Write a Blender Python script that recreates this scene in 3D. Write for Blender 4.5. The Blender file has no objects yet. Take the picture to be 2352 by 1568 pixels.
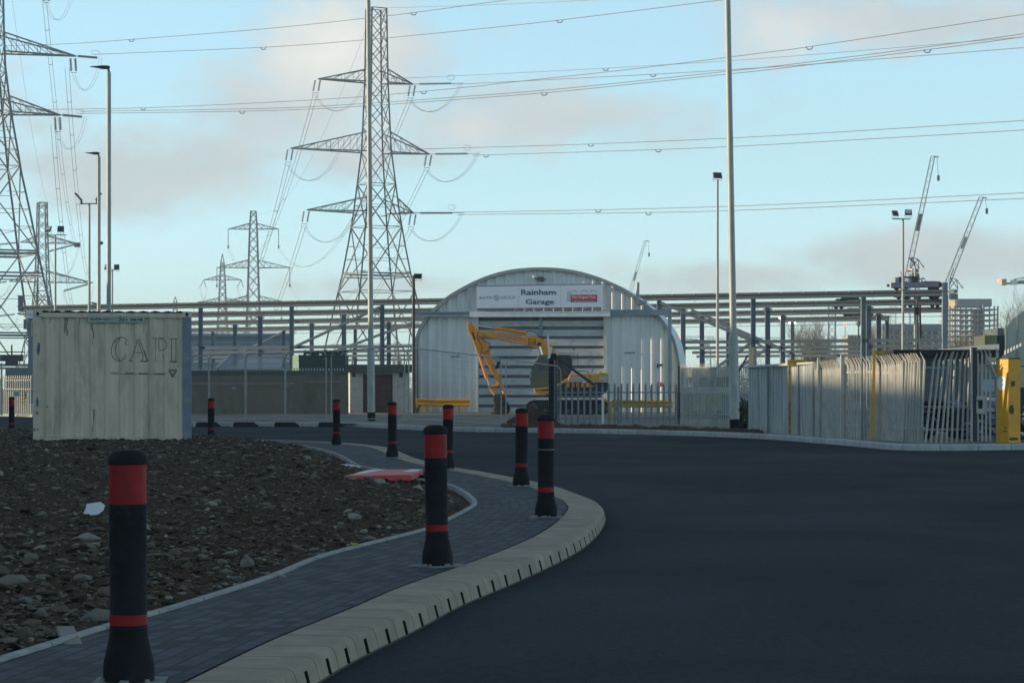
import bpy, bmesh, math, random
from mathutils import Vector, Matrix, noise
R = math.radians
sc = bpy.context.scene
col = sc.collection
rnd = random.Random(7)

# ------------------------------------------------------------------ camera, sky, sun, exposure
F, HY, CX, CZ = 5800.0, 888.0, 1176.0, 1.39      # focal length and horizon row in 2352-wide pixels; eye height
cam = bpy.data.cameras.new('camera')
camo = bpy.data.objects.new('camera', cam); col.objects.link(camo); sc.camera = camo
camo.location = (0, 0, CZ); camo.rotation_euler = (R(90), 0, 0)
cam.sensor_width = 36; cam.lens = F/2352*36; cam.shift_y = 104/2352
cam.clip_start = .5; cam.clip_end = 9000
sc.view_settings.view_transform = 'Standard'
sc.view_settings.look = 'None'
sc.view_settings.exposure = 1.15
sc.view_settings.gamma = 1
SUN_EL, SUN_AZ = 9.0, -86.0                      # degrees; azimuth from +Y, negative = left of the view
sunl = bpy.data.lights.new('sun', 'SUN'); sunl.energy = 3.0; sunl.angle = R(.6); sunl.color = (1, .80, .52)
suno = bpy.data.objects.new('sun', sunl); col.objects.link(suno)
_sd = Vector((math.sin(R(SUN_AZ))*math.cos(R(SUN_EL)), math.cos(R(SUN_AZ))*math.cos(R(SUN_EL)), math.sin(R(SUN_EL))))
suno.rotation_euler = _sd.to_track_quat('Z', 'Y').to_euler()

def world():
    w = bpy.data.worlds.new('World'); sc.world = w; w.use_nodes = True
    nt = w.node_tree; n = nt.nodes; L = nt.links.new
    bg = n['Background']
    sky = n.new('ShaderNodeTexSky'); sky.sky_type = 'NISHITA'; sky.sun_disc = False
    sky.sun_elevation = R(SUN_EL); sky.sun_rotation = R(SUN_AZ)
    sky.dust_density = 0; sky.air_density = 1; sky.ozone_density = 3
    tc = n.new('ShaderNodeTexCoord'); sp = n.new('ShaderNodeSeparateXYZ'); L(tc.outputs['Generated'], sp.inputs[0])
    def M(op, a, b=None, c=None, clamp=False):
        m = n.new('ShaderNodeMath'); m.operation = op; m.use_clamp = clamp
        for i, v in enumerate((a, b, c)):
            if v is None: continue
            if isinstance(v, (int, float)): m.inputs[i].default_value = v
            else: L(v, m.inputs[i])
        return m.outputs[0]
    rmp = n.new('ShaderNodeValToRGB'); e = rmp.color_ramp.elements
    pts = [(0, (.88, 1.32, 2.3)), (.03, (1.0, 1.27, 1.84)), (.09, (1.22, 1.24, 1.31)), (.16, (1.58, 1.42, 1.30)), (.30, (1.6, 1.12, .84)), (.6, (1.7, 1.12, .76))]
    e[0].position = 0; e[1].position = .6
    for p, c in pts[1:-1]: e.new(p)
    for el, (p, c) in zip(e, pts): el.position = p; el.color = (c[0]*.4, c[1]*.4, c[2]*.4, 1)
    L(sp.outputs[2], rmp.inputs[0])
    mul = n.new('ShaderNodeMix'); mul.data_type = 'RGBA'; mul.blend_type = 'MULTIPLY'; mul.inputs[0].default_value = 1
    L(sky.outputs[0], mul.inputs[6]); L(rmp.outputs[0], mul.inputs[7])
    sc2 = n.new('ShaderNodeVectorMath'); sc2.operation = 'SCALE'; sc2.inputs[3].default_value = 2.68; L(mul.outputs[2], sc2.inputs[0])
    # clouds: banks placed by compass direction and elevation (degrees-like slopes), broken up by noise
    ya = M('MAXIMUM', M('ABSOLUTE', sp.outputs[1]), .15)
    u = M('DIVIDE', sp.outputs[0], ya); v = M('DIVIDE', sp.outputs[2], ya)
    cv = n.new('ShaderNodeCombineXYZ'); L(u, cv.inputs[0]); L(v, cv.inputs[1])
    def nz(scale, det, rough, sx=1, sy=1, dist=0, off=0):
        mp = n.new('ShaderNodeMapping'); mp.inputs['Scale'].default_value = (sx, sy, 1); mp.inputs['Location'].default_value = (off, off*.7, 0)
        L(cv.outputs[0], mp.inputs[0])
        t = n.new('ShaderNodeTexNoise'); t.inputs['Scale'].default_value = scale; t.inputs['Detail'].default_value = det
        t.inputs['Roughness'].default_value = rough; t.inputs['Distortion'].default_value = dist
        L(mp.outputs[0], t.inputs[0]); return t.outputs[0]
    n1 = nz(14, 7, .55, 1, 1.5, .3); n2 = nz(38, 5, .55, 1, 1.4, .2, 3.1); n3 = nz(9, 3, .5, 1, 1, 0, 7.7)
    k = 1/F
    blobs = [(800, 130, 240, 150, 1.0), (640, 250, 330, 120, .75), (1180, 270, 480, 95, .8), (380, 370, 420, 110, .8), (250, 460, 260, 80, .55),
             (820, 360, 260, 90, .7), (2150, 50, 520, 80, .85), (1780, 100, 170, 80, .6), (2150, 600, 420, 85, .95), (1700, 640, 420, 55, .75), (900, 655, 260, 38, .6),
             (1430, 90, 130, 60, .25), (1480, 300, 240, 70, .55), (450, 640, 500, 40, .1), (-600, 300, 900, 200, .8), (3200, 350, 700, 250, .8)]
    tot = None
    for cx, cy, rx, ry, a in blobs:
        du = M('MULTIPLY', M('SUBTRACT', u, (cx-CX)*k), 1/(rx*k)); dv = M('MULTIPLY', M('SUBTRACT', v, (HY-cy)*k), 1/(ry*k))
        r2 = M('ADD', M('MULTIPLY', du, du), M('MULTIPLY', dv, dv))
        g = M('MULTIPLY', M('POWER', 2.718, M('MULTIPLY', r2, -1.0)), a)
        tot = g if tot is None else M('MAXIMUM', tot, g)
    n4 = nz(95, 4, .6, 1, 1.3, .3, 5.5)
    d = M('ADD', M('ADD', tot, M('MULTIPLY', M('SUBTRACT', n1, .5), 1.1)), M('ADD', M('MULTIPLY', M('SUBTRACT', n2, .5), .75), M('MULTIPLY', M('SUBTRACT', n4, .5), .38)))
    dens = n.new('ShaderNodeMapRange'); dens.interpolation_type = 'SMOOTHSTEP'
    for i, x in ((1, .18), (2, .78), (3, 0), (4, .90)): dens.inputs[i].default_value = x
    L(d, dens.inputs[0])
    up = M('MULTIPLY', dens.outputs[0], M('GREATER_THAN', sp.outputs[1], 0))
    # bright cream tops at the upper left, lavender grey elsewhere
    br = None
    for cx, cy, rx, ry, a in [(760, 110, 170, 120, .9), (1820, 90, 140, 70, .55), (1080, 290, 120, 50, .35), (860, 250, 140, 60, .4)]:
        du = M('MULTIPLY', M('SUBTRACT', u, (cx-CX)*k), 1/(rx*k)); dv = M('MULTIPLY', M('SUBTRACT', v, (HY-cy)*k), 1/(ry*k))
        g = M('MULTIPLY', M('POWER', 2.718, M('MULTIPLY', M('ADD', M('MULTIPLY', du, du), M('MULTIPLY', dv, dv)), -1.0)), a)
        br = g if br is None else M('MAXIMUM', br, g)
    br = M('ADD', br, M('MULTIPLY', M('SUBTRACT', n2, .5), .9), clamp=True)
    cc = n.new('ShaderNodeMix'); cc.data_type = 'RGBA'; L(br, cc.inputs[0])
    K = 10/2.22
    cc.inputs[6].default_value = (.60*K, .665*K, .70*K, 1); cc.inputs[7].default_value = (.98*K, .95*K, .87*K, 1)
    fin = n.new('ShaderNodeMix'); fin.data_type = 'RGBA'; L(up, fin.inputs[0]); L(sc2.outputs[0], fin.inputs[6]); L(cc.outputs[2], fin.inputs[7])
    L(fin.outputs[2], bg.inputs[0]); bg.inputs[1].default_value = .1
world()

# ------------------------------------------------------------------ helpers
def P(x, y, d): return Vector(((x-CX)*d/F, d, CZ-(y-HY)*d/F))          # the place seen at (x, y) at distance d
def G(x, y, z=0.0): return P(x, y, F*(CZ-z)/(y-HY))                      # the place on the level z seen at (x, y)
def XZ(x, y, d): p = P(x, y, d); return p.x, p.z

def mat(name, c, rough=.6, metal=0, var=.18, scale=3.0, bump=0, bscale=40, dirt=None, demis=None, dscale=1.2, dth=(.52, .66), stretch=None, spec=.5):
    m = bpy.data.materials.new(name); m.use_nodes = True; nt = m.node_tree; n = nt.nodes; L = nt.links.new
    b = n['Principled BSDF']; b.inputs['Roughness'].default_value = rough; b.inputs['Metallic'].default_value = metal
    b.inputs['Specular IOR Level'].default_value = spec
    tc = n.new('ShaderNodeTexCoord'); co = tc.outputs['Object']
    if stretch:
        mp = n.new('ShaderNodeMapping'); mp.inputs['Scale'].default_value = stretch; L(co, mp.inputs[0]); co = mp.outputs[0]
    t = n.new('ShaderNodeTexNoise'); t.inputs['Scale'].default_value = scale; t.inputs['Detail'].default_value = 7; t.inputs['Roughness'].default_value = .62
    L(co, t.inputs[0])
    r = n.new('ShaderNodeValToRGB'); e = r.color_ramp.elements
    e[0].position = .28; e[1].position = .72
    e[0].color = (*[max(0, x*(1-var)) for x in c], 1); e[1].color = (*[min(1, x*(1+var)) for x in c], 1)
    L(t.outputs[0], r.inputs[0]); out = r.outputs[0]
    if dirt:
        t2 = n.new('ShaderNodeTexNoise'); t2.inputs['Scale'].default_value = dscale; t2.inputs['Detail'].default_value = 9; t2.inputs['Roughness'].default_value = .7
        L(co, t2.inputs[0])
        mr = n.new('ShaderNodeMapRange'); mr.inputs[1].default_value = dth[0]; mr.inputs[2].default_value = dth[1]; L(t2.outputs[0], mr.inputs[0])
        mx = n.new('ShaderNodeMix'); mx.data_type = 'RGBA'; L(mr.outputs[0], mx.inputs[0]); L(out, mx.inputs[6]); mx.inputs[7].default_value = (*dirt, 1); out = mx.outputs[2]
    L(out, b.inputs['Base Color'])
    if bump:
        t3 = n.new('ShaderNodeTexNoise'); t3.inputs['Scale'].default_value = bscale; t3.inputs['Detail'].default_value = 4; L(co, t3.inputs[0])
        bp = n.new('ShaderNodeBump'); bp.inputs['Strength'].default_value = bump; bp.inputs['Distance'].default_value = .02
        L(t3.outputs[0], bp.inputs['Height']); L(bp.outputs[0], b.inputs['Normal'])
    if demis:
        b.inputs['Emission Color'].default_value = (*demis[:3], 1); b.inputs['Emission Strength'].default_value = demis[3]
    return m

GAL = mat('galvanised steel', (.34, .36, .35), .55, .15, .16, 9, stretch=(1, 1, .25), dirt=(.27, .28, .28), dscale=4)
GALD = mat('weathered galvanised steel', (.20, .23, .25), .6, .2, .2, 2.5, dirt=(.12, .14, .15), dscale=2)
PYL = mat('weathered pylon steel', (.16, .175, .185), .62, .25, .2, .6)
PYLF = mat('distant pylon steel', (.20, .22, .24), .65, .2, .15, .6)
LAMPK = mat('lantern dark plastic', (.03, .035, .045), .45, 0, .2)
LENS = mat('floodlight glass', (.36, .40, .42), .25, 0, .15)
RUB = mat('black bollard polyurethane', (.013, .014, .017), .75, 0, .35, 6, .35, 30, dirt=(.045, .045, .043), dscale=7, dth=(.56, .8), spec=.18)
RED = mat('red reflective band', (.31, .012, .014), .5, 0, .3, 7, dirt=(.12, .015, .015), dscale=6, dth=(.45, .75), spec=.25)
MORT = mat('pale mortar', (.22, .235, .225), .9, 0, .3, 8, .4)
CREAMC = mat('cream container paint', (.63, .545, .435), .6, 0, .14, 1.3, .05, 20, dirt=(.36, .315, .225), dscale=2.4, dth=(.47, .70), stretch=(1.6, 1.6, .35))
CBLUE = mat('faded blue steel', (.17, .22, .29), .65, 0, .2, 3, dirt=(.3, .3, .24), dscale=4)
DARK = mat('dark metal', (.035, .04, .048), .6, 0, .3, 4)
BLACK = mat('black', (.012, .013, .016), .8, 0, .3)
HUTS = mat('hut corrugated sheet', (.68, .70, .71), .52, .12, .10, 1.4, dirt=(.56, .59, .61), dscale=.9, stretch=(1.5, 1.5, .3))
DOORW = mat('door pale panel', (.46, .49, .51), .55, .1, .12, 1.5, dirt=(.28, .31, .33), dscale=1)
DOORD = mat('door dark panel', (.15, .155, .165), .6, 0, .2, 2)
BEAMB = mat('blue grey beam paint', (.20, .27, .32), .5, .2, .2, 2)
SIGNW = mat('sign face', (.62, .68, .80), .5, 0, .03)
INKD = mat('sign dark lettering', (.03, .07, .09), .6, 0, .05)
INKN = mat('sign navy', (.035, .04, .16), .6, 0, .05)
INKG = mat('sign grey lettering', (.16, .20, .32), .6, 0, .05)
INKC = mat('sign teal ring', (.10, .34, .40), .6, 0, .05)
INKR = mat('sign red', (.45, .05, .07), .6, 0, .1)
WHITE = mat('white lettering', (.72, .74, .76), .6, 0, .05)
JCB = mat('excavator yellow', (.86, .30, .012), .45, 0, .12, 3, dirt=(.55, .20, .02), dscale=2.5, dth=(.55, .75))
JCBD = mat('excavator faded yellow', (.62, .38, .05), .55, 0, .18, 3, dirt=(.3, .19, .05), dscale=3)
CHROME = mat('polished rod', (.75, .77, .8), .2, .9, .05)
GUARD = mat('olive cab sheeting', (.13, .135, .11), .75, 0, .2, 3, dirt=(.09, .09, .075), dscale=3)
GLASSD = mat('dark cab glass', (.03, .045, .07), .15, 0, .2)
RUST = mat('rusty digging steel', (.11, .065, .045), .85, 0, .4, 4, .4, 20)
TRACK = mat('track rubber', (.02, .02, .023), .85, 0, .3, 4, .3)
YEL = mat('barrier yellow paint', (.76, .38, .02), .5, 0, .15, 3, dirt=(.25, .15, .04), dscale=1.8, dth=(.56, .7))
YELD = mat('ochre yellow paint', (.46, .30, .03), .6, 0, .2, 3, dirt=(.12, .08, .03), dscale=2.4, dth=(.55, .68))
CONC = mat('concrete wall', (.185, .160, .125), .9, 0, .22, 1.2, .3, 12, dirt=(.11, .10, .08), dscale=.7, dth=(.45, .7), stretch=(1, 1, .5))
CONCL = mat('pale concrete', (.30, .30, .27), .9, 0, .2, 2, .3, 12)
CONCD = mat('dark concrete roof', (.10, .10, .09), .9, 0, .25, 2)
WBRICK = mat('whitewashed brick', (.50, .50, .46), .85, 0, .12, 2, .2, 10, dirt=(.30, .28, .24), dscale=2)
BROWN = mat('brown painted door', (.095, .048, .038), .75, 0, .25, 2, dirt=(.16, .11, .08), dscale=3, dth=(.6, .8))
BLUEC = mat('blue cladding', (.23, .29, .37), .55, .1, .1, 1)
BLUER = mat('blue roof sheeting', (.20, .27, .37), .5, .1, .1, 1)
GREENB = mat('dark green steel', (.018, .045, .04), .7, 0, .25, 2)
GREENL = mat('sunlit green steel', (.17, .26, .18), .7, 0, .15, 2)
PALI = mat('galvanised palisade', (.44, .44, .41), .55, .15, .12, 3, dirt=(.33, .335, .32), dscale=2)
PALD = mat('dull palisade steel', (.22, .25, .26), .55, .25, .2, 7)
HOARD = mat('grey profiled hoarding', (.40, .43, .43), .55, .1, .12, 2, dirt=(.28, .30, .30), dscale=1.5, stretch=(1, 1, .4))
NAVY = mat('navy crane paint', (.025, .045, .11), .5, 0, .2, 2)
WOOD = mat('pale board', (.55, .40, .24), .8, 0, .2, 3)
BARK = mat('bare twigs', (.17, .13, .10), .95, 0, .25, .8)
BARK2 = mat('bare branches', (.12, .09, .072), .95, 0, .25, 1)
SCRUB = mat('winter scrub', (.16, .125, .07), .95, 0, .4, .5, dirt=(.09, .10, .05), dscale=.4)
TENT = mat('pale tent fabric', (.50, .52, .44), .8, 0, .1, .6, dirt=(.40, .42, .36), dscale=.5)
PLAS = mat('white plastic sheet', (.62, .66, .72), .5, 0, .1, 6)
BREDP = mat('red barrier board', (.48, .045, .035), .5, 0, .18, 4)
BWHT = mat('white barrier stripe', (.66, .62, .62), .5, 0, .12, 4)
CABLE = mat('conductor', (.27, .25, .25), .55, .3, .05)
INSUL = mat('insulator glass', (.16, .21, .20), .35, 0, .2, 2)
INSUL2 = mat('pale insulator glass', (.36, .41, .41), .3, 0, .1, 2)
FARG = mat('far grey concrete', (.20, .235, .27), .9, 0, .15, .05)
FARD = mat('far dark storeys', (.035, .05, .07), .9, 0, .2, .08)
FARW = mat('far warm panels', (.62, .50, .28), .9, 0, .12, .2)
FARO = mat('far orange netting', (.55, .25, .16), .9, 0, .2, .2)
CRW = mat('crane cab white', (.78, .78, .70), .5, 0, .05)
CRR = mat('crane red', (.7, .08, .06), .5, 0, .1)
STONE = [mat('rubble brown', (.105, .082, .058), .95, 0, .3, 9, .5, 60), mat('rubble grey', (.15, .138, .115), .95, 0, .25, 9, .5, 60), mat('rubble pale', (.25, .23, .195), .95, 0, .2, 9, .4, 60),
         mat('clod dark', (.05, .038, .027), 1, 0, .3, 9, .6, 60)]
LIT = mat('lit lamp', (.9, .9, .85), .3, 0, 0, demis=(1, .9, .68, 14))
LITR = mat('red warning lamp', (.9, .2, .15), .3, 0, 0, demis=(1, .2, .14, 1.2))
HIVIS = mat('lime green plastic', (.22, .36, .08), .6, 0, .2, 3)
BLUEP = mat('blue plastic', (.06, .12, .3), .6, 0, .2, 3)

class MB:
    def __init__(s): s.v, s.f, s.m, s.uv, s.mi = [], [], [], None, 0
    def poly(s, pts):
        i = len(s.v); s.v += [Vector(p) for p in pts]; s.f.append(tuple(range(i, i+len(pts)))); s.m.append(s.mi); return s
    def addf(s, vs, fs):
        i = len(s.v); s.v += [Vector(p) for p in vs]
        for f in fs: s.f.append(tuple(k+i for k in f)); s.m.append(s.mi)
        return s
    def box(s, c, sz, rz=0, rx=0, ry=0):
        m = Matrix.Rotation(rz, 3, 'Z') @ Matrix.Rotation(ry, 3, 'Y') @ Matrix.Rotation(rx, 3, 'X'); c = Vector(c)
        vs = [c + m @ Vector((a*sz[0]/2, b*sz[1]/2, d*sz[2]/2)) for a in (-1, 1) for b in (-1, 1) for d in (-1, 1)]
        return s.addf(vs, [(0, 1, 3, 2), (4, 6, 7, 5), (0, 4, 5, 1), (2, 3, 7, 6), (0, 2, 6, 4), (1, 5, 7, 3)])
    def bx(s, x0, x1, y0, y1, z0, z1): return s.box(((x0+x1)/2, (y0+y1)/2, (z0+z1)/2), (x1-x0, y1-y0, z1-z0))
    def tube(s, p, q, r0, r1=None, n=8, cap=True):
        p, q = Vector(p), Vector(q); r1 = r0 if r1 is None else r1; d = q-p
        if d.length < 1e-6: return s
        d.normalize(); a = d.cross(Vector((0, 0, 1)) if abs(d.z) < .95 else Vector((0, 1, 0))).normalized(); b = d.cross(a)
        vs = []
        for c, r in ((p, r0), (q, r1)):
            for k in range(n):
                t = 2*math.pi*k/n + (math.pi/4 if n == 4 else 0); vs.append(c + (a*math.cos(t)+b*math.sin(t))*r)
        fs = [(k, (k+1) % n, n+(k+1) % n, n+k) for k in range(n)]
        if cap: fs += [tuple(range(n-1, -1, -1)), tuple(range(n, 2*n))]
        return s.addf(vs, fs)
    def bar(s, p, q, w): return s.tube(p, q, w*.707, n=4)
    def path(s, pts, r, n=6):
        pts = [Vector(p) for p in pts]; rr = r if isinstance(r, (list, tuple)) else [r]*len(pts); vs = []; fs = []
        for i, p in enumerate(pts):
            d = (pts[min(i+1, len(pts)-1)]-pts[max(i-1, 0)]).normalized()
            a = d.cross(Vector((0, 0, 1)) if abs(d.z) < .95 else Vector((0, 1, 0))).normalized(); b = d.cross(a)
            for k in range(n): t = 2*math.pi*k/n; vs.append(p+(a*math.cos(t)+b*math.sin(t))*rr[i])
            if i:
                for k in range(n): fs.append(((i-1)*n+k, (i-1)*n+(k+1) % n, i*n+(k+1) % n, i*n+k))
        fs += [tuple(range(n-1, -1, -1)), tuple(range((len(pts)-1)*n, len(pts)*n))]
        return s.addf(vs, fs)
    def prism(s, pts, y0, y1):                                        # outline in XZ, thickness along Y
        n = len(pts); vs = [Vector((x, y0, z)) for x, z in pts]+[Vector((x, y1, z)) for x, z in pts]
        return s.addf(vs, [tuple(range(n)), tuple(range(2*n-1, n-1, -1))]+[(k, n+k, n+(k+1) % n, (k+1) % n) for k in range(n)])
    def lathe(s, prof, c=(0, 0, 0), n=28):
        c = Vector(c); vs = []; fs = []
        for i, (r, z) in enumerate(prof):
            for k in range(n): t = 2*math.pi*k/n; vs.append(c+Vector((r*math.cos(t), r*math.sin(t), z)))
            if i:
                for k in range(n): fs.append(((i-1)*n+k, (i-1)*n+(k+1) % n, i*n+(k+1) % n, i*n+k))
        fs += [tuple(range(n-1, -1, -1)), tuple(range((len(prof)-1)*n, len(prof)*n))]
        return s.addf(vs, fs)
    def build(s, name, mats, parent=None, smooth=False, bevel=0, local=False):
        me = bpy.data.meshes.new(name); off = parent_loc(parent) if parent and not local else Vector()
        me.from_pydata([tuple(v-off) for v in s.v], [], s.f)
        if not isinstance(mats, (list, tuple)): mats = [mats]
        for m in mats: me.materials.append(m)
        if len(mats) > 1: me.polygons.foreach_set('material_index', s.m)
        if s.uv:
            l = me.uv_layers.new(name='UVMap')
            for lp in me.loops: l.data[lp.index].uv = s.uv[lp.vertex_index]
        bm = bmesh.new(); bm.from_mesh(me); bmesh.ops.recalc_face_normals(bm, faces=bm.faces) if not s.uv else None; bm.to_mesh(me); bm.free()
        if smooth:
            me.shade_smooth() if hasattr(me, 'shade_smooth') else None
            try: me.set_sharp_from_angle(angle=R(40))
            except Exception: pass
        me.update()
        o = bpy.data.objects.new(name, me); col.objects.link(o)
        if parent: o.parent = parent
        if bevel:
            b = o.modifiers.new('b', 'BEVEL'); b.width = bevel; b.segments = 2; b.limit_method = 'ANGLE'
        return o
def parent_loc(o):
    v = Vector(o.location)
    while o.parent: o = o.parent; v += Vector(o.location)
    return v
def tag(o, label=None, cat=None, group=None, kind=None):
    if label: o['label'] = label
    if cat: o['category'] = cat
    if group: o['group'] = group
    if kind: o['kind'] = kind
    return o
def thing(name, label, cat, loc=(0, 0, 0), group=None):
    o = bpy.data.objects.new(name, None); col.objects.link(o); o.location = loc; o.empty_display_size = .3
    return tag(o, label, cat, group)
def kids(o): return [c for c in bpy.data.objects if c.parent == o]
def dup(root, loc, label, rz=None, scale=None):
    c = root.copy(); col.objects.link(c); c.location = loc; c['label'] = label
    if rz is not None: c.rotation_euler = rz if isinstance(rz, tuple) else (0, 0, rz)
    if scale: c.scale = scale
    def rec(a, b):
        for ch in kids(a):
            if ch.name in made: continue
            d = ch.copy(); made.add(d.name); col.objects.link(d); d.parent = b; rec(ch, d)
    made = set(); rec(root, c)
    return c
_font = {}
def text(mb, s, x, z, w, h, y, skew=0, bold=0, rot=0, wide=True):
    """flat lettering facing the camera: fitted into w x h metres, lower left corner at (x, z) on the plane Y = y"""
    cu = bpy.data.curves.new('t', 'FONT'); cu.body = s; cu.resolution_u = 3; cu.offset = bold
    ob = bpy.data.objects.new('t', cu); col.objects.link(ob); bpy.context.view_layer.update()
    me = bpy.data.meshes.new_from_object(ob.evaluated_get(bpy.context.evaluated_depsgraph_get()))
    bpy.data.objects.remove(ob)
    vs = [v.co.copy() for v in me.vertices]
    x0 = min(v.x for v in vs); x1 = max(v.x for v in vs); y0 = min(v.y for v in vs); y1 = max(v.y for v in vs)
    out = []
    for v in vs:
        a = (v.x-x0)/(x1-x0)*w; b = (v.y-y0)/(y1-y0)*h; a += b*skew
        out.append(Vector((x+a*math.cos(rot)-b*math.sin(rot), y, z+a*math.sin(rot)+b*math.cos(rot))))
    mb.addf(out, [tuple(p.vertices) for p in me.polygons])
def spline(pts, k=8):
    out = []; n = len(pts)
    for i in range(n-1):
        a, b, c, d = pts[max(i-1, 0)], pts[i], pts[i+1], pts[min(i+2, n-1)]
        for j in range(k):
            t = j/k; out.append(.5*((2*b)+(c-a)*t+(2*a-5*b+4*c-d)*t*t+(3*b-a-3*c+d)*t**3))
    out.append(pts[-1]); return out
def interp(pts, t):
    if t <= pts[0][0]: return pts[0][1]
    for (a, b), (c, d) in zip(pts, pts[1:]):
        if t <= c: return b+(d-b)*(t-a)/(c-a)
    return pts[-1][1]

# ------------------------------------------------------------------ ground, road, kerbs, pavement, soil
ZP = .12
def v2(p): return Vector((p.x, p.y))
near = [(735, 1568), (790, 1533), (850, 1502), (965, 1445), (1055, 1395), (1145, 1357), (1217, 1325), (1289, 1290.5), (1343, 1258), (1379, 1222), (1392, 1192)]
far_ = [(1386, 1160), (1372, 1148), (1343, 1137), (1289, 1117.6), (1235, 1105), (1177.6, 1094), (1109, 1081.6), (1044, 1071), (965, 1053), (911, 1032), (875, 1024), (785, 1016), (605, 1009), (440, 1005), (0, 993)]
Bl = [v2(G(x, y)) for x, y in near]+[v2(G(x, y, ZP)) for x, y in far_]
d0 = (Bl[1]-Bl[0]).normalized()
Bl = [Bl[0]-d0*8, Bl[0]-d0*4]+Bl+[Vector((-24, 88))]
def resample(pts, step):
    sp = spline(pts, 24); out = [sp[0]]; acc = 0; 
    for a, b in zip(sp, sp[1:]):
        l = (b-a).length; pos = 0
        while acc+(l-pos) >= step:
            pos += step-acc; acc = 0; out.append(a+(b-a)*(pos/l))
        acc += l-pos
    return out
def smooth(pts, it):
    for _ in range(it): pts = [pts[0]]+[(a+b*2+c)/4 for a, b, c in zip(pts, pts[1:], pts[2:])]+[pts[-1]]
    return pts
KC = smooth(resample(Bl, .06), 60)
def normals(pts):
    out = []
    for i in range(len(pts)):
        t = (pts[min(i+1, len(pts)-1)]-pts[max(i-1, 0)]).normalized(); out.append(Vector((-t.y, t.x)))
    return out
KN = normals(KC)                                                         # points to the pavement side
E_px = [(-120, 1545), (0, 1514.6), (254.5, 1436), (418, 1389), (618, 1325), (749, 1274), (972, 1217), (1030, 1191.5), (1073, 1169), (1088, 1155), (1073, 1136), (1048, 1121), (1026, 1113), (965, 1096),
        (835, 1072.6), (814, 1066), (778, 1045.6), (731, 1031), (677, 1023), (605, 1018.6), (440, 1015), (0, 1001)]
El = [v2(G(x, y, ZP)) for x, y in E_px]
El = [El[0]+(El[0]-El[1]).normalized()*6]+El+[Vector((-24, 80))]
for i in range(1, len(El)):
    if El[i].y <= El[i-1].y: El[i].y = El[i-1].y+.05
Ecurve = spline(El, 6)
for i in range(1, len(Ecurve)):
    if Ecurve[i].y <= Ecurve[i-1].y: Ecurve[i].y = Ecurve[i-1].y+.01
Etab = [(p.y, p.x) for p in Ecurve]
def Xe(y): return interp(Etab, y)
WT = .44
inner = [p+n*WT for p, n in zip(KC, KN)]
Itab = sorted((p.y, p.x) for p in inner)
def Xi(y): return interp(Itab, y)

m_ground = mat('earth ground', (.10, .09, .065), .95, 0, .25, .05, dirt=(.07, .08, .045), dscale=.03)
g = MB().poly([(-1900, -200, -.06), (1900, -200, -.06), (1900, 2500, -.06), (-1900, 2500, -.06)])
tag(g.build('ground', m_ground), kind='structure')

def road_mat():
    m = mat('fresh asphalt', (.023, .029, .038), .85, 0, .35, 45, .6, 110, spec=.12)
    nt = m.node_tree; n = nt.nodes; L = nt.links.new; b = n['Principled BSDF']
    src = b.inputs['Base Color'].links[0].from_socket
    tc = n.new('ShaderNodeTexCoord'); mp = n.new('ShaderNodeMapping'); mp.inputs['Scale'].default_value = (.5, .35, 1); mp.inputs['Rotation'].default_value = (0, 0, R(18)); L(tc.outputs['Object'], mp.inputs[0])
    t = n.new('ShaderNodeTexNoise'); t.inputs['Scale'].default_value = .55; t.inputs['Detail'].default_value = 8; t.inputs['Roughness'].default_value = .6; t.inputs['Distortion'].default_value = .6; L(mp.outputs[0], t.inputs[0])
    t2 = n.new('ShaderNodeTexNoise'); t2.inputs['Scale'].default_value = .11; t2.inputs['Detail'].default_value = 3; L(tc.outputs['Object'], t2.inputs[0])
    mr = n.new('ShaderNodeMapRange'); mr.inputs[1].default_value = .32; mr.inputs[2].default_value = .68; mr.inputs[3].default_value = .60; mr.inputs[4].default_value = 1.45; L(t.outputs[0], mr.inputs[0])
    mr2 = n.new('ShaderNodeMapRange'); mr2.inputs[1].default_value = .35; mr2.inputs[2].default_value = .65; mr2.inputs[3].default_value = .78; mr2.inputs[4].default_value = 1.2; L(t2.outputs[0], mr2.inputs[0])
    t5 = n.new('ShaderNodeTexNoise'); t5.inputs['Scale'].default_value = 14; t5.inputs['Detail'].default_value = 6; t5.inputs['Roughness'].default_value = .75; L(tc.outputs['Object'], t5.inputs[0])
    mr5 = n.new('ShaderNodeMapRange'); mr5.inputs[1].default_value = .3; mr5.inputs[2].default_value = .7; mr5.inputs[3].default_value = .62; mr5.inputs[4].default_value = 1.45; L(t5.outputs[0], mr5.inputs[0])
    vo = n.new('ShaderNodeTexVoronoi'); vo.inputs['Scale'].default_value = 55; L(tc.outputs['Object'], vo.inputs[0])
    gt = n.new('ShaderNodeMapRange'); gt.inputs[1].default_value = .10; gt.inputs[2].default_value = .04; gt.inputs[3].default_value = 1; gt.inputs[4].default_value = 2.6; L(vo.outputs[0], gt.inputs[0])
    m5 = n.new('ShaderNodeMath'); m5.operation = 'MULTIPLY'; L(mr5.outputs[0], m5.inputs[0]); L(gt.outputs[0], m5.inputs[1])
    m6 = n.new('ShaderNodeMath'); m6.operation = 'MULTIPLY'; L(mr.outputs[0], m6.inputs[0]); L(m5.outputs[0], m6.inputs[1])
    mm = n.new('ShaderNodeMath'); mm.operation = 'MULTIPLY'; L(m6.outputs[0], mm.inputs[0]); L(mr2.outputs[0], mm.inputs[1])
    sc_ = n.new('ShaderNodeVectorMath'); sc_.operation = 'SCALE'; L(src, sc_.inputs[0]); L(mm.outputs[0], sc_.inputs[3]); L(sc_.outputs[0], b.inputs['Base Color'])
    return m
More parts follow.
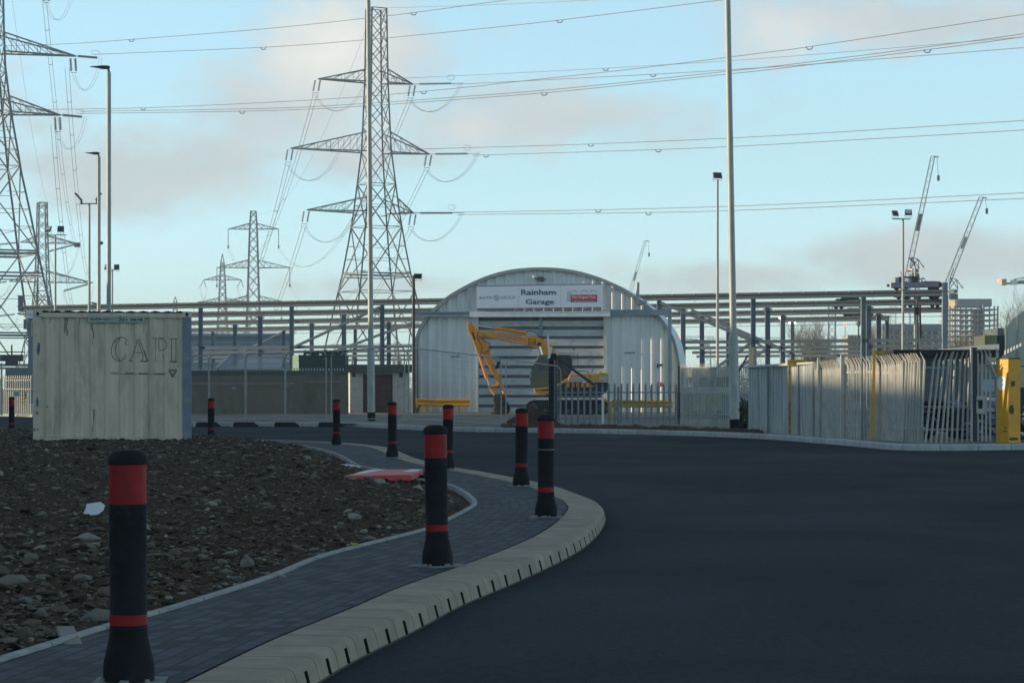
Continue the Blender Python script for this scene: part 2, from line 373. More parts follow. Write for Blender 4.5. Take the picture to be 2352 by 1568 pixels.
rd = MB(); rd.poly([(-70, -12, 0), (45, -12, 0), (45, 56, 0), (45, 150, 0), (-70, 150, 0)])
tag(rd.build('road', road_mat()), kind='structure')

def uv_block_mat(name, c, mort, su, sv, var=.2, jw=.03, offset=.5, rough=.8, bump=.4, tone=.08):
    m = mat(name, c, rough, 0, var, 5, spec=.3); nt = m.node_tree; n = nt.nodes; L = nt.links.new; b = n['Principled BSDF']
    src = b.inputs['Base Color'].links[0].from_socket
    uvn = n.new('ShaderNodeUVMap'); uvn.uv_map = 'UVMap'
    br = n.new('ShaderNodeTexBrick'); br.offset = offset; br.inputs['Scale'].default_value = 1; br.inputs['Brick Width'].default_value = su; br.inputs['Row Height'].default_value = sv
    br.inputs['Mortar Size'].default_value = jw; br.inputs['Mortar Smooth'].default_value = .25
    br.inputs['Color1'].default_value = (1-tone, 1-tone, 1-tone*.95, 1); br.inputs['Color2'].default_value = (1+tone, 1+tone, 1+tone*.9, 1); br.inputs['Mortar'].default_value = (1, 1, 1, 1)
    L(uvn.outputs[0], br.inputs[0])
    mu = n.new('ShaderNodeMix'); mu.data_type = 'RGBA'; mu.blend_type = 'MULTIPLY'; mu.inputs[0].default_value = 1; L(src, mu.inputs[6]); L(br.outputs[0], mu.inputs[7])
    mx = n.new('ShaderNodeMix'); mx.data_type = 'RGBA'; L(br.outputs[1], mx.inputs[0]); L(mu.outputs[2], mx.inputs[6]); mx.inputs[7].default_value = (*mort, 1)
    L(mx.outputs[2], b.inputs['Base Color'])
    bp = n.new('ShaderNodeBump'); bp.inputs['Strength'].default_value = bump; bp.inputs['Distance'].default_value = .006; bp.invert = True; L(br.outputs[1], bp.inputs['Height']); L(bp.outputs[0], b.inputs['Normal'])
    return m
# pavement of dark block paving between the soil edging and the kerb, laid in courses that follow the kerb
S = [0]
for a, b in zip(KC, KC[1:]): S.append(S[-1]+(b-a).length)
pv = MB(); pv.uv = []; ys = []; y = 2.0
while y < 84: ys.append(y); y += max(.12, y*.008)
NC = 20; hint = 0
for y in ys:
    a, b = Xe(y)+.03, Xi(y)+.03
    if b < a: b = a+.01
    for k in range(NC+1):
        q = Vector((a+(b-a)*k/NC, y)); best = 1e9; bi = 0
        for i in range(0, len(KC), 4):
            dd = (KC[i]-q).length_squared
            if dd < best: best = dd; bi = i
        t = (q-KC[bi]).dot(Vector((KN[bi].y, -KN[bi].x))); w = (q-KC[bi]).dot(KN[bi])
        pv.v.append(Vector((q.x, q.y, ZP+.02*max(0, 1-abs(y-27)/12)*0))); pv.uv.append((S[bi]+t, w))
for i in range(len(ys)-1):
    for k in range(NC):
        a = i*(NC+1)+k; pv.f.append((a, a+1, a+NC+2, a+NC+1)); pv.m.append(0)
paving = uv_block_mat('dark block paving', (.044, .053, .068), (.020, .023, .028), .20, .10, .35, .009, tone=.5)
tag(pv.build('pavement', paving), kind='structure')

# drainage kerb: cream units with a slot each, swept along the curve
ks = MB(); ks.uv = []; rows = []
sec_full = [(-.0, -.05), (.0, .012), (.022, .085), (.05, .112), (.10, .122), (.30, .124), (WT-.055, .124), (WT-.05, .05)]
sec_slot = [(-.0, -.05), (.0, .008), (.15, .010), (.15, .088), (.155, .1235), (.30, .124), (WT-.055, .124), (WT-.05, .05)]
kstep = .06; rowsv = []
def sec_at(i, sec, ds=0):
    p, nn = KC[i], KN[i]; t = Vector((nn.y, -nn.x)); out = []
    for o, z in sec: q = p+t*ds+nn*(o); out.append((Vector((q.x, q.y, z)), (S[i]+ds, o+z*.5)))
    return out
i = 0; seq = []
SL = .5; last = -1
for i in range(len(KC)):
    u = S[i] % SL
    if KC[i].y < 30 and abs(u-SL/2) < kstep/2 and S[i]-last > .3:
        last = S[i]
        for ds, full in ((-.036, True), (-.035, False), (.035, False), (.036, True)): seq.append((i, ds, full))
    elif KC[i].y < 30 and abs(u-SL/2) < kstep*1.1: continue
    else: seq.append((i, 0, True))
def slot_sec(mid):
    return [(0, -.05), (0, .008), (.09, .010), (.095, .075), (.020, .086), (.034, .112), (.058, .122), (WT-.055, .124), (WT-.05, .05)]
fullsec = [(0, -.05), (0, .012), (.010, .05), (.016, .075), (.021, .090), (.034, .112), (.058, .122), (WT-.055, .124), (WT-.05, .05)]
ns = len(fullsec)
for (i, ds, full) in seq:
    for v, uv in sec_at(i, fullsec if full else slot_sec(0), ds): ks.v.append(v); ks.uv.append(uv)
for r in range(len(seq)-1):
    for k in range(ns-1):
        a = r*ns+k; ks.f.append((a, a+1, a+ns+1, a+ns)); 
        slot = ((not seq[r][2]) or (not seq[r+1][2])) and k in (1, 2, 3)
        ks.m.append(1 if slot else 0)  # slot recesses coloured black to paint in their shade
kerbm = uv_block_mat('cream kerb units', (.315, .275, .215), (.085, .075, .06), .5, 5, .2, .007, 0, .85, tone=.07)
tag(ks.build('kerb', [kerbm, BLACK], smooth=False), kind='structure')
# dark joint between kerb and paving
jt = MB()
for i in range(0, len(KC)-4, 4):
    a, b = KC[i]+KN[i]*(WT-.052), KC[i]+KN[i]*(WT-.015); c, d = KC[i+4]+KN[i+4]*(WT-.015), KC[i+4]+KN[i+4]*(WT-.052)
    jt.poly([(a.x, a.y, ZP-.006), (b.x, b.y, ZP-.006), (c.x, c.y, ZP-.006), (d.x, d.y, ZP-.006)])
tag(jt.build('kerb_joint', mat('dark bedding', (.03, .029, .03), .95, 0, .4, 12)), kind='structure')
# thin concrete edging between soil and paving
ed = MB(); w = .05; ed.uv = []
en = normals(Ecurve)
S2 = [0]
for a, b in zip(Ecurve, Ecurve[1:]): S2.append(S2[-1]+(b-a).length)
for i in range(len(Ecurve)):
    p, nn = Ecurve[i], en[i]
    for o, z in ((-.04, -.05), (-.04, ZP+.012), (-.032, ZP+.018), (.008, ZP+.018), (.015, ZP+.012), (.015, -.05)):
        q = p+nn*o; ed.v.append(Vector((q.x, q.y, z))); ed.uv.append((S2[i], o+z))
for i in range(len(Ecurve)-1):
    for k in range(5): a = i*6+k; ed.f.append((a, a+1, a+7, a+6)); ed.m.append(0)
edm = uv_block_mat('concrete edging', (.30, .32, .31), (.12, .12, .12), .9, 5, .25, .01, 0, .9)
tag(ed.build('edging', edm), kind='structure')

# rough soil heap left of the edging
def soil_h(x, y):
    e = Xe(y)-x
    base = .08+.10*min(1, max(0, e-.05)/1.0)+.16*min(1, max(0, (y-30)/14))*min(1, max(0, e)/2.5)
    s = max(.06, min(1, e/.5))
    n_ = noise.fractal(Vector((x*1.3, y*1.3, 3)), 1, 2, 5)*.045+noise.fractal(Vector((x*6, y*6, 9)), 1, 2.1, 4)*.032
    rid = abs(noise.noise(Vector((x*13, y*13, 5))))*.040+abs(noise.noise(Vector((x*31, y*31, 8))))*.018
    return base+(n_+rid)*s
so = MB(); rws = []; y = 7.0
while y < 79: rws.append(y); y += max(.035, y*.0042)
NX = 330
for y in rws:
    x1 = Xe(y)-.03; x0 = -.2028*y-2.2
    if x1-x0 < .5: x0 = x1-.5
    for k in range(NX+1):
        x = x1+(x0-x1)*k/NX; z = soil_h(x, y)
        so.v.append(Vector((x, y, z)))
for i in range(len(rws)-1):
    for k in range(NX):
        a = i*(NX+1)+k; so.f.append((a, a+1, a+NX+2, a+NX+1)); so.m.append(0)
soilm = mat('dark soil', (.068, .048, .033), 1, 0, .45, 11, 1, 45, dirt=(.15, .12, .085), dscale=12, dth=(.54, .68), spec=.1)
tag(so.build('soil', soilm), kind='structure')
def stone(mb, c, r, rr):
    # a broken lump: jittered low cube-sphere
    q = rr.random()*6.28; ax = Matrix.Rotation(q, 3, 'Z') @ Matrix.Rotation(rr.uniform(-.5, .5), 3, 'X')
    sx, sy, sz = rr.uniform(.7, 1.5), rr.uniform(.6, 1.1), rr.uniform(.35, .75); vs = []
    for a, b in ((0, 1), (1, 0)): pass
    P0 = [(0, 0, 1), (.85, 0, .5), (.27, .8, .5), (-.7, .5, .5), (-.7, -.5, .5), (.27, -.8, .5), (.95, .3, -.1), (0, 1, -.1), (-1, .1, -.1), (-.3, -.95, -.1), (.7, -.7, -.15), (0, 0, -.7)]
    for p in P0:
        j = Vector(p)*(1+rr.uniform(-.38, .32)); vs.append(Vector(c)+ax @ Vector((j.x*sx*r, j.y*sy*r, j.z*sz*r)))
    mb.addf(vs, [(0, 1, 2), (0, 2, 3), (0, 3, 4), (0, 4, 5), (0, 5, 1), (1, 6, 2), (2, 6, 7), (2, 7, 3), (3, 7, 8), (3, 8, 4), (4, 8, 9), (4, 9, 5), (5, 9, 10), (5, 10, 1), (1, 10, 6), (6, 11, 7), (7, 11, 8), (8, 11, 9), (9, 11, 10), (10, 11, 6)])
rb = MB(); rr = random.Random(11)
N = 28000
for _ in range(N):
    y = 9+60*rr.random()**1.7; xe = Xe(y)-.06; x0 = -.2028*y-.6
    if x0 > xe: continue
    x = x0+(xe-x0)*rr.random()
    if xe-x < .12 and rr.random() < .8: continue
    t = rr.random()
    r = .008+.021*rr.random()**2 if t < .87 else (.024+.030*rr.random() if t < .992 else .05+.035*rr.random())
    rb.mi = rr.choices([0, 1, 2, 3], [.36, .24, .10, .30] if t < .87 or t > .97 else [.42, .13, .03, .42])[0]
    if y > 30: r *= 1.15
    stone(rb, (x, y, soil_h(x, y)+r*.15), r, rr)
tag(rb.build('rubble', STONE), 'brown and grey stones and clods strewn over the dark soil', kind='stuff')
# clods thrown on the block-paving edge of the heap and larger single stones
big = [(1175/1.653/1.0, 0)]
stones = [(200, 1236, .11, 2, 'rounded grey boulder in the soil left of the nearest bollard'), (800, 1168, .08, 2, 'pale pointed stone in the soil left of the second bollard'), (745, 1242, .085, 1, 'tan rounded boulder in the soil close to the paving edge'),
          (650, 1288, .055, 2, 'small whitish round stone by the edging below the yellow scrap'), (870, 1106, .09, 2, 'pale broken stone just below the red barrier board'), (70, 1290, .07, 1, 'brown grey boulder at the left edge of the picture'), (700, 1040, .14, 0, 'dark boulder on the far rim of the soil behind the rubble'),
          (20, 1345, .09, 1, 'grey boulder near the lower left corner of the soil'), (545, 1305, .05, 2, 'small pale stone midway along the soil edge')]
for x, y, r, mi, lab in stones:
    p = G(x, y, .22); sm = MB(); q = random.Random(int(x)); 
    stone(sm, (p.x, p.y, soil_h(p.x, p.y)+r*.3), r, q)
    o = sm.build('boulder', STONE[mi]); tag(o, lab, 'stone', 'larger stones lying in the soil')
    bv = o.modifiers.new('b', 'BEVEL'); bv.width = r*.12; bv.segments = 2
def sheet(px, py, L_, W_, rz, lab, m, name, cat, tilt=.15, zz=.2, hgt=.03, curl=.03, group=None):
    p = G(px, py, zz); mb = MB(); z0 = soil_h(p.x, p.y)+hgt if p.x < Xe(p.y) else ZP+hgt; rr2 = random.Random(int(px*7+py)); n = 9; rim = []
    for i in range(n):
        t_ = i/n*6.283; r_ = rr2.uniform(.6, 1.15)/max(abs(math.cos(t_)), abs(math.sin(t_)))**.6; a, b = .5*L_*math.cos(t_)*r_, .5*W_*math.sin(t_)*r_
        rim.append(Vector((p.x+a*math.cos(rz)-b*math.sin(rz), p.y+a*math.sin(rz)+b*math.cos(rz), z0+b*tilt-a*.16+rr2.uniform(-1, 1)*curl)))
    vs = [Vector((p.x, p.y, z0+curl*1.5))]+rim; mb.addf(vs, [(0, 1+i, 1+(i+1) % n) for i in range(n)])
    o = mb.build(name, m); so_ = o.modifiers.new('t', 'SOLIDIFY'); so_.thickness = .006
    return tag(o, lab, cat, group)
sheet(215, 1178, .22, .14, -.5, 'crumpled white plastic scrap in the soil beside the nearest bollard', PLAS, 'plastic_scrap', 'litter', .8, .22, .08, .006)
sheet(815, 1066, .5, .22, -.25, 'small white sheet lying on the paving edge behind the red barrier board', PLAS, 'plastic_scrap', 'litter', .1, .16, .02, .01)
YS = mat('yellow scrap', (.36, .32, .06), .7, 0, .4, 20)
for (x, y, L_, lab) in ((820, 1231, .11, 'yellow scrap near the second bollard'), (328, 1024, .26, 'yellow scrap against the container sill'), (93, 1017, .2, 'yellow scrap left of the container foot')):
    sheet(x, y, L_, L_*.4, .3, lab, YS, 'yellow_scrap', 'litter', .2, .22, .035, .008, 'yellow scraps in the soil')
pl = MB(); a = G(120, 1418, .24); pl.box((a.x+.05, a.y+.2, soil_h(a.x, a.y)+.04), (.09, .62, .03), R(14), R(3)); tag(pl.build('timber_offcut', mat('grey timber', (.22, .21, .19), .9, 0, .2, 9), bevel=.004), 'grey timber offcut lying against the paving edge at lower left', 'timber')

# far kerb with yard and verge behind it
fk_px = [(-160, 955), (0, 955.5), (70, 957), (446, 978), (680, 979.5), (809, 979.4), (963, 988), (1092, 992), (1278, 994), (1391, 995.5), (1595, 1001), (1759, 1008), (1922, 1021), (2045, 1033), (2110, 1035.6), (2249, 1034.4), (2352, 1032.4), (2560, 1029)]
FKr = [v2(G(x, y)) for x, y in fk_px]
FK = []
for a, b in zip(FKr, FKr[1:]):
    n_ = max(1, int((b-a).length/.5)); FK += [a+(b-a)*k/n_ for k in range(n_)]
FK.append(FKr[-1]); FK = smooth(FK, 3); FN = normals(FK)
if FN[len(FN)//2].y < 0: FN = [-n_ for n_ in FN]
S3 = [0]
for a, b in zip(FK, FK[1:]): S3.append(S3[-1]+(b-a).length)
fk = MB(); fk.uv = []
fs = [(0, -.05), (0, .10), (.015, .135), (.03, .14), (.155, .142), (.155, .0)]
for i in range(len(FK)):
    for o, z in fs:
        q = FK[i]+FN[i]*o; fk.v.append(Vector((q.x, q.y, z))); fk.uv.append((S3[i], o+z*.3+.2))
for i in range(len(FK)-1):
    for k in range(5): a = i*6+k; fk.f.append((a, a+1, a+7, a+6)); fk.m.append(0)
tag(fk.build('far_kerb', uv_block_mat('pale far kerb', (.40, .42, .42), (.17, .17, .17), .915, 5, .22, .012, 0, .85)), kind='structure')
yd = MB(); back = [FK[i]+FN[i]*.15 for i in range(0, len(FK), 4)]+[FK[-1]+FN[-1]*.15]
for a, b in zip(back, back[1:]):
    yd.poly([(a.x, a.y, .115), (b.x, b.y, .115), (b.x+(b.x)*.35, 190, .115), (a.x+a.x*.35, 190, .115)])
tag(yd.build('yard', mat('worn concrete yard', (.20, .19, .165), .9, 0, .25, .6, .2, 10, dirt=(.10, .095, .085), dscale=.35, dth=(.45, .62))), kind='structure')
vg = MB(); rr = random.Random(3)
pts = [G(x, y, .13) for x, y in [(1150, 981), (1290, 983.5), (1391, 984.5), (1595, 989), (1759, 996)]]
n_ = 160
def lerp_path(pts, t):
    t *= len(pts)-1; i = min(int(t), len(pts)-2); return pts[i].lerp(pts[i+1], t-i)
for i in range(n_+1):
    p = lerp_path(pts, i/n_)
    for k in range(9):
        q = k/8; d = q*3.4; z = .10+.10*math.sin(q*3.1)+noise.noise(Vector((p.x*2.3, d*2, 1)))*.09*math.sin(q*3.1)+noise.noise(Vector((p.x*9, d*7, 1)))*.05
        vg.v.append(Vector((p.x, p.y+.05+d, z)))
for i in range(n_):
    for k in range(8): a = i*9+k; vg.f.append((a, a+1, a+10, a+9)); vg.m.append(0)
tag(vg.build('verge', soilm), kind='structure')

# ------------------------------------------------------------------ unseen building added on the left to shade the road, stepped to shape shadows
sh = thing('warehouse', 'long grey building added out of view on the left to shade the road', 'building', (-52, 40, 0))
mb = MB(); mb.bx(-60, -45, -32, 57.99, 0, 11.8).bx(-60, -45, 58, 71.99, 0, 9.8).bx(-60, -45, 72, 85.99, 0, 11.2).bx(-60, -45, 86, 118, 0, 9.9); mb.build('wall', mat('shade building cladding', (.25, .27, .28), .7), sh)
mb = MB(); mb.bx(-60.2, -44.8, -32.2, 58, 11.803, 11.95).bx(-60.2, -44.8, 58.01, 71.9, 9.803, 9.95).bx(-60.2, -44.8, 71.91, 86.1, 11.203, 11.35).bx(-60.2, -44.8, 86.11, 118.2, 9.903, 10.05); mb.build('roof', CONCD, sh)

# ------------------------------------------------------------------ bollards
def make_bollard(label):
    t = thing('bollard', label, 'bollard', (0, 0, 0), 'black and red bollards along the kerb')
    MB().lathe([(.108, 0), (.110, .02), (.109, .075), (.105, .10), (.094, .145), (.085, .185), (.0815, .215), (.0815, .243), (.079, .246), (.080, .60), (.0795, .935)], n=40).build('body', RUB, t, True, local=True)
    MB().lathe([(.079, .9355), (.0850, .9375), (.0855, .958), (.080, .975), (.066, .989), (.040, .998), (.001, 1.0)], n=40).build('cap', RUB, t, True, local=True)
    MB().lathe([(.0795, .765), (.0806, .7655), (.0806, .9345), (.0795, .935)], n=40).build('red_band', RED, t, True, local=True)
    MB().lathe([(.0795, .247), (.0806, .2475), (.0806, .291), (.0795, .2915)], n=40).build('red_band', RED, t, True, local=True)
    f = MB(); q = random.Random(2); ring = []
    for k in range(24):
        a = k/24*2*math.pi; c, s = math.cos(a), math.sin(a); m_ = .152/max(abs(c), abs(s)); m_ *= 1+q.uniform(-.03, .03); ring.append((c*m_, s*m_))
    f.poly([(x, y, .006) for x, y in ring])
    for (x, y), (x2, y2) in zip(ring, ring[1:]+ring[:1]): f.poly([(x, y, .006), (x2, y2, .006), (x2, y2, -.02), (x, y, -.02)])
    for k in range(20):
        a = q.uniform(0, 6.28); h = q.uniform(.004, .022)**1; r = .112; f.box((r*math.cos(a), r*math.sin(a), h/2), (.012, .018, h), a)
    f.build('mortar_collar', MORT, t, local=True)
    return t
bl_px = [(296, 1567, 'nearest and largest bollard, in the lower left of the picture'), (1005, 1300, 'second nearest bollard, standing in the middle of the block paving'), (1254, 1188, 'bollard at the rounded nose of the kerb with a thin pale scratch round it'),
         (1197, 1117, 'bollard just behind and left of the one at the nose of the kerb'), (1028, 1078, 'bollard half hidden behind the second nearest one'), (901, 1051, 'bollard above the red barrier board in front of the brick store'),
         (773, 1023, 'bollard standing in front of the temporary fence feet'), (485, 1012, 'bollard directly right of the shipping container'), (27, 997, 'most distant bollard, left of the shipping container')]
proto = None
lean = [(.004, -.006), (0, -.022), (0, -.012), (.0, -.018), (0, -.012), (0, .0), (0, .0), (0, 0), (0, 0)]
for i, (x, y, lab) in enumerate(bl_px):
    p = G(x, y-1, ZP)
    if proto is None: proto = o = make_bollard(lab); o.location = (p.x, p.y, ZP+.002)
    else: o = dup(proto, (p.x, p.y, ZP+.002), lab)
    o.rotation_euler = (lean[i][0], lean[i][1], R(i*41))
    if i == 2: MB().lathe([(.0802, .655), (.0808, .656), (.0808, .661), (.0802, .662)], n=32).build('scratch', mat('pale scratch', (.22, .25, .26)), o, local=True)

# ------------------------------------------------------------------ shipping container
def container():
    L_, D_, H_ = 3.03, 2.44, 2.59
    t = thing('shipping_container', 'cream ten foot shipping container with worn outline lettering, on the soil', 'container', (-9.22, 48.6, .262)); t.rotation_euler = (0, 0, R(9))
    per = .283
    def off(x):                                                # depth of the pressed ribs, 0 = outermost
        u = ((x-.16) % per)/per
        return .03+.026*min(1, max(0, (abs(u-.5)*2-.38)/.24))
    mb = MB(); xs = [.15+i*.0118 for i in range(int((L_-.30)/.0118)+1)]+[L_-.15]
    for a, b in zip(xs, xs[1:]): mb.poly([(a, off(a), .16), (b, off(b), .16), (b, off(b), H_-.11), (a, off(a), H_-.11)])
    mb.bx(.01, .04, .1, D_-.05, .1, H_-.05).bx(L_-.04, L_-.01, .1, D_-.05, .1, H_-.05).bx(.01, L_-.01, D_-.05, D_-.01, .1, H_-.05)
    mb.build('side_panel', CREAMC, t, local=True)
    rf = MB(); n = 24
    for i in range(n):
        a, b = .1+(L_-.2)*i/n, .1+(L_-.2)*(i+1)/n; z1, z2 = H_-.012+.022*(i % 2), H_-.012+.022*((i+1) % 2)
        rf.poly([(a, .06, z1), (b, .06, z2), (b, D_-.06, z2), (a, D_-.06, z1)])
    rf.build('roof', CREAMC, t, local=True)
    MB().bx(.165, L_-.165, 0, .07, H_-.13, H_-.035).build('top_rail', CREAMC, t, local=True, bevel=.008)
    br = MB()
    for a, b in ((.165, .62), (.90, 2.13), (2.40, L_-.165)): br.bx(a, b, .005, .09, .015, .155)
    br.bx(.62, .90, .005, .09, .12, .155).bx(2.13, 2.40, .005, .09, .12, .155); br.build('bottom_rail', CREAMC, t, local=True, bevel=.006)
    pk = MB().bx(.62, .90, .03, .5, .012, .118).bx(2.13, 2.40, .03, .5, .012, .118); pk.build('fork_pocket', BLACK, t, local=True)
    MB().bx(0, .16, 0, .16, .12, H_-.12).build('corner_post', CREAMC, t, local=True, bevel=.008)
    MB().bx(L_-.17, L_, 0, .16, .12, H_-.12).build('corner_post', CBLUE, t, local=True, bevel=.008)['label'] = 'faded blue corner post'
    MB().bx(0, .16, D_-.16, D_, .12, H_-.12).build('corner_post', CREAMC, t, local=True); MB().bx(L_-.17, L_, D_-.16, D_, .12, H_-.12).build('corner_post', CREAMC, t, local=True)
    for x in (0, L_-.178):
        for z in (0, H_-.118):
            c = MB().bx(x-.003, x+.181, -.004, .166, z, z+.118).build('corner_casting', CREAMC, t, local=True, bevel=.012)
            h = MB(); pts = [(x+.089+.028*math.cos(a/12*6.283), z+.059+.04*math.sin(a/12*6.283)) for a in range(12)]; h.prism(pts, -.0065, .05); h.build('hole', BLACK, c, local=True)
    for z0, z1 in ((2.11, 2.40), (1.06, 1.36)):
        MB().bx(-.022, .11, -.012, .02, z0, z0+.02).bx(-.022, .11, -.012, .02, z1-.02, z1).bx(-.03, -.012, -.016, .1, z0, z1).build('hinge', CREAMC, t, local=True)
    # paint marks on the ribbed panel: thin films that follow the pressing
    def zx(X): return (X-315)/1612*L_
    def zz(Y): return (1540-Y)/1312*H_
    PM = [mat('outline paint', (.12, .135, .115), .8, 0, .5, 30), mat('worn outline paint', (.17, .18, .15), .8, 0, .5, 30), mat('grime streak', (.20, .215, .16), .9, 0, .35, 14)]
    mk = MB(); cur = [mk]
    def flush(name): cur[0].build(name, PM, t, local=True); cur[0] = MB()
    def stroke(pts, w=.016, m=0):
        mk = cur[0]; mk.mi = m; q = [Vector((zx(a), zz(b))) for a, b in pts]
        for a, b in zip(q, q[1:]):
            l = (b-a).length; n = max(1, int(l/.02)); d = (b-a).normalized(); nn = Vector((-d.y, d.x))*w/2
            for k in range(n):
                p0, p1 = a+(b-a)*k/n, a+(b-a)*min(n, k+1.15)/n
                q4 = [p0+nn, p1+nn, p1-nn, p0-nn]
                mk.poly([(v.x, off(v.x)-.004, v.y) for v in q4])
    for s_ in ([(1265, 505), (1240, 487), (1205, 482), (1160, 500), (1125, 545), (1108, 600), (1110, 650), (1130, 690), (1165, 712), (1200, 718)], [(1200, 490), (1168, 530), (1152, 580), (1150, 630), (1165, 675), (1195, 712)],
               [(1265, 505), (1248, 545), (1266, 562)], [(1200, 718), (1240, 692), (1262, 650)]): stroke(s_, .013)
    stroke([(1205, 482), (1160, 500), (1125, 545)], .02); flush('painted_letter')
    for s_ in ([(1380, 500), (1345, 600), (1310, 700), (1288, 718), (1330, 718)], [(1392, 500), (1438, 610), (1476, 716)], [(1384, 530), (1425, 640), (1432, 690), (1405, 718), (1478, 718)], [(1345, 632), (1425, 634)]): stroke(s_, .013)
    stroke([(1440, 615), (1476, 716)], .022); stroke([(1410, 718), (1476, 719)], .022); flush('painted_letter')
    for s_ in ([(1515, 492), (1640, 492)], [(1562, 495), (1560, 610)], [(1592, 500), (1592, 602)], [(1600, 495), (1650, 510), (1676, 550), (1665, 590), (1630, 610), (1588, 612)]): stroke(s_, .013)
    stroke([(1560, 610), (1560, 716)], .007, 1); stroke([(1535, 718), (1615, 718)], .007, 1); flush('painted_letter')
    for s_ in ([(1698, 495), (1788, 497)], [(1724, 500), (1722, 715)], [(1767, 500), (1767, 715)], [(1697, 720), (1783, 722)]): stroke(s_, .013)
    stroke([(1700, 722), (1780, 722)], .022); flush('painted_letter')
    stroke([(1100, 826), (1180, 832)], .01); stroke([(1100, 842), (1650, 846)], .009); stroke([(1250, 838), (1330, 838)], .035, 1); stroke([(1390, 836), (1480, 840)], .028, 1); stroke([(1545, 842), (1655, 843)], .032, 1); flush('painted_underline')
    stroke([(1693, 803), (1775, 805), (1733, 875), (1693, 803)], .022); stroke([(1712, 815), (1758, 816), (1733, 858), (1712, 815)], .008); flush('painted_triangle')
    q = random.Random(5)
    for X, y0, y1, w in ((925, 1190, 1445, .035), (920, 350, 560, .03), (660, 285, 470, .06), (635, 280, 440, .06), (485, 260, 350, .05), (780, 285, 380, .03), (1480, 1342, 1352, .05), (455, 1155, 1170, .05), (1640, 640, 780, .01)):
        y_ = y0
        while y_ < y1:
            ll = min(y1-y_, q.uniform(25, 60)); xx = X+q.uniform(-9, 9); stroke([(xx, y_), (xx+q.uniform(-6, 6), y_+ll)], w*q.uniform(.4, 1)*(1-.6*(y_-y0)/(y1-y0+1)), 2 if w > .032 else 0); y_ += ll
        flush('grime_streak')
    pri = mat('blue primer showing', (.13, .16, .19), .8, 0, .3, 12)
    for (a, b, c, d) in ((352, 392, 505, 690), (345, 375, 1060, 1180), (345, 370, 1200, 1245), (308, 345, 1370, 1405), (355, 378, 1370, 1400)):
        pts = []; 
        for k in range(14):
            w_ = q.uniform(.55, 1); ang = k/14*6.283; pts.append(((zx((a+b)/2)+.5*(zx(b)-zx(a))*math.cos(ang)*w_, -.0045 if a > 0 else 0, zz((c+d)/2)+.5*(zz(c)-zz(d))*math.sin(ang)*w_)))
        MB().poly([(min(.155, max(.005, x)), y, z) for x, y, z in pts]).build('worn_patch', pri, t, local=True)
    bd = MB().bx(zx(870), zx(1445), -.012, .012, zz(340), zz(276)).build('name_board', mat('board green grey', (.36, .42, .35), .6, 0, .1, 6, dirt=(.25, .28, .22), dscale=5), t, local=True)
    tx = MB(); tx.mi = 0; text(tx, 'mobile mini', zx(890), zz(318), zx(1088)-zx(890), zz(288)-zz(318), -.0135, .25, .02)
    text(tx, '731 9878', zx(1182), zz(326), zx(1424)-zx(1182), zz(298)-zz(326), -.0135, .1, .025)
    tx.mi = 1; text(tx, '0800', zx(1100), zz(322), zx(1168)-zx(1100), zz(296)-zz(322), -.0135)
    tx.build('lettering', [mat('board navy', (.015, .025, .08)), mat('board pale', (.22, .30, .36))], bd, local=True)
container()

# ------------------------------------------------------------------ lamp columns and floodlight masts
def tall_column(x, ybase, h, lab, dtop, band=True):
    p = G(x, ybase, ZP); t = thing('lamp_column', lab, 'lamp column', (p.x, p.y, ZP-.02), 'tall lamp columns'); t.rotation_euler = (0, dtop, 0)
    MB().lathe([(.145, .34), (.142, .345), (.139, 2.70), (.132, 2.78), (.108, 2.84), (.106, 2.86)], n=24).build('lower_shaft', GAL, t, True, local=True)
    MB().lathe([(.106, 2.861), (.102, 2.9), (.080, h)], n=20).build('upper_shaft', GAL, t, True, local=True)
    MB().lathe([(.150, 0), (.150, .339)], n=24).build('base_sleeve', RUB, t, True, local=True)
    MB().box((0, -.143, 1.1), (.11, .012, .5)).build('access_door', GAL, t, local=True)
    return t
tall_column(1688, 987, 16, 'tall galvanised lamp column by the fence right of the hut, top out of view', R(-.98))
tall_column(853, 966, 16, 'tall galvanised lamp column in front of the brick store, top out of view', R(-.42))
def street_lamp(x, ytop, d, w, lab, dx, hl=.74):
    pt = P(x, ytop, d); z = pt.z; t = thing('street_lamp', lab, 'street lamp', (pt.x, d, .08), 'street lamps with flat lanterns')
    h = z-.08
    MB().lathe([(w*.62, 0), (w*.58, 2.6), (w*.5, 2.7), (w*.46, h-.12), (w*.40, h-.1)], n=16).build('column', GAL, t, True, local=True)
    nk = MB().path([(0, 0, h-.12), (-.01, 0, h), (-.03, 0, h+.06)], [.05, .045, .04], 8)
    nk.build('neck', LAMPK, t, True, local=True)
    L_ = hl; sec = []
    hd = MB(); vs = []; prof = [(.05, .03, .05), (.0, .07, .10), (-.10, .14, .12), (-.30, .16, .115), (-.45, .15, .07), (-.62, .11, .045), (-.78, .04, .02)]
    for a, w_, th in prof:
        for k in range(10):
            q = k/10*6.283; vs.append(Vector((a*L_/.78, w_*math.cos(q), h+.10-(.78*.12-.12*abs(a)/.78*0)*0+th*.5*math.sin(q)-th*.3*(1 if math.sin(q) < 0 else 0)+(-a)*.02)))
    fs = [(i*10+k, i*10+(k+1) % 10, (i+1)*10+(k+1) % 10, (i+1)*10+k) for i in range(len(prof)-1) for k in range(10)]+[tuple(range(9, -1, -1)), tuple(range(60, 70))]
    hd.addf(vs, fs); hd.build('lantern', LAMPK, t, True, local=True)
    return t
street_lamp(250, 160, 100, .185, 'taller street lamp behind the container, dark flat lantern pointing left', 0)
t = street_lamp(227, 356, 137, .21, 'shorter street lamp behind the container, dark flat lantern pointing left', 0)
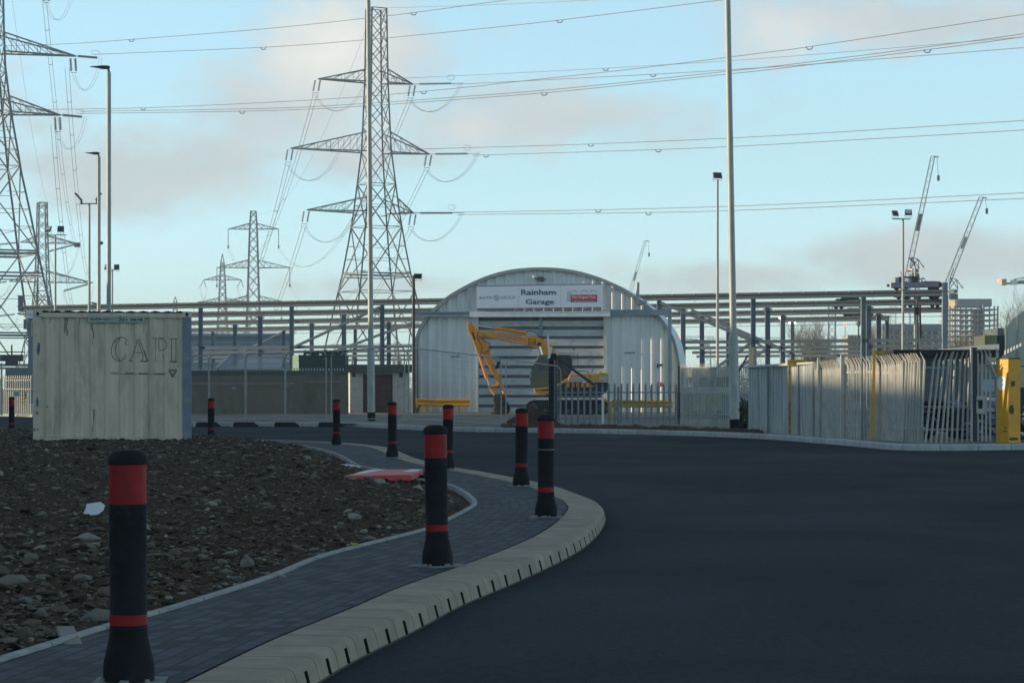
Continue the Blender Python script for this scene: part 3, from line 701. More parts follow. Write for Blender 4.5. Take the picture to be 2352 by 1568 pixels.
MB().box((.16, 0, 9.1), (.12, .1, .16)).tube((0, 0, 9.1), (.16, 0, 9.1), .02, n=6).build('small_sensor', LAMPK, t, local=True)

def flood_head(parent, x, z, yaw, pitch, w=.42, h=.36, m=LENS):
    Rm = Matrix.Rotation(yaw, 3, 'Z') @ Matrix.Rotation(pitch, 3, 'X')
    def loc(mb):
        for i, v in enumerate(mb.v): mb.v[i] = Vector((x, 0, z)) + Rm @ v
        return mb
    hd = loc(MB().box((0, 0, 0), (w, .09, h))).build('floodlight', LAMPK, parent, local=True, bevel=.012)
    loc(MB().box((0, -.048, .03*h/.36), (w*.80, .012, h*.62))).build('glass', m, hd, local=True)
    fr = MB(); fr.tube((x-w*.5, 0, z), (x-w*.5, 0, z-h*.78), .012, n=5).tube((x+w*.5, 0, z), (x+w*.5, 0, z-h*.78), .012, n=5).tube((x-w*.5, 0, z-h*.78), (x+w*.5, 0, z-h*.78), .012, n=5)
    fr.build('bracket', GAL, hd, local=True)
def flood_mast(x, ytop, d, w, lab, heads, bar=None, extra=None, tilt=0, xb=None):
    pt = P(x, ytop, d); h = pt.z; t = thing('floodlight_mast', lab, 'floodlight mast', (pt.x, d, 0), 'floodlight masts'); t.rotation_euler = (0, tilt, 0)
    MB().lathe([(w*.62, 0), (w*.56, h*.45), (w*.46, h)], n=14).build('mast', GAL, t, True, local=True)
    if bar: MB().box(((bar[0]+bar[1])/2, 0, h+.03), (bar[1]-bar[0], .09, .06)).build('crossbar', GALD, t, local=True)
    for hd in heads: flood_head(t, *hd)
    if extra: extra(t, h)
    return t
m1 = 170/F
flood_mast(127, 541, 170, .15, 'floodlight mast with two facing floodlights above the left end of the container', [(-16*m1, 8.2+.0, 0, 0)] if 0 else [((111-127)*m1, P(0, 526, 170).z, R(-20), R(-30), .42, .42), ((139.5-127)*m1, P(0, 526, 170).z, R(6), R(-25), .44, .42, GLASSD)], (-.55, .75))
def cctv(t, h):
    MB().box((.32, -.1, 6.0), (.30, .12, .10), ry=R(8)).tube((0, 0, 6.05), (.25, -.05, 6.05), .03, n=6).build('security_camera', GALD, t, local=True)
m2 = 140/F
t = flood_mast(205, 469, 140, .14, 'floodlight mast with two floodlights seen edge on, security camera lower down', [], (-.46, .46), cctv)
for s_ in (-1, 1):
    q = MB().box((s_*.48-.12*(1 if s_ < 0 else -.3), 0, 11.92-.12+.12), (.08, .40, .50), ry=R(-42*(1 if s_ < 0 else -.75))).box((s_*.43, 0, 11.60), (.09, .2, .22))
    q.build('floodlight', LAMPK, t, local=True)
m3 = 219/F
flood_mast(258, 620, 219, .15, 'floodlight mast half hidden behind the taller street lamp', [((246-258)*m3, P(0, 613, 219).z, R(-15), R(-30), .44, .46), ((268-258)*m3, P(0, 613, 219).z, R(5), R(-25), .46, .46, GLASSD)], (-.5, .6))
flood_mast(1648, 412, 124, .125, 'floodlight mast with a single floodlight left of the tall lamp column', [(0, P(0, 403, 124).z, R(18), R(155), .44, .30)], None)
def plate(t, h):
    z = P(0, 665, 153).z; MB().lathe([(.05, z-.05), (.28, z-.02), (.28, z+.02), (.05, z+.05)], n=16).build('collar_plate', GAL, t, True, local=True)
m5 = 153/F
flood_mast(2074, 504, 153, .15, 'floodlight mast with a dark and a pale floodlight in front of the crane runway', [((2056-2074)*m5, P(0, 490, 153).z, R(25), R(150), .40, .36), ((2086.5-2074)*m5, P(0, 488, 153).z, R(-5), R(-25), .42, .36)], (-.65, .45), plate)
def arm6(t, h):
    MB().path([(0, 0, h-.1), (-.1, 0, h+.3), (-.5, 0, h+.75)], .06, 6).build('bent_arm', LAMPK, t, local=True)
flood_mast(2102, 612, 213, .20, 'sunlit mast with a bent dark arm rising behind the crane trolley', [], None, arm6)
# dark column beside the brick store
p = P(950, 945, 121); t = thing('dark_lamp_post', 'dark lamp post with a single boxy floodlight at the left edge of the hut', 'lamp post', (p.x, 121, .1)); hh = P(0, 632, 121).z-.1
MB().lathe([(.085, 0), (.07, hh)], n=10).build('post', DARK, t, True, local=True)
flood_head(t, .19, hh-.05, R(20), R(-140), .40, .26, LENS)

# ------------------------------------------------------------------ the arched hut
HD = 128.0; mH = HD/F
def hx(x): return (x-CX)*mH
def hz(y): return CZ-(y-HY)*mH
def Z1(x, y): return 907.4+x/3.24, 592.8+y/3.24                       # enlargement used for measuring
arc_z = [(150, 1180), (150, 800), (150, 620), (162, 560), (185, 508), (222, 445), (270, 390), (340, 320), (420, 262), (500, 216), (600, 166), (720, 120), (850, 88), (980, 73), (1110, 70), (1240, 78), (1370, 100), (1500, 138), (1600, 178),
         (1700, 230), (1800, 295), (1900, 372), (1962, 432), (2025, 515), (2072, 605), (2098, 700), (2112, 800), (2116, 1180)]
arc = [(hx(Z1(*p)[0]), hz(Z1(*p)[1])) for p in arc_z]; arc[0] = (arc[0][0], .1); arc[-1] = (arc[-1][0], .1)
arcs = [arc[0]]+[(v.x, v.y) for v in spline([Vector(a) for a in arc[1:-1]], 5)]+[arc[-1]]
XL, XR = arc[0][0], arc[-1][0]
top_t = sorted([(x, z) for x, z in arcs[3:-3]], key=lambda a: a[0])
def arch(x): return interp(top_t, x)
hut = thing('arched_hut', 'silver corrugated arched hut with a wide banded shutter and a name sign over it', 'building', (hx(1260), HD, .1))
rf = MB(); n = len(arcs); dep = 5
for k in range(14):
    y0 = HD-.25+dep*k/13
    for x, z in arcs: rf.v.append(Vector((x, y0, z)))
for k in range(13):
    for i in range(n-1): a = k*n+i; rf.f.append((a, a+1, a+n+1, a+n)); rf.m.append(0)
rf.build('roof', HUTS, hut); MB().poly([(x, HD-.25+dep, z) for x, z in arcs]).build('back_wall', HUTS, hut)
ins = [(x*.985+.015*(XL+XR)/2, z-.16 if z > 1 else z) for x, z in arcs]
tr = MB()
for k in range(n-1):
    a, b, c, d = arcs[k], arcs[k+1], ins[k+1], ins[k]
    tr.poly([(a[0], HD-.26, a[1]), (b[0], HD-.26, b[1]), (c[0], HD-.26, c[1]), (d[0], HD-.26, d[1])]); tr.poly([(d[0], HD-.26, d[1]), (c[0], HD-.26, c[1]), (c[0], HD+.02, c[1]), (d[0], HD+.02, d[1])])
tr.build('arch_trim', mat('arch edge trim', (.27, .31, .32), .5, .3, .12, 2), hut)
dx0, dx1, dzt = hx(1098.5), hx(1387), hz(727)
per = 72/3.24*mH
def rib(u):                                                           # u in 0..1 over one period
    if u < .44: return 0
    if u < .59: return (u-.44)/.15
    if u < .82: return 1
    if u < .97: return (.97-u)/.15
    return 0
fc = MB(); x = XL+.10; brk = (0, .44, .59, .82, .97)
x_ref = hx(Z1(604, 0)[0])-per*.58
xs = []
k = -30
while k < 40:
    for b in brk: xs.append((x_ref+(k+b)*per, rib(b)))
    k += 1
for (a, ra), (b, rb_) in zip(xs, xs[1:]):
    if b <= XL+.02 or a >= XR-.02: continue
    a2, b2 = max(a, XL+.02), min(b, XR-.02); cuts = [a2]+[c for c in (dx0, dx1) if a2 < c < b2]+[b2]
    for c, d in zip(cuts, cuts[1:]):
        rc = ra+(rb_-ra)*((c-a)/(b-a)); rd_ = ra+(rb_-ra)*((d-a)/(b-a)); mid = (c+d)/2
        z0 = dzt if dx0 < mid < dx1 else .1
        fc.poly([(c, HD-.06*rc, z0), (d, HD-.06*rd_, z0), (d, HD-.06*rd_, max(z0+.01, arch(d)-.03)), (c, HD-.06*rc, max(z0+.01, arch(c)-.03))])
fc.build('front_wall', HUTS, hut)
# shutter of pressed horizontal panels
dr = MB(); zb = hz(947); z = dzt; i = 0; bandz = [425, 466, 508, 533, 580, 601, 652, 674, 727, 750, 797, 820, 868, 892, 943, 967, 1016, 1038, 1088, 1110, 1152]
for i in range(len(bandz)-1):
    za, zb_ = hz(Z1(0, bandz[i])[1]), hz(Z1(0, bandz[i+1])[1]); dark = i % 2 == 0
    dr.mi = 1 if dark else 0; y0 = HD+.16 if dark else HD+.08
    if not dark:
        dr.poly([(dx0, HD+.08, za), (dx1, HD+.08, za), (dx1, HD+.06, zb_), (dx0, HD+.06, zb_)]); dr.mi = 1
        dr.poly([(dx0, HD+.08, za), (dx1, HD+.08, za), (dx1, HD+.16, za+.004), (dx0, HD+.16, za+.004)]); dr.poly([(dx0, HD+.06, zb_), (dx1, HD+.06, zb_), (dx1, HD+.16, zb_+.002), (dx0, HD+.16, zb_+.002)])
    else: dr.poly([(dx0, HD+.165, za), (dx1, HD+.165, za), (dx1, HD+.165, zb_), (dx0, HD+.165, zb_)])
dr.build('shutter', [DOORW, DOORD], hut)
fr = MB(); fr.bx(dx0-.16, dx0, HD-.10, HD+.17, .1, dzt+.4).bx(dx1+.02, dx1+.16, HD-.10, HD+.17, .1, dzt+.4); fr.build('door_frame', HUTS, hut)
MB().bx(hx(1386), hx(1389.5), HD-.17, HD-.11, hz(835), hz(727)).build('door_rail', CREAMC, hut)
MB().bx(hx(1237.5), hx(1246), HD-.04, HD+.05, hz(772), hz(729)).build('centre_post', BEAMB, hut)
MB().bx(hx(950.5), hx(1081.8), HD-.45, HD-.28, hz(727.5), hz(722)).bx(hx(950.5), hx(1081.8), HD-.40, HD-.30, hz(722), hz(718)).bx(hx(950.5), hx(1081.8), HD-.48, HD-.28, hz(718), hz(715.5)).build('door_track', BEAMB, hut)
MB().bx(hx(1402.8), hx(1535.5), HD-.45, HD-.28, hz(725.5), hz(712.5)).build('door_track', BEAMB, hut)
MB().bx(hx(1081.8), hx(1402.7), HD-.50, HD-.22, hz(728), hz(714.8)).build('door_header', HUTS, hut)
MB().bx(hx(1533), hx(1540.5), HD-.4, HD-.22, .1, hz(712)).build('side_post', BEAMB, hut)
fp = MB().path([(hx(1464.5), HD-.35, hz(703)), (hx(1464.5), HD-.35, hz(650))], .085, 12).path([(hx(1467), HD-.3, hz(700)), (hx(1474), HD-.1, hz(697)), (hx(1480), HD+.2, hz(694))], .10, 8)
fp.build('flue_pipe', GAL, hut, True)
fl = MB().bx(hx(1236.5), hx(1249), HD-.34, HD-.14, hz(645.5), hz(636)).bx(hx(1229), hx(1256), HD-.2, HD-.1, hz(641.5), hz(640)).build('floodlight', LAMPK, hut)
MB().bx(hx(1238), hx(1247.5), HD-.355, HD-.342, hz(644.5), hz(639)).build('glass', GLASSD, fl)
MB().box((hx(1227.5), HD-.2, hz(635.5)), (.12, .25, .10), R(20)).bx(hx(1228), hx(1231), HD-.2, HD-.05, hz(639), hz(635)).build('security_camera', WHITE, hut)
MB().bx(hx(1034), hx(1057.5), HD-.10, HD-.073, hz(818.8), hz(817.2)).build('dark_slot', BLACK, hut); MB().bx(hx(1433), hx(1457.5), HD-.10, HD-.073, hz(810.8), hz(809.4)).build('dark_slot', BLACK, hut)
g_ = MB(); g_.mi = 0; g_.bx(hx(1507), hx(1511), HD-.12, HD-.075, hz(845), hz(836)).bx(hx(1512), hx(1519.5), HD-.11, HD-.075, hz(841), hz(836)); g_.build('wall_notice', DARK, hut)
g_ = MB().bx(hx(1508), hx(1520), HD-.11, HD-.075, hz(887), hz(878)).build('wall_notice', INKR, hut); MB().bx(hx(1510), hx(1518), HD-.113, HD-.111, hz(881.5), hz(880)).bx(hx(1510), hx(1515), HD-.113, HD-.111, hz(885), hz(883.5)).build('print', WHITE, g_)
MB().poly([(hx(1048), HD-.078, hz(903)), (hx(1052), HD-.078, hz(905)), (hx(1056.5), HD-.078, hz(893))]).build('scuff', WHITE, hut)

# name sign: a board in three panels
sg = thing('name_sign', 'wide pale sign board over the shutter reading Rainham Garage between two logos', 'sign', (hx(1242), HD-.55, hz(683)))
SY = HD-.60
bd = MB(); q = [(hx(1098.5), hz(710)), (hx(1386.5), hz(708.3)), (hx(1386.5), hz(653.2)), (hx(1098.5), hz(656.3))]; bd.prism(q, SY, SY+.05); bd.build('board', SIGNW, sg)
MB().bx(hx(1098), hx(1387), SY+.051, HD-.08, hz(712), hz(710.2)).build('bracket_rail', GAL, sg)
ln = MB()
def sl(x0, y0, x1, y1, w, mb, y_=SY-.004):
    a, b = Vector((hx(x0), 0, hz(y0))), Vector((hx(x1), 0, hz(y1))); d = (b-a).normalized(); nn = Vector((-d.z, 0, d.x))*w/2
    mb.poly([(v.x, y_, v.z) for v in (a+nn, b+nn, b-nn, a-nn)])
sl(1098.5, 657.2, 1386.5, 654.2, .035, ln); sl(1098.5, 709, 1386.5, 707.3, .035, ln); ln.build('blue_edge_line', INKN, sg)
ln = MB(); sl(1194.8, 657.5, 1194.8, 707, .012, ln); sl(1290.5, 657, 1290.5, 707, .012, ln); ln.build('panel_joint', mat('joint grey', (.32, .36, .45)), sg)
def Z2(x, y): return (1800+x/4.3556)/1.6531, (1040+y/4.3556)/1.6531      # closer enlargement of the sign
def stext(mb, s, x0, y0, x1, y1, **k):
    a = Z2(x0, y1); b = Z2(x1, y0); text(mb, s, hx(a[0]), hz(a[1]), hx(b[0])-hx(a[0]), hz(b[1])-hz(a[1]), SY-.005, **k)
mb = MB(); stext(mb, 'Rainham', 803, 262, 1375, 354, bold=.022); mb.build('place_lettering', INKD, sg)
mb = MB(); stext(mb, 'Garage', 878, 420, 1342, 532, bold=.022); mb.build('garage_lettering', INKD, sg)
mb = MB(); stext(mb, 'RATP', 118, 374, 328, 416, bold=.012); stext(mb, 'GROUP', 462, 370, 712, 416); mb.build('group_lettering', INKG, sg)
mb = MB()
def zl(pts, w, mb, yy=SY-.005):
    q = [Z2(*p) for p in pts]
    for a, b in zip(q, q[1:]): sl(a[0], a[1], b[0], b[1], w, mb, yy)
zl([(400+38*math.cos(a/20*6.283), 394+38*math.sin(a/20*6.283)) for a in range(21)], .035, mb); zl([(350, 372), (372, 376), (395, 395), (405, 420), (406, 450)], .03, mb); zl([(372, 376), (400, 384), (420, 400)], .02, mb); mb.build('ring_emblem', INKC, sg)
a = Z2(1617, 352); b = Z2(2050, 440); MB().poly([(hx(a[0]), SY-.004, hz(b[1])), (hx(b[0]), SY-.004, hz(b[1])), (hx(b[0]), SY-.004, hz(a[1])), (hx(a[0]), SY-.004, hz(a[1]))]).build('red_block', INKR, sg)
a = Z2(1617, 440); b = Z2(2050, 474); MB().poly([(hx(a[0]), SY-.004, hz(b[1])), (hx(b[0]), SY-.004, hz(b[1])), (hx(b[0]), SY-.004, hz(a[1])), (hx(a[0]), SY-.004, hz(a[1]))]).build('navy_block', INKN, sg)
mb = MB(); a = Z2(1636, 422); b = Z2(2030, 366); text(mb, 'The Original Tour', hx(a[0]), hz(a[1]), hx(b[0])-hx(a[0]), hz(b[1])-hz(a[1]), SY-.008, bold=.01)
a = Z2(1650, 466); b = Z2(2020, 448); text(mb, 'LONDON SIGHTSEEING', hx(a[0]), hz(a[1]), hx(b[0])-hx(a[0]), hz(b[1])-hz(a[1]), SY-.008); mb.build('tour_lettering', WHITE, sg)
mb = MB()
for x0 in (1610, 1782, 1935): zl([(x0, 315-(0 if x0 > 1700 else -5)), (x0+30, 288), (x0+60, 280), (x0+90, 290), (x0+115, 312)], .022, mb)
mb.build('arch_motif', INKR, sg)
mb = MB(); zl([(1565, 470), (1565, 320), (1587, 288), (1606, 320), (1608, 470)], .02, mb); zl([(1585, 325), (1585, 470)], .012, mb)
for y_ in (340, 370, 400, 430, 455): zl([(1565, y_), (1608, y_+3)], .012, mb)
mb.build('clock_tower_motif', INKG, sg)

# crash barriers in front of the hut
def barrier(x0, x1, y0, y1, lab, d, m):
    t = thing('crash_barrier', lab, 'barrier', (P((x0+x1)/2, 940, d).x, d, .1)); a = P(x0, y1, d); b = P(x1, y0, d)
    mb = MB(); h = b.z-a.z
    prof = [(-.0, 0), (-.06, .10), (-.06, .28), (.0, .42), (.0, .58), (-.06, .72), (-.06, .90), (0, 1)]
    for (o0, v0), (o1, v1) in zip(prof, prof[1:]): mb.poly([(a.x, d+o0, a.z+v0*h), (b.x, d+o0, a.z+v0*h), (b.x, d+o1, a.z+v1*h), (a.x, d+o1, a.z+v1*h)])
    mb.build('rail', m, t)
    MB().prism([(a.x-.02, a.z-.10), (a.x+.12, a.z-.02), (a.x+.16, a.z+h*.5), (a.x+.12, a.z+h+.02), (a.x-.02, a.z+h+.10)], d-.12, d-.07).build('end_wing', YEL, t)
    for f in (.17, .80): MB().bx(a.x+(b.x-a.x)*f-.05, a.x+(b.x-a.x)*f+.05, d+.01, d+.12, .1, a.z+h*.6).build('post', m, t)
barrier(962, 1089, 916, 933, 'yellow crash barrier at the foot of the hut left of the shutter', HD-1.6, YEL)
barrier(1398, 1552, 918, 935, 'ochre crash barrier at the foot of the hut right of the shutter, behind palisade fencing', HD-1.6, YELD)

HP = Vector((hx(1260), HD))
def spin(o, a=R(-7.6), sx=1.01):
    v = Vector((o.location.x, o.location.y))-HP; v.x *= sx; c, s_ = math.cos(a), math.sin(a)
    o.location = (HP.x+v.x*c-v.y*s_, HP.y+v.x*s_+v.y*c, o.location.z); o.rotation_euler.z = a; o.scale.x = sx
for o in (hut, sg, bpy.data.objects['crash_barrier'], bpy.data.objects['crash_barrier.001']): spin(o)

# ------------------------------------------------------------------ the tracked excavator, side on
ED = 117.0
def EP(x, y):                                                          # enlargement coordinates -> X, Z on the machine's plane
    return XZ(1028.4+x/5.55, 713.8+y/5.55, ED)
ex = thing('excavator', 'yellow tracked excavator side on before the shutter, bucket resting on the ground', 'excavator', (EP(1500, 0)[0], ED, .1))
dzE = .1-EP(0, 1296)[1]
def EQ(x, y): a, b = EP(x, y); return a, max(.1, b+dzE*max(0, (y-900)/396))
def eprism(pts, y0, y1, name, m, parent=None, bev=.02): return MB().prism([EQ(*p) for p in pts], ED+y0, ED+y1).build(name, m, parent or ex, bevel=bev)
boom = eprism([(388, 262), (470, 250), (560, 262), (600, 275), (700, 290), (900, 312), (1020, 325), (1130, 328), (1230, 368), (1310, 430), (1350, 490), (1400, 570), (1430, 640), (1380, 680), (1290, 620), (1235, 556), (1180, 505), (1130, 475), (1030, 440), (900, 415), (700, 380), (560, 350), (430, 330), (385, 300)], -.21, .21, 'boom', JCB)
stick = eprism([(250, 172), (265, 150), (290, 140), (325, 180), (385, 240), (405, 300), (460, 370), (510, 430), (525, 490), (560, 580), (620, 740), (688, 900), (684, 936), (640, 938), (590, 830), (510, 690), (440, 552), (395, 545), (368, 520), (358, 470), (300, 330), (258, 255)], -.16, .16, 'stick', JCB)
def cyl(a, b, r, name, m, y=0, par=None, n=12):
    p, q = EQ(*a), EQ(*b); return MB().tube((p[0], ED+y, p[1]), (q[0], ED+y, q[1]), r, n=n).build(name, m, par or ex, True)
cyl((605, 222), (1010, 283), .085, 'stick_ram', JCB, -.05); cyl((315, 180), (606, 222), .035, 'ram_rod', CHROME, -.05)
cyl((604, 221), (668, 231), .105, 'ram_collar', JCB, -.05)
cyl((400, 560), (495, 855), .065, 'bucket_ram', JCB, -.05); cyl((494, 852), (530, 965), .03, 'ram_rod', CHROME, -.05); cyl((478, 800), (500, 862), .08, 'ram_collar', JCB, -.05)
cyl((1165, 455), (1205, 590), .075, 'boom_ram', CHROME, -.32); cyl((1195, 560), (1260, 800), .11, 'ram_barrel', JCB, -.32)
cyl((520, 968), (665, 940), .06, 'bucket_link', JCB, -.12); cyl((530, 965), (605, 1060), .055, 'bucket_link', JCB, -.12); cyl((685, 935), (725, 1060), .07, 'bucket_link', JCB, .0)
for a, r in (((290, 160), .07), ((395, 285), .10), ((665, 935), .08), ((1165, 425), .10), ((528, 965), .07), ((1000, 283), .07), ((1345, 510), .09)):
    p = EQ(*a); MB().tube((p[0], ED-.27, p[1]), (p[0], ED+.27, p[1]), r, n=14).build('pivot_pin', JCBD if a[0] != 1165 else DARK, ex, True)
eprism([(470, 285), (500, 265), (535, 265), (560, 290), (560, 330), (500, 332), (470, 318)], -.235, -.212, 'boom_cheek', JCBD)
eprism([(385, 285), (470, 265), (470, 330), (425, 330)], -.235, -.212, 'boom_cheek', JCBD)
bk = eprism([(590, 1058), (640, 1042), (700, 1046), (735, 1072), (748, 1130), (790, 1190), (800, 1240), (770, 1290), (640, 1294), (598, 1292), (584, 1230), (606, 1190), (582, 1120)], -.5, .5, 'bucket', RUST)
for k in range(5):
    p = EQ(585, 1280); MB().box((p[0]-.03, ED-.42+k*.21, .16), (.16, .07, .08)).build('bucket_tooth', RUST, bk)
eprism([(690, 1180), (735, 1110), (752, 1140), (792, 1200), (780, 1235)], -.505, .505, 'bucket_side', TRACK, bk)
# house
cab = eprism([(1155, 565), (1290, 558), (1395, 558), (1400, 940), (1280, 958), (1100, 972), (1066, 962), (1052, 850), (1078, 715), (1120, 640)], -.62, .30, 'cab', GUARD, bev=.04)
eprism([(1158, 700), (1275, 700), (1275, 757), (1160, 755)], -.635, -.622, 'window', GLASSD, cab, 0)
eprism([(1046, 850), (1052, 790), (1078, 715), (1120, 640), (1128, 640), (1090, 715), (1064, 795), (1060, 850), (1072, 962), (1060, 960)], -.66, -.635, 'windscreen_frame', DARK, cab, 0)
eprism([(1045, 810), (1052, 800), (1054, 850), (1048, 850)], -.68, -.661, 'wiper_glint', WHITE, cab, 0)
eprism([(1405, 560), (1565, 562), (1585, 620), (1582, 745), (1535, 850), (1402, 935)], -.60, .30, 'cab_rear', mat('dark mesh guard', (.055, .06, .065), .8, 0, .3, 6), bev=.03)
MB().path([(*[EQ(1400, 540)[0]], ED-.5, EQ(1400, 540)[1]), (EQ(1590, 545)[0], ED-.5, EQ(1590, 545)[1])], .015).tube((EQ(1605, 490)[0], ED-.5, EQ(1605, 490)[1]), (EQ(1605, 545)[0], ED-.5, EQ(1605, 545)[1]), .012, n=5).box((EQ(1605, 490)[0], ED-.5, EQ(1605, 490)[1]), (.08, .05, .06)).build('mirror_arm', DARK, ex)
MB().path([(EQ(1575, 560)[0], ED-.5, EQ(1575, 560)[1]), (EQ(1650, 555)[0], ED-.5, EQ(1650, 555)[1]), (EQ(1655, 700)[0], ED-.5, EQ(1655, 700)[1])], .012, 5).build('hand_rail', DARK, ex)
eprism([(1098, 985), (1285, 962), (1410, 925), (1480, 880), (1540, 845), (1545, 880), (1480, 915), (1420, 955), (1290, 988), (1105, 1008)], -1.15, .9, 'cab_sill', JCBD, bev=.015)
eprism([(1100, 1010), (1290, 1010), (1290, 1050), (1130, 1048), (1108, 1030)], -1.13, .9, 'sill_panel', JCB, bev=.015)
eprism([(1110, 1012), (1520, 905), (2030, 905), (2030, 1000), (1960, 1060), (1300, 1070)], -1.05, 1.0, 'slew_deck', DARK, bev=0)
bonn = eprism([(1545, 812), (1600, 805), (1800, 800), (1805, 893), (1525, 893)], -1.2, 1.1, 'bonnet', JCB, bev=.03)
eprism([(1540, 842), (1775, 842), (1778, 880), (1535, 880)], -1.208, -1.202, 'side_stripe', mat('faded blue stripe', (.42, .46, .55), .6, 0, .25, 8), bonn, 0)
cw = eprism([(1808, 805), (1905, 795), (1925, 775), (1960, 790), (2020, 795), (2038, 830), (2036, 895), (1808, 895)], -1.2, 1.1, 'counterweight', JCBD, bev=.03)
eprism([(1920, 842), (2020, 842), (2020, 878), (1920, 878)], -1.208, -1.202, 'side_stripe', mat('pale stripe', (.5, .52, .55), .6, 0, .25, 8), cw, 0)
for k in range(5): eprism([(1503+k*62, 915), (1545+k*62, 915), (1545+k*62, 968), (1505+k*62, 968)], -1.19, -1.051, 'side_panel', JCB, bev=.012)
eprism([(1790, 905), (1860, 905), (1860, 965), (1790, 965)], -1.17, -1.051, 'side_panel', JCBD, bev=.012)
MB().path([(EQ(1640, 800)[0], ED-.9, EQ(1640, 795)[1]), (EQ(1660, 770)[0], ED-.9, EQ(1660, 765)[1]), (EQ(1780, 780)[0], ED-.9, EQ(1780, 775)[1]), (EQ(1790, 800)[0], ED-.9, EQ(1790, 800)[1])], .02).path([(EQ(1825, 800)[0], ED-.9, EQ(1825, 785)[1]), (EQ(1850, 740)[0], ED-.9, EQ(1850, 740)[1])], .02).build('grab_rail', DARK, ex)
tr = MB(); p = EQ(1730, 905); MB().tube((p[0], ED-1.21, p[1]), (p[0], ED-1.0, p[1]-.12), .06, n=8).build('filler_cap', WHITE, ex)
for s_, y0 in ((0, -1.25), (1, .75)):
    out = []; 
    for k in range(9): a = R(90+k*22.5); out.append((EP(1090, 0)[0]+.33*math.cos(a), .1+.33+.33*math.sin(a)))
    for k in range(9): a = R(270+k*22.5); out.append((EP(1960, 0)[0]+.33*math.cos(a), .1+.33+.33*math.sin(a)))
    tk = MB().prism(out, ED+y0, ED+y0+.5).build('track', TRACK, ex)
    wl = MB(); 
    for k in range(7):
        cx_ = EP(1090+k*145, 0)[0]; 
        MB().tube((cx_, ED+y0-.02, .43 if k in (0, 6) else .30), (cx_, ED+y0+.1, .43 if k in (0, 6) else .30), .22 if k in (0, 6) else .10, n=16).build('track_wheel', RUST, tk, True)
    pd = MB()
    for k in range(34): x = EP(1100+k*25.5, 0)[0]; pd.box((x, ED+y0+.25, .775), (.05, .5, .03)); pd.box((x, ED+y0+.25, .107), (.05, .5, .015))
    pd.build('grouser', TRACK, tk)
hs = MB()
for pts in ([(395, 275), (375, 320), (400, 380), (435, 450), (430, 530), (415, 555)], [(400, 330), (480, 390), (540, 430), (545, 490), (500, 520), (450, 545)], [(1005, 262), (1080, 262), (1130, 285), (1175, 330), (1230, 365)], [(640, 280), (820, 300), (1000, 310)], [(600, 640), (640, 650), (655, 690), (640, 730)]):
    sp = spline([Vector((EQ(*p)[0], ED-.26, EQ(*p)[1])) for p in pts], 5); MB().path(sp, .018 if pts[0][0] != 640 else .01, 6).build('hose', BLACK, ex, True)
p = EQ(640, 690); MB().box((p[0], ED-.05, p[1]), (.14, .3, .34), ry=R(20)).build('work_lamp', BLACK, ex)
# lettering on the boom
def etext(s, x0, y0, x1, hpx, m, name, par, slope, bold=0):
    a = EQ(x0, y0); b = EQ(x1, y0+slope*(x1-x0)); w_ = math.hypot(b[0]-a[0], b[1]-a[1]); mb = MB()
    text(mb, s, a[0], a[1], w_, hpx/5.55*ED/F, ED-.214, rot=math.atan2(b[1]-a[1], b[0]-a[0]), bold=bold); mb.build(name, m, par)
LB = mat('light blue lettering', (.07, .24, .42), .6, 0, .15)
etext('DICKINSON', 617, 346, 985, 44, LB, 'owner_lettering', boom, .135, .008)
etext('JCB', 1038, 425, 1110, 46, BLACK, 'maker_lettering', boom, .11, .02)
bb = MB(); q = [EQ(*p) for p in ((1028, 360), (1118, 370), (1120, 440), (1030, 428))]
for a, b in zip(q, q[1:]+q[:1]):
    d = (Vector(b)-Vector(a)).normalized(); nn = Vector((-d.y, d.x))*.012; bb.poly([(v.x, ED-.2135, v.y) for v in (Vector(a)+nn, Vector(b)+nn, Vector(b)-nn, Vector(a)-nn)])
bb.build('badge_frame', BLACK, boom)
MB().prism([EQ(*p) for p in ((305, 272), (325, 272), (357, 372), (338, 376))], ED-.166, ED-.1605).build('number_plate', BLACK, stick)
a = EQ(322, 372); mb = MB(); text(mb, 'JS130', EQ(340, 365)[0], EQ(340, 365)[1], .28, .045, ED-.169, rot=math.atan2(EQ(318, 280)[1]-EQ(345, 365)[1], EQ(318, 280)[0]-EQ(345, 365)[0])); mb.build('number_lettering', JCBD, stick)
MB().prism([EQ(*p) for p in ((560, 680), (590, 672), (612, 745), (585, 752))], ED-.166, ED-.1605).build('worn_decal', mat('worn decal', (.35, .33, .12)), stick)

# ------------------------------------------------------------------ brick store, concrete wall, posts near the hut
WD = 124.0
st = thing('brick_store', 'small whitewashed flat-roofed brick store with a brown door left of the hut', 'building', (P(865, 0, WD).x, WD, .1))
def wx(x): return (x-CX)*WD/F
def wz(y): return CZ-(y-HY)*WD/F
MB().bx(wx(804), wx(833.8), WD, WD+.2, .1, wz(855)).bx(wx(902), wx(936), WD, WD+.2, .1, wz(855)).bx(wx(833.8), wx(902), WD, WD+.2, wz(858), wz(855)).bx(wx(804), wx(804)+.2, WD+.2, WD+2.6, .1, wz(855)).bx(wx(936)-.2, wx(936), WD+.2, WD+2.6, .1, wz(855)).build('wall', WBRICK, st)
MB().poly([(wx(797), WD+1.2, .1), (wx(804), WD, .1), (wx(804), WD, wz(853)), (wx(796), WD+1.2, wz(846))]).build('buttress', WBRICK, st)
MB().bx(wx(794), wx(948), WD-.35, WD+3, wz(854.6), wz(837)).build('roof', CONCD, st)
MB().bx(wx(834), wx(902), WD+.05, WD+.1, .1, wz(858)).build('door', BROWN, st)
for a, b in ((809, 817), (917, 925)): MB().bx(wx(a), wx(b), WD-.02, WD+.01, wz(866), wz(856)).build('air_brick', BROWN, st)
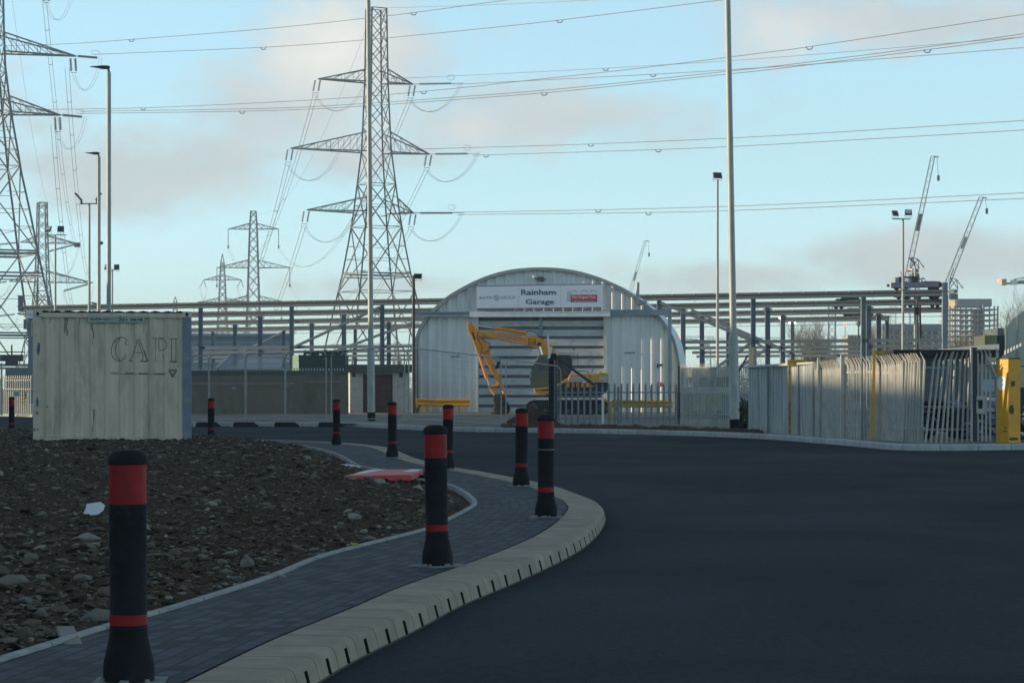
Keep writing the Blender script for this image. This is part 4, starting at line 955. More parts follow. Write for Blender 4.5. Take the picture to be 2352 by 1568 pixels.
MB().bx(wx(834), wx(902), WD-.04, WD+.0, wz(859.5), wz(856)).build('lintel', CONCL, st)

WL = 118.0
wl = thing('concrete_wall', 'long stained concrete yard wall with painted letters, right of the container', 'wall', (P(600, 0, WL).x, WL, .1))
a, b = P(330, 851.5, WL), P(799, 850, WL)
MB().bx(a.x, b.x, WL, WL+.25, .1, (a.z+b.z)/2).build('wall_face', CONC, wl)
MB().bx(a.x, P(677, 0, WL).x, WL-.02, WL-.002, P(0, 881.5, WL).z, P(0, 879.5, WL).z).bx(P(700, 0, WL).x, b.x-.3, WL-.02, WL-.002, P(0, 877.2, WL).z, P(0, 875.4, WL).z).build('pale_course', CONCL, wl)
MB().bx(a.x, b.x, WL-.012, WL-.002, P(0, 862, WL).z, (a.z+b.z)/2-.02).build('dark_band', mat('darker concrete', (.095, .098, .088), .9, 0, .3, 2), wl)  # darker strip along the top of the wall
mb = MB(); p = P(642, 890, WL); text(mb, 'XMB', p.x, p.z, .44, .15, WL-.016, skew=-.1); mb.build('graffiti', mat('chalky paint', (.26, .27, .26)), wl)
mb = MB(); p = P(532, 893, WL); mb.bx(p.x, p.x+.22, WL-.012, WL-.004, p.z, p.z+.07).poly([(p.x+.03, WL-.008, p.z+.07), (p.x+.16, WL-.008, p.z+.07), (p.x+.09, WL-.008, p.z+.14)]); mb.build('faded_mark', mat('faded label', (.27, .32, .36)), wl)
wt = thing('palisade_tips', 'row of palisade tips showing above the concrete wall', 'fence', (P(600, 0, 121).x, 121, .1))
mb = MB(); x = 445.0
while x < 790: p = P(x, 845.5, 121); mb.bar((p.x, 121, 1.2), (p.x, 121, p.z), .055); x += 6.6
o = mb.build('pale_row', PALI, wt); MB().bx(P(445, 0, 121).x, P(790, 0, 121).x, 121.03, 121.07, 1.9, 1.95).build('rail', PALD, wt)

def palisade(pts, pitch, lab, group=None, m=PALI, h_of=None, cat='fence', wd=.065, rails=(.3, 1.7), bend=0, jit=0, posts=True, skip=None, zb=.1, rm=None, per=True, th=.03, lean=None):
    """a run of steel pales along a plan line; pts: (X, Y, top z)"""
    a0 = pts[0]; t = thing('palisade_fence', lab, cat, (a0[0], a0[1], zb), group); q = random.Random(int(abs(a0[0]*13+a0[1]*7)))
    segs = []; pos = 0; n = 0
    for a, b in zip(pts, pts[1:]):
        A, B = Vector(a), Vector(b); L_ = (B.xy-A.xy).length; dr = (B.xy-A.xy).normalized(); nn = Vector((-dr.y, dr.x)); nn = nn if nn.y < 0 or abs(nn.y) < .2 and nn.x < 0 else -nn; ang = math.atan2(dr.y, dr.x); s_ = pitch*.5
        while s_ < L_:
            f = s_/L_; p = A.lerp(B, f); h = p.z+q.uniform(-jit, jit)*.4; ln = q.uniform(-jit, jit)*.5+(lean(p) if lean else 0)
            if not (skip and skip(p)) and n < 99:
                w = wd/2; mb = MB()
                def at(o, d, z, up=0): return (p.x+dr.x*(o+ln*(z-zb))+nn.x*d, p.y+dr.y*(o+ln*(z-zb))+nn.y*d, z)
                z1 = h-.12 if not bend else h-.16
                for (o0, d0_), (o1, d1_) in zip(((-w, 0), (-w*.35, th), (w*.35, th)), ((-w*.35, th), (w*.35, th), (w, 0))):
                    mb.poly([at(o0, d0_, zb-.05), at(o1, d1_, zb-.05), at(o1, d1_, z1), at(o0, d0_, z1)])
                bo = bend
                mb.poly([at(-w, bo*.2, z1), at(w, bo*.2, z1), at(w*.6, bo+.01, h), at(0, bo+.02, h+.03), at(-w*.6, bo+.01, h)]); mb.poly([at(-w*.9, 0, z1-.08), at(w*.9, 0, z1-.08), at(w*.9, bo*.2+.012, z1), at(-w*.9, bo*.2+.012, z1)])
                for i in range(len(mb.v)): pass
                segs.append(mb); n += 1
            s_ += pitch
        for rz_ in rails:
            MB().bar((A.x-nn.x*.02, A.y-nn.y*.02, rz_), (B.x-nn.x*.02, B.y-nn.y*.02, rz_), .045).build('rail', rm or m, t)
        if posts: MB().bar((A.x-nn.x*.06, A.y-nn.y*.06, zb-.1), (A.x-nn.x*.06, A.y-nn.y*.06, A.z-.1), .08).build('post', rm or m, t)
    for mb in segs: mb.build('pale', m, t)
    return t
def PP(x, ytop, d): p = P(x, ytop, d); return (p.x, p.y, p.z)
palisade([PP(1279, 879, 88), PP(1420, 881, 88), PP(1558, 882, 88)], .212, 'low galvanised palisade fence in front of the excavator tracks', m=PALD, rails=(P(0, 901, 88).z, P(0, 961, 88).z), zb=.15, wd=.075)
palisade([PP(1563, 836, 84.5), PP(1640, 835, 82), PP(1722, 833, 80)], .112, 'tall palisade fence between the hut and the grey hoarding, behind the lamp column', rails=(P(0, 905, 84).z, P(0, 845, 84).z, .5), zb=.05, wd=.036)
MB_ = MB().bx(*[P(1557, 0, 86).x, P(1561.5, 0, 86).x], 86, 86.1, 0, P(0, 840, 86).z); tag(MB_.build('rusty_post', RUST), 'thin rusty steel post where the low and tall palisades meet', 'post')
gp = G(1386, 970, .12); t = tag(MB().bx(P(1382, 0, 87).x, P(1387.5, 0, 87).x, 87, 87.06, .1, P(0, 905, 87).z).build('marker_post', WHITE), 'thin white post standing in the low palisade in front of the tracks', 'post')
tag(MB().lathe([(.05, 0), (.05, P(0, 913, 92).z)], (P(1402, 0, 92).x, 92, 0), 10).build('marker_post', YELD, None, True), 'short white-topped post behind the low palisade', 'post')
MB().lathe([(.052, P(0, 921, 92).z), (.052, P(0, 913, 92).z+.01)], (P(1402, 0, 92).x, 92, 0), 10).build('top_cap', WHITE, bpy.data.objects['marker_post.001'], True)
# dark gate post with its raking strut
t = thing('gate_post', 'thick black steel post with a raking strut between the bollards and the excavator', 'post', (P(1269, 0, 87).x, 87, .1))
MB().bx(P(1260.5, 0, 87).x, P(1278.5, 0, 87).x, 87, 87.25, .1, P(0, 812, 87).z).build('post', BLACK, t, bevel=.01)
MB().bar(P(1277, 820, 87.1), P(1365, 884, 87.1), .09).build('strut', DARK, t)
MB().poly([P(1257.5, 823, 86.9), P(1263, 823, 86.9), P(1268.5, 800, 86.9), P(1264, 796, 86.9), P(1259, 812, 86.9)]).bar(P(1258.5, 770, 87.15), P(1262, 822, 87.15), .06).build('steel_plate', WHITE, t)
MB().bx(P(1272.5, 0, 87).x, P(1275.5, 0, 87).x, 86.93, 86.99, .2, P(0, 826, 87).z).build('channel', PALD, t)
# heap of dark spoil beside it
hp = MB(); q = random.Random(9); c = G(1222, 973, .12); N = 26
for i in range(N):
    for j in range(12):
        a = i/N*6.283; r = j/11; x = c.x+1.05*r*math.cos(a); y = 86.3+1.1*r*math.sin(a); z = .08+.62*max(0, 1-r)**.9+noise.noise(Vector((x*5, y*5, 2)))*.07*(1-r*.4); hp.v.append(Vector((x, y, z)))
for i in range(N):
    for j in range(11): a = i*12+j; b = ((i+1) % N)*12+j; hp.f.append((a, a+1, b+1, b)); hp.m.append(0)
tag(hp.build('spoil_heap', soilm), 'dark heap of spoil at the foot of the black gate post', 'heap')

# temporary mesh fence on rubber feet
def heras(x0, yt0, yb0, d0_, x1, yt1, yb1, d1_, lab, mids=(), mesh=True):
    a0, a1, b0, b1 = P(x0, yb0, d0_), P(x0, yt0, d0_), P(x1, yb1, d1_), P(x1, yt1, d1_); t = thing('temporary_fence', lab, 'temporary fence', tuple(a0), 'temporary fence panels'); r = .021
    cr = .16/(b0-a0).length
    fr = [a0.lerp(a1, 0), a0.lerp(a1, .90), a0.lerp(a1, .96)+(b1-a1)*cr*.25, a1+(b1-a1)*cr, b1+(a1-b1)*cr, b0.lerp(b1, .96)+(a1-b1)*cr*.25, b0.lerp(b1, .90), b0]
    MB().path(fr, r, 8).build('frame', GAL, t, True); MB().tube(a0.lerp(a1, .02), b0.lerp(b1, .02), r*.9, n=6).build('bottom_rail', GAL, t)
    for f in mids: MB().tube((a0.lerp(b0, f)), a1.lerp(b1, f), r*.8, n=6).build('upright', GAL, t)
    w = MB(); L_ = (b0-a0).length; n = int(L_/.10)
    for k in range(1, n): w.tube(a0.lerp(b0, k/n), a1.lerp(b1, k/n), .0022, n=3, cap=False)
    for k in range(1, 9): w.tube(a0.lerp(a1, k/9), b0.lerp(b1, k/9), .0022, n=3, cap=False)
    tag(w.build('wire_mesh', GALD, t))
heras(395, 823, 963, 92, 479, 816, 966, 90, 'temporary fence panel partly behind the container')
heras(480.5, 815, 966, 90, 563, 812, 967, 88.3, 'temporary fence panel second right of the container')
heras(565, 812, 967, 88.2, 654, 810, 967, 86, 'temporary fence panel before the middle of the concrete wall')
heras(656, 810, 967, 86, 749, 806, 967, 84, 'temporary fence panel at the right end of the concrete wall')
heras(761, 806, 966, 83.7, 929, 796, 964, 80, 'wide temporary fence panel in front of the brick store')
heras(939, 798, 965, 80.2, 1151, 822, 977, 85, 'temporary fence panel crossing the left side of the hut')
heras(1162, 824, 977, 85.2, 1288, 842, 973, 87, 'temporary fence panel crossing the excavator cab')
ft = None
for i, (x0, x1, lab) in enumerate(((446, 508, 'rubber fence foot nearest the container'), (532, 594, 'second rubber fence foot from the container'), (624, 690, 'third rubber fence foot from the container'), (722, 794, 'rubber fence foot farthest from the container'))):
    p = G((x0+x1)/2, 979.5, 0)
    if ft is None:
        ft = o = thing('rubber_block', lab, 'rubber block', (0, 0, 0), 'rubber feet of the temporary fence'); w = .48
        MB().prism([(-w, .0), (w, 0), (w-.02, .05), (w-.14, .145), (w-.16, .16), (-w+.14, .16), (-w+.06, .13), (-w, .06)], -.12, .12).build('block', TRACK, ft, local=True, bevel=.01)
        MB().prism([(-w-.004, .045), (-w-.004, .0), (-w+.08, .0), (-w+.12, .15), (-w+.05, .135)], -.124, .124).build('pale_end', mat('yellowish reflector', (.42, .42, .27), .6, 0, .2), ft, local=True)
    else: o = dup(ft, (0, 0, 0), lab)
    o.location = (p.x, p.y-.16, .0)

# red barrier board lying on the edge of the soil
t = thing('barrier_board', 'red and white plastic barrier board lying flat where soil meets paving', 'barrier', tuple(G(880, 1095, .2)))
def bq(l, m, z0, z1, nm):
    mb = MB(); n = len(l); mb.addf([Vector((*p, z0)) for p in l]+[Vector((*p, z1)) for p in l], [tuple(range(n)), tuple(range(2*n-1, n-1, -1))]+[(k, (k+1) % n, n+(k+1) % n, n+k) for k in range(n)]); return mb.build(nm, m, t, bevel=.006)
def gg(x, y): p = G(x, y, .24); return (p.x, p.y)
body = bq([gg(790, 1099), gg(945, 1096), gg(972, 1083), gg(850, 1083)], BREDP, .20, .275, 'board')
bq([gg(838, 1087), gg(862, 1083.4), gg(885, 1083.4), gg(842, 1092), gg(812, 1095.5), gg(825, 1090)], BWHT, .2755, .278, 'white_stripe')
bq([gg(925, 1088.5), gg(945, 1083.6), gg(968, 1083.6), gg(962, 1087), gg(940, 1089.2)], BWHT, .2755, .278, 'white_stripe')
for f in (1088, 1093.5):
    a, b = G(962, f, .2), G(985, f+1, .2); MB().tube((a.x-.25, a.y, .215), (b.x, b.y, .20), .022, n=8).build('foot_tube', BLACK, t)

# ------------------------------------------------------------------ crane runway: four long beams on columns
HB = CZ+196*180/F                                                      # rail height
def line_top(yt0, sl_, z):                                             # plan line of a beam whose top is seen at yt0 (x=605) sloping sl_ per pixel
    def at(x): d = F*(z-CZ)/(HY-(yt0+sl_*(x-605))); return P(x, yt0+sl_*(x-605), d)
    return at
beams = [(692, -.0178, 7.5, 13.0, [461, 670, 878, 1090, 1302, 1514, 1730, 1983], (45, 2166)),
         (714, -.0183, 7.35, 12.0, [420, 598, 790, 985, 1180, 1376, 1569, 1763, 1986 if 0 else 1995, ], (60, 2164)),
         (733.5, -.0186, 7.25, 11.0, [540, 716, 893, 1074, 1255, 1433, 1612, 1798, 2018], (100, 2164)),
         (750, -.0180, 7.1, 9.5, [489, 652, 816, 985, 1155, 1325, 1498, 1672, 1820, 2037], (140, 2042))]
run_lab = ['nearest runway beam of the steel crane gantry, topmost in view', 'second nearest runway beam of the steel crane gantry', 'third runway beam of the steel crane gantry', 'farthest and lowest runway beam of the steel crane gantry']
STEEL = [mat('gantry steel', (.13, .18, .225), .6, .15, .22, .7, dirt=(.10, .14, .17), dscale=.5), mat('gantry rail top', (.035, .042, .048), .7), mat('gantry steel light', (.19, .235, .27), .6, .1, .2, .7), mat('gantry beam steel', (.046, .078, .112), .75, .0, .25, .7)]
for bi, (yt, sl_, z, hp, cols, (xa, xb)) in enumerate(beams):
    at = line_top(yt, sl_, z); A, B = at(xa), at(xb); t = thing('crane_runway', run_lab[bi], 'crane runway', tuple(at(1176).xy)+(0,)); dr = (B-A).normalized(); nn = Vector((dr.y, -dr.x, 0)); h = .42
    up = Vector((0, 0, 1))
    def beam(mb, p, q, w, z0, z1):
        vs = [c+nn*o+up*zz for c in (p, q) for o in (-w/2, w/2) for zz in (z0, z1)]; mb.addf(vs, [(0, 1, 3, 2), (4, 6, 7, 5), (0, 4, 5, 1), (2, 3, 7, 6), (0, 2, 6, 4), (1, 5, 7, 3)])
    mb = MB(); beam(mb, A, B, .10, -h+.03, -.10); beam(mb, A, B, .34, -h, -h+.03); beam(mb, A, B, .36, -.10, -.07); mb.build('beam', STEEL[3], t)
    mb = MB(); beam(mb, A, B, .12, -.069, 0); beam(mb, A, B, .42, -.16, -.101); mb.build('rail', STEEL[1], t)
    lr = MB(); beam(lr, A, B, .05, -h-.29, -h-.25); lr.build('power_rail', STEEL[1], t)
    L_ = (B-A).length; n = int(L_/1.5); hk = MB()
    for k in range(0, n, 4): p = A+dr*(L_*k/n); hk.bar(p+up*(-h-.28), p+up*(-h), .03)
    for k in range(n): p = A+dr*(L_*k/n)-nn*-.22; hk.box(p+up*-.05, (.10, .05, .09))
    o = hk.build('rail_clips', mat('rail clip', (.38, .40, .40), .5) if bi == 0 else bpy.data.materials['rail clip'], t); o['kind'] = 'stuff'
    for ci, x in enumerate(cols):
        p = at(x); w = [.30, .34, .34, .30][bi]
        MB().bx(p.x-w/2, p.x-w/2+.03, p.y-.16, p.y+.16, 0, z-h-.003).bx(p.x+w/2-.03, p.x+w/2, p.y-.16, p.y+.16, 0, z-h-.003).bx(p.x-w/2+.03, p.x+w/2-.03, p.y-.02, p.y+.02, 0, z-h-.004).build('column', STEEL[(ci+bi) % 2*2], t)
        if bi in (1, 2): MB().box((p.x, p.y, z-h-.10), (.62, .34, .08)).build('bearing_cap', STEEL[2], t)
    # longitudinal ties and knee braces
    dy = [(782, 1575, 2165), (795.5, 1575, 2165), (806, 1590, 2165), (815.5, 1600, 2165)][bi]
    for (xa_, xb_) in ((dy[1], dy[2]), (445 if bi else 300, 950)):
        off = 15 if xa_ < 1000 else 0; a, b = at(xa_), at(xb_); zt = CZ+(HY-dy[0]-(off if bi == 0 else off*.8))*at(2000 if xa_ > 1000 else 700).y/F; mb = MB(); a.z = b.z = 0; beam(mb, a, b, .05, zt-.11, zt+.11); mb.build('tie', STEEL[3], t)
    if bi == 0: br = [((1519, 695), (1728, 782)), ((1728, 786), (1650, 842)), ((873, 706), (677, 797))]
    elif bi == 1: br = [((1590, 712), (1795, 800)), ((1763, 800), (1690, 850)), ((948, 742), (755, 812))]
    elif bi == 2: br = [((1640, 738), (1818, 812)), ((889, 762), (716, 830))]
    else: br = [((650, 764), (547, 812)), ((1672, 750), (1760, 800))]
    for (p, q) in br:
        a, b = at(p[0]), at(q[0]); a.z = CZ+(HY-p[1])*a.y/F; b.z = CZ+(HY-q[1])*b.y/F; MB().bar(a+nn*.1, b+nn*.1, .17).build('brace', STEEL[3], t)
    if bi == 0:
        p = at(46); MB().bx(p.x-.12, p.x+.22, p.y-.17, p.y+.17, z-h, z+.75).build('end_stop', STEEL[0], t); p = at(2170); MB().bx(p.x-.16, p.x+.16, p.y-.2, p.y+.2, 0, z+.42).build('end_column', STEEL[2], t)
        p = at(70.5); MB().bx(p.x-.16, p.x+.14, p.y-.16, p.y+.16, 0, z-h-.003).build('column', STEEL[0], t)
        a, b = P(60, 730.5, p.y-.5), P(76, 713.5, p.y-.5); s_ = MB().bx(a.x, b.x, p.y-.53, p.y-.50, a.z, b.z).build('number_sign', SIGNW, t)
        mb = MB(); text(mb, 'G03', a.x+.06, a.z+.16, b.x-a.x-.12, .22, p.y-.537); mb.build('lettering', INKG, s_)
        MB().bx(P(54, 0, p.y-.3).x, P(60, 0, p.y-.3).x, p.y-.3, p.y-.1, P(0, 752, p.y).z, P(0, 733, p.y).z).bx(P(54, 0, p.y-.3).x, P(66, 0, p.y-.3).x, p.y-.3, p.y-.1, P(0, 756, p.y).z, P(0, 752, p.y).z).build('bracket', STEEL[0], t)
# trolleys on the runway
def trolley(name, lab, parts, cat='crane trolley'):
    at = line_top(*beams[parts[0][0]][:3]); p = at(parts[0][1]); t = thing(name, lab, cat, (p.x, p.y, beams[0][2]))
    for (bi, xa, xb, yt, yb) in parts:
        at = line_top(*beams[bi][:3]); a, b = at(xa), at(xb); hgt = (yb-yt)*a.y/F; z = beams[bi][2]+.04
        dr = (b-a).normalized(); nn = Vector((dr.y, -dr.x, 0)); mb = MB()
        c = (a+b)/2; ang = math.atan2(dr.y, dr.x); L_ = (b-a).length
        o = mb.box((c.x, c.y, z+.08+hgt/2), (L_, .5, hgt), ang).build('end_carriage', NAVY, t, bevel=.04)
        MB().box((a.x, a.y, z+.08+hgt/2), (.10, .52, hgt*.95), ang).build('end_plate', WHITE, o)
        MB().box((a.x-.16, a.y, z+.08+hgt/2), (.24, .2, .16), ang).box((b.x+.16, b.y, z+.08+hgt/2), (.24, .2, .16), ang).build('buffer', BLACK, o)
        for f in (.1, .25, .8, .93): q = a.lerp(b, f); MB().tube((q.x, q.y-.1, z+.1), (q.x, q.y+.1, z+.1), .16, n=14).build('wheel', BLACK, o)
    return t
tA = trolley('crane_trolley', 'navy crane trolley with machinery on the top beam at the right end of the gantry', [(0, 2048, 2160, 651, 663.5), (1, 2054, 2160, 680, 690), (2, 2068, 2160, 703, 709)])
atA = line_top(*beams[0][:3]); a = atA(2050); dA = a.y
def tb(x0, x1, y0, y1, m, nm, dd=0, th=.8, par=None, bev=.02): p, q = P(x0, y1, dA+dd), P(x1, y0, dA+dd); return MB().bx(p.x, q.x, dA+dd, dA+dd+th, p.z, q.z).build(nm, m, par or tA, bevel=bev)
tb(2056, 2065, 637, 651, mat('machinery grey', (.28, .30, .30), .6), 'motor_housing'); tb(2066, 2076, 635, 650, DARK, 'winch_housing', .3)
tb(2096, 2110, 636.5, 650, DARK, 'control_cubicle', .3, 1.2)
g2 = MB()
for k in range(5): p, q = P(2077, 638.5+k*2.8, dA), P(2096, 637.5+k*2.8, dA); g2.bx(p.x, q.x, dA+.2, dA+.26, p.z, q.z)
g2.build('louvre', PALD, tA); tb(2077, 2096, 635, 637, DARK, 'louvre_top', 0); tb(2072, 2112, 634.5, 636, BLACK, 'platform_roof', .5, 1)
g2 = MB()
for x, y in ((2112, 640), (2118, 638), (2116, 646), (2124, 645)): g2.bar(P(x, y, dA), P(x+7, y+3, dA), .06).bar(P(x, y, dA), P(x-1, 651, dA), .05)
for x in (2126, 2138, 2150, 2158): g2.bar(P(x, 652, dA), P(x, 646.5, dA), .05)
g2.bar(P(2122, 647.5, dA), P(2160, 647.5, dA), .035); g2.build('guard_rail', DARK, tA)
g2 = MB(); p = P(2070.5, 630, dA); g2.tube(P(2070.5, 636, dA), P(2070.5, 626.5, dA), .05, n=6).box(P(2070.5, 625.8, dA), (.14, .14, .08)); g2.build('lamp_stub', PALD, tA)
for k in range(4): p, q = P(2140+k*5-2, 649, dA), P(2144+k*5, 646, dA); MB().bx(p.x, q.x, dA, dA+.3, p.z, q.z).build('gear_box', DARK, tA)
gd = MB(); A1, A2 = line_top(*beams[0][:3]), line_top(*beams[2][:3])
for x in (2075, 2140): p, q = A1(x), A2(x+8); gd.box(((p.x+q.x)/2, (p.y+q.y)/2, 7.75), (.5, (q-p).length, .55), math.atan2((q-p).y, (q-p).x)-R(90))
gd.build('bridge_girder', NAVY, tA)
p = P(2101, 700, dA+6); MB().tube(P(2101, 680, dA+6), P(2101, 745, dA+6), .04, n=6).box(P(2106, 714, dA+6), (.25, .2, .5)).bar(P(2113, 700, dA+5), P(2115, 785, dA+5), .10).build('hoist_rope', BLACK, tA)
trolley('crane_trolley', 'navy crane trolley on the third beam near the middle of the right-hand gantry', [(2, 1912, 1995, 688.5, 701), (3, 1935, 2004, 712, 722)])
at = line_top(*beams[1][:3]); p = at(1925); MB().bx(P(1932, 0, p.y).x, P(1972, 0, p.y).x, p.y-.3, p.y+.3, 7.37, 7.75).bx(P(1920, 0, p.y).x, P(1985, 0, p.y).x, p.y-.35, p.y+.3, 7.36, 7.46).build('walkway', DARK, bpy.data.objects['crane_trolley.001'])
p = P(1975, 718, 215); MB().box(p, (2.2, 1.2, .8)).tube(p+Vector((-.9, -.6, -.2)), p+Vector((-.9, .6, -.2)), .45, n=14).build('hook_block', BLACK, bpy.data.objects['crane_trolley.001'], bevel=.1)

# ------------------------------------------------------------------ lattice pylons
def pylon(x, d, prof, arms, phi, lab, legw, braw, m=PYL, point=None, dz=0, rings=(), platforms=()):
    X0 = (x-CX)*d/F; t = thing('pylon', lab, 'pylon', (X0, d, 0), 'electricity pylons'); a = Vector((math.cos(phi), math.sin(phi), 0)); b = Vector((-a.y, a.x, 0)); up = Vector((0, 0, 1))
    zf = lambda y: CZ+(HY-y)*d/F
    pr = sorted([(zf(y), r) for y, r in prof[:-1]]+[(0, prof[-1])], key=lambda q: q[0])
    rad = lambda z: interp(pr, z)
    c4 = lambda z: [Vector((X0, d, z))+(a*sx+b*sy)*rad(z)*.7071 for sx, sy in ((1, 1), (-1, 1), (-1, -1), (1, -1))]
    lat = MB()
    for (z0, _), (z1, _) in zip(pr, pr[1:]):
        p, q = c4(z0), c4(z1)
        for k in range(4): lat.bar(p[k], q[k], legw)
    z = 0; zt = pr[-1][0]; br = MB(); cl = []
    while z < zt-.2:
        h = max(1.7, rad(z)*1.55); z1 = min(zt, z+h); 
        if zt-z1 < h*.4: z1 = zt
        p, q = c4(z), c4(z1); big = rad(z) > 2.7
        for k in range(4):
            k2 = (k+1) % 4
            br.bar(p[k], q[k2], braw*(1.5 if big else 1)).bar(p[k2], q[k], braw*(1.5 if big else 1))
            if big:
                mid = (p[k]+p[k2]+q[k]+q[k2])/4; br.bar(q[k], q[k2], braw)
                for u, v in ((p[k], q[k]), (p[k2], q[k2])):
                    for f in (.3, .5, .7):
                        s_ = u.lerp(v, f); 
                        e = (p[k] if v is q[k] else p[k2]).lerp(mid, f*2) if f <= .5 else mid.lerp(q[k] if v is q[k] else q[k2], (f-.5)*2)
                        br.bar(s_, e, braw*.7)
                    br.bar(u.lerp(v, .3), (p[k] if v is q[k] else p[k2]).lerp(mid, 1.0)*.5+(p[k] if v is q[k] else p[k2])*.5, braw*.6)
        z = z1
    for i in range(4): br.bar(c4(zt)[i], c4(zt)[(i+1) % 4], braw)
    if point:
        apex = Vector((X0, d, zf(point)))
        for k in range(4): lat.bar(c4(zt)[k], apex, legw*.8)
    lat.build('corner_legs', m, t); br.build('bracing', m, t)
    for y in platforms:
        zp = zf(y); q = c4(zp); mb = MB()
        for k in range(4): mb.bar(q[k]*1.0, q[(k+1) % 4], legw*.9)
        q = c4(zp-.42)
        for k in range(4): mb.bar(q[k], q[(k+1) % 4], legw*.7)
        mb.build('ring_beam', GALD, t)
    tips = {}
    for li, (yb, yt, LL, LR, down) in enumerate(arms):
        zb, zt_ = zf(yb), zf(yt)
        for s_, L_ in ((-1, LL), (1, LR)):
            if not L_: continue
            tip = Vector((X0, d, zb+(.05 if not down else 0)))+a*s_*L_; rb_, rt_ = rad(zb)*.7071, rad(zt_)*.7071; mb = MB()
            cb = [Vector((X0, d, zb))+a*s_*rb_+b*q*rb_ for q in (-1, 1)]; ct = [Vector((X0, d, zt_))+a*s_*rt_+b*q*rt_ for q in (-1, 1)]
            for c in cb: mb.bar(c, tip, legw*.8)
            for c in ct: mb.bar(c, tip, legw*.7)
            n = max(3, int(L_/1.7))
            for q in (0, 1):
                for k in range(n):
                    f0, f1 = k/n, (k+1)/n
                    if k: mb.bar(cb[q].lerp(tip, f0), ct[q].lerp(tip, f0), braw*.6)
                    mb.bar(cb[q].lerp(tip, f1), ct[q].lerp(tip, f0), braw*.7)
            for k in range(1, n): mb.bar(cb[0].lerp(tip, k/n), cb[1].lerp(tip, k/n), braw*.6).bar(cb[0].lerp(tip, k/n), cb[1].lerp(tip, (k-1)/n), braw*.6)
            mb.build('cross_arm', m, t); tips[(li, s_)] = tip
    return t, tips, a, b
def insul(t, p, q, m, r=.14, pitch=.17, twin=.0, nm='insulator_string'):
    p, q = Vector(p), Vector(q); L_ = (q-p).length; n = max(4, int(L_/pitch)); mb = MB(); d_ = (q-p).normalized(); s_ = d_.cross(Vector((0, 1, 0))).normalized() if abs(d_.z) > .5 else Vector((0, 0, 1)).cross(d_)
    for o in ((-twin, twin) if twin else (0,)):
        mb.tube(p+s_*o, q+s_*o, r*.35, n=6)
        for k in range(n): c = p.lerp(q, (k+.25)/n)+s_*o; mb.tube(c, c+d_*pitch*.5, r, r*.8, n=8)
    mb.build(nm, m, t)
def wires(name, lab, pts_list, r, t=None, group='overhead conductors', spacers=None, kind='power line'):
    if t is None: t = thing(name, lab, kind, tuple(pts_list[0][0]), group)
    for pts in pts_list:
        MB().path(pts, r, 4).build('conductor', CABLE, t)
    return t
WR = .034
def jumper(t, p, q, sag, r=.021, off=.2):
    for o in (-off, off):
        n = 14; pts = []
        for k in range(n+1): f = k/n; v = Vector(p).lerp(Vector(q), f); v.z -= sag*(1-(2*f-1)**2)**.85; v.x += o*.7; v.y += o; pts.append(v)
        MB().path(pts, r, 4).build('jumper_loop', CABLE, t)

PHI = R(25)
mt, mtips, ma, mb_ = pylon(864.5, 325, [(20, 1.44), (190, 1.63), (345, 2.06), (488, 3.2), (560, 3.95), (628, 4.75), (760, 6.7), 8.8],
      [(190, 160, 8.0, 5.1, 0), (350, 304, 11.7, 7.4, 0), (488, 456, 9.5, 5.2, 0)], PHI, 'large tension pylon rising behind the brick store, left of the hut', .19, .085, platforms=(629,))
lt, ltips, la, lb = pylon(-25, 333, [(-160, 1.6), (0, 2.14), (74, 2.25), (154, 2.45), (221, 3.0), (285, 3.6), (345, 4.3), (401, 4.9), (484, 6.1), (576, 7.3), (641, 8.2), (697, 9.05), 12.2],
      [(-40, -75, 8, 8, 0), (119, 76, 11.7, 11.7, 0), (258, 222, 9.6, 9.6, 0)], PHI, 'largest pylon, cut off by the left edge of the picture', .24, .10, platforms=(578, 629, 766, 838))
p3, t3, a3, b3 = pylon(97, 600, [(465, 1.37), (557, 1.6), (646, 2.0), (722, 3.0), (790, 5.0), 8], [(558, 541, 5.25, 8.7, 0), (648, 623, 7.9, 12.4, 0), (722, 703, 6, 9.1, 0)], PHI, 'middle distance pylon at the left, showing through the legs of the largest one', .26, .13)
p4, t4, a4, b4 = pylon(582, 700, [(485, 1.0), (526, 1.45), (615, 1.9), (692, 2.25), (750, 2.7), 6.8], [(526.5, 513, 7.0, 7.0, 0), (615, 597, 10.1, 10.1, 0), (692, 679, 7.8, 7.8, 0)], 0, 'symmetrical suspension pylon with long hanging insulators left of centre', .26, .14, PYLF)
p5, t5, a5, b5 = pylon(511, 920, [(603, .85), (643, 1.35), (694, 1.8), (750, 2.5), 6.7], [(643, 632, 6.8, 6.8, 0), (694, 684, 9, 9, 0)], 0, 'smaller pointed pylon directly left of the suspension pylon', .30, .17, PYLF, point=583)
p6, t6, a6, b6 = pylon(402.5, 1400, [(693, 1.2), (720, 1.6), (760, 3), 7], [], 0, 'tiny pointed pylon just above the right part of the container', .38, .2, PYLF, point=681)
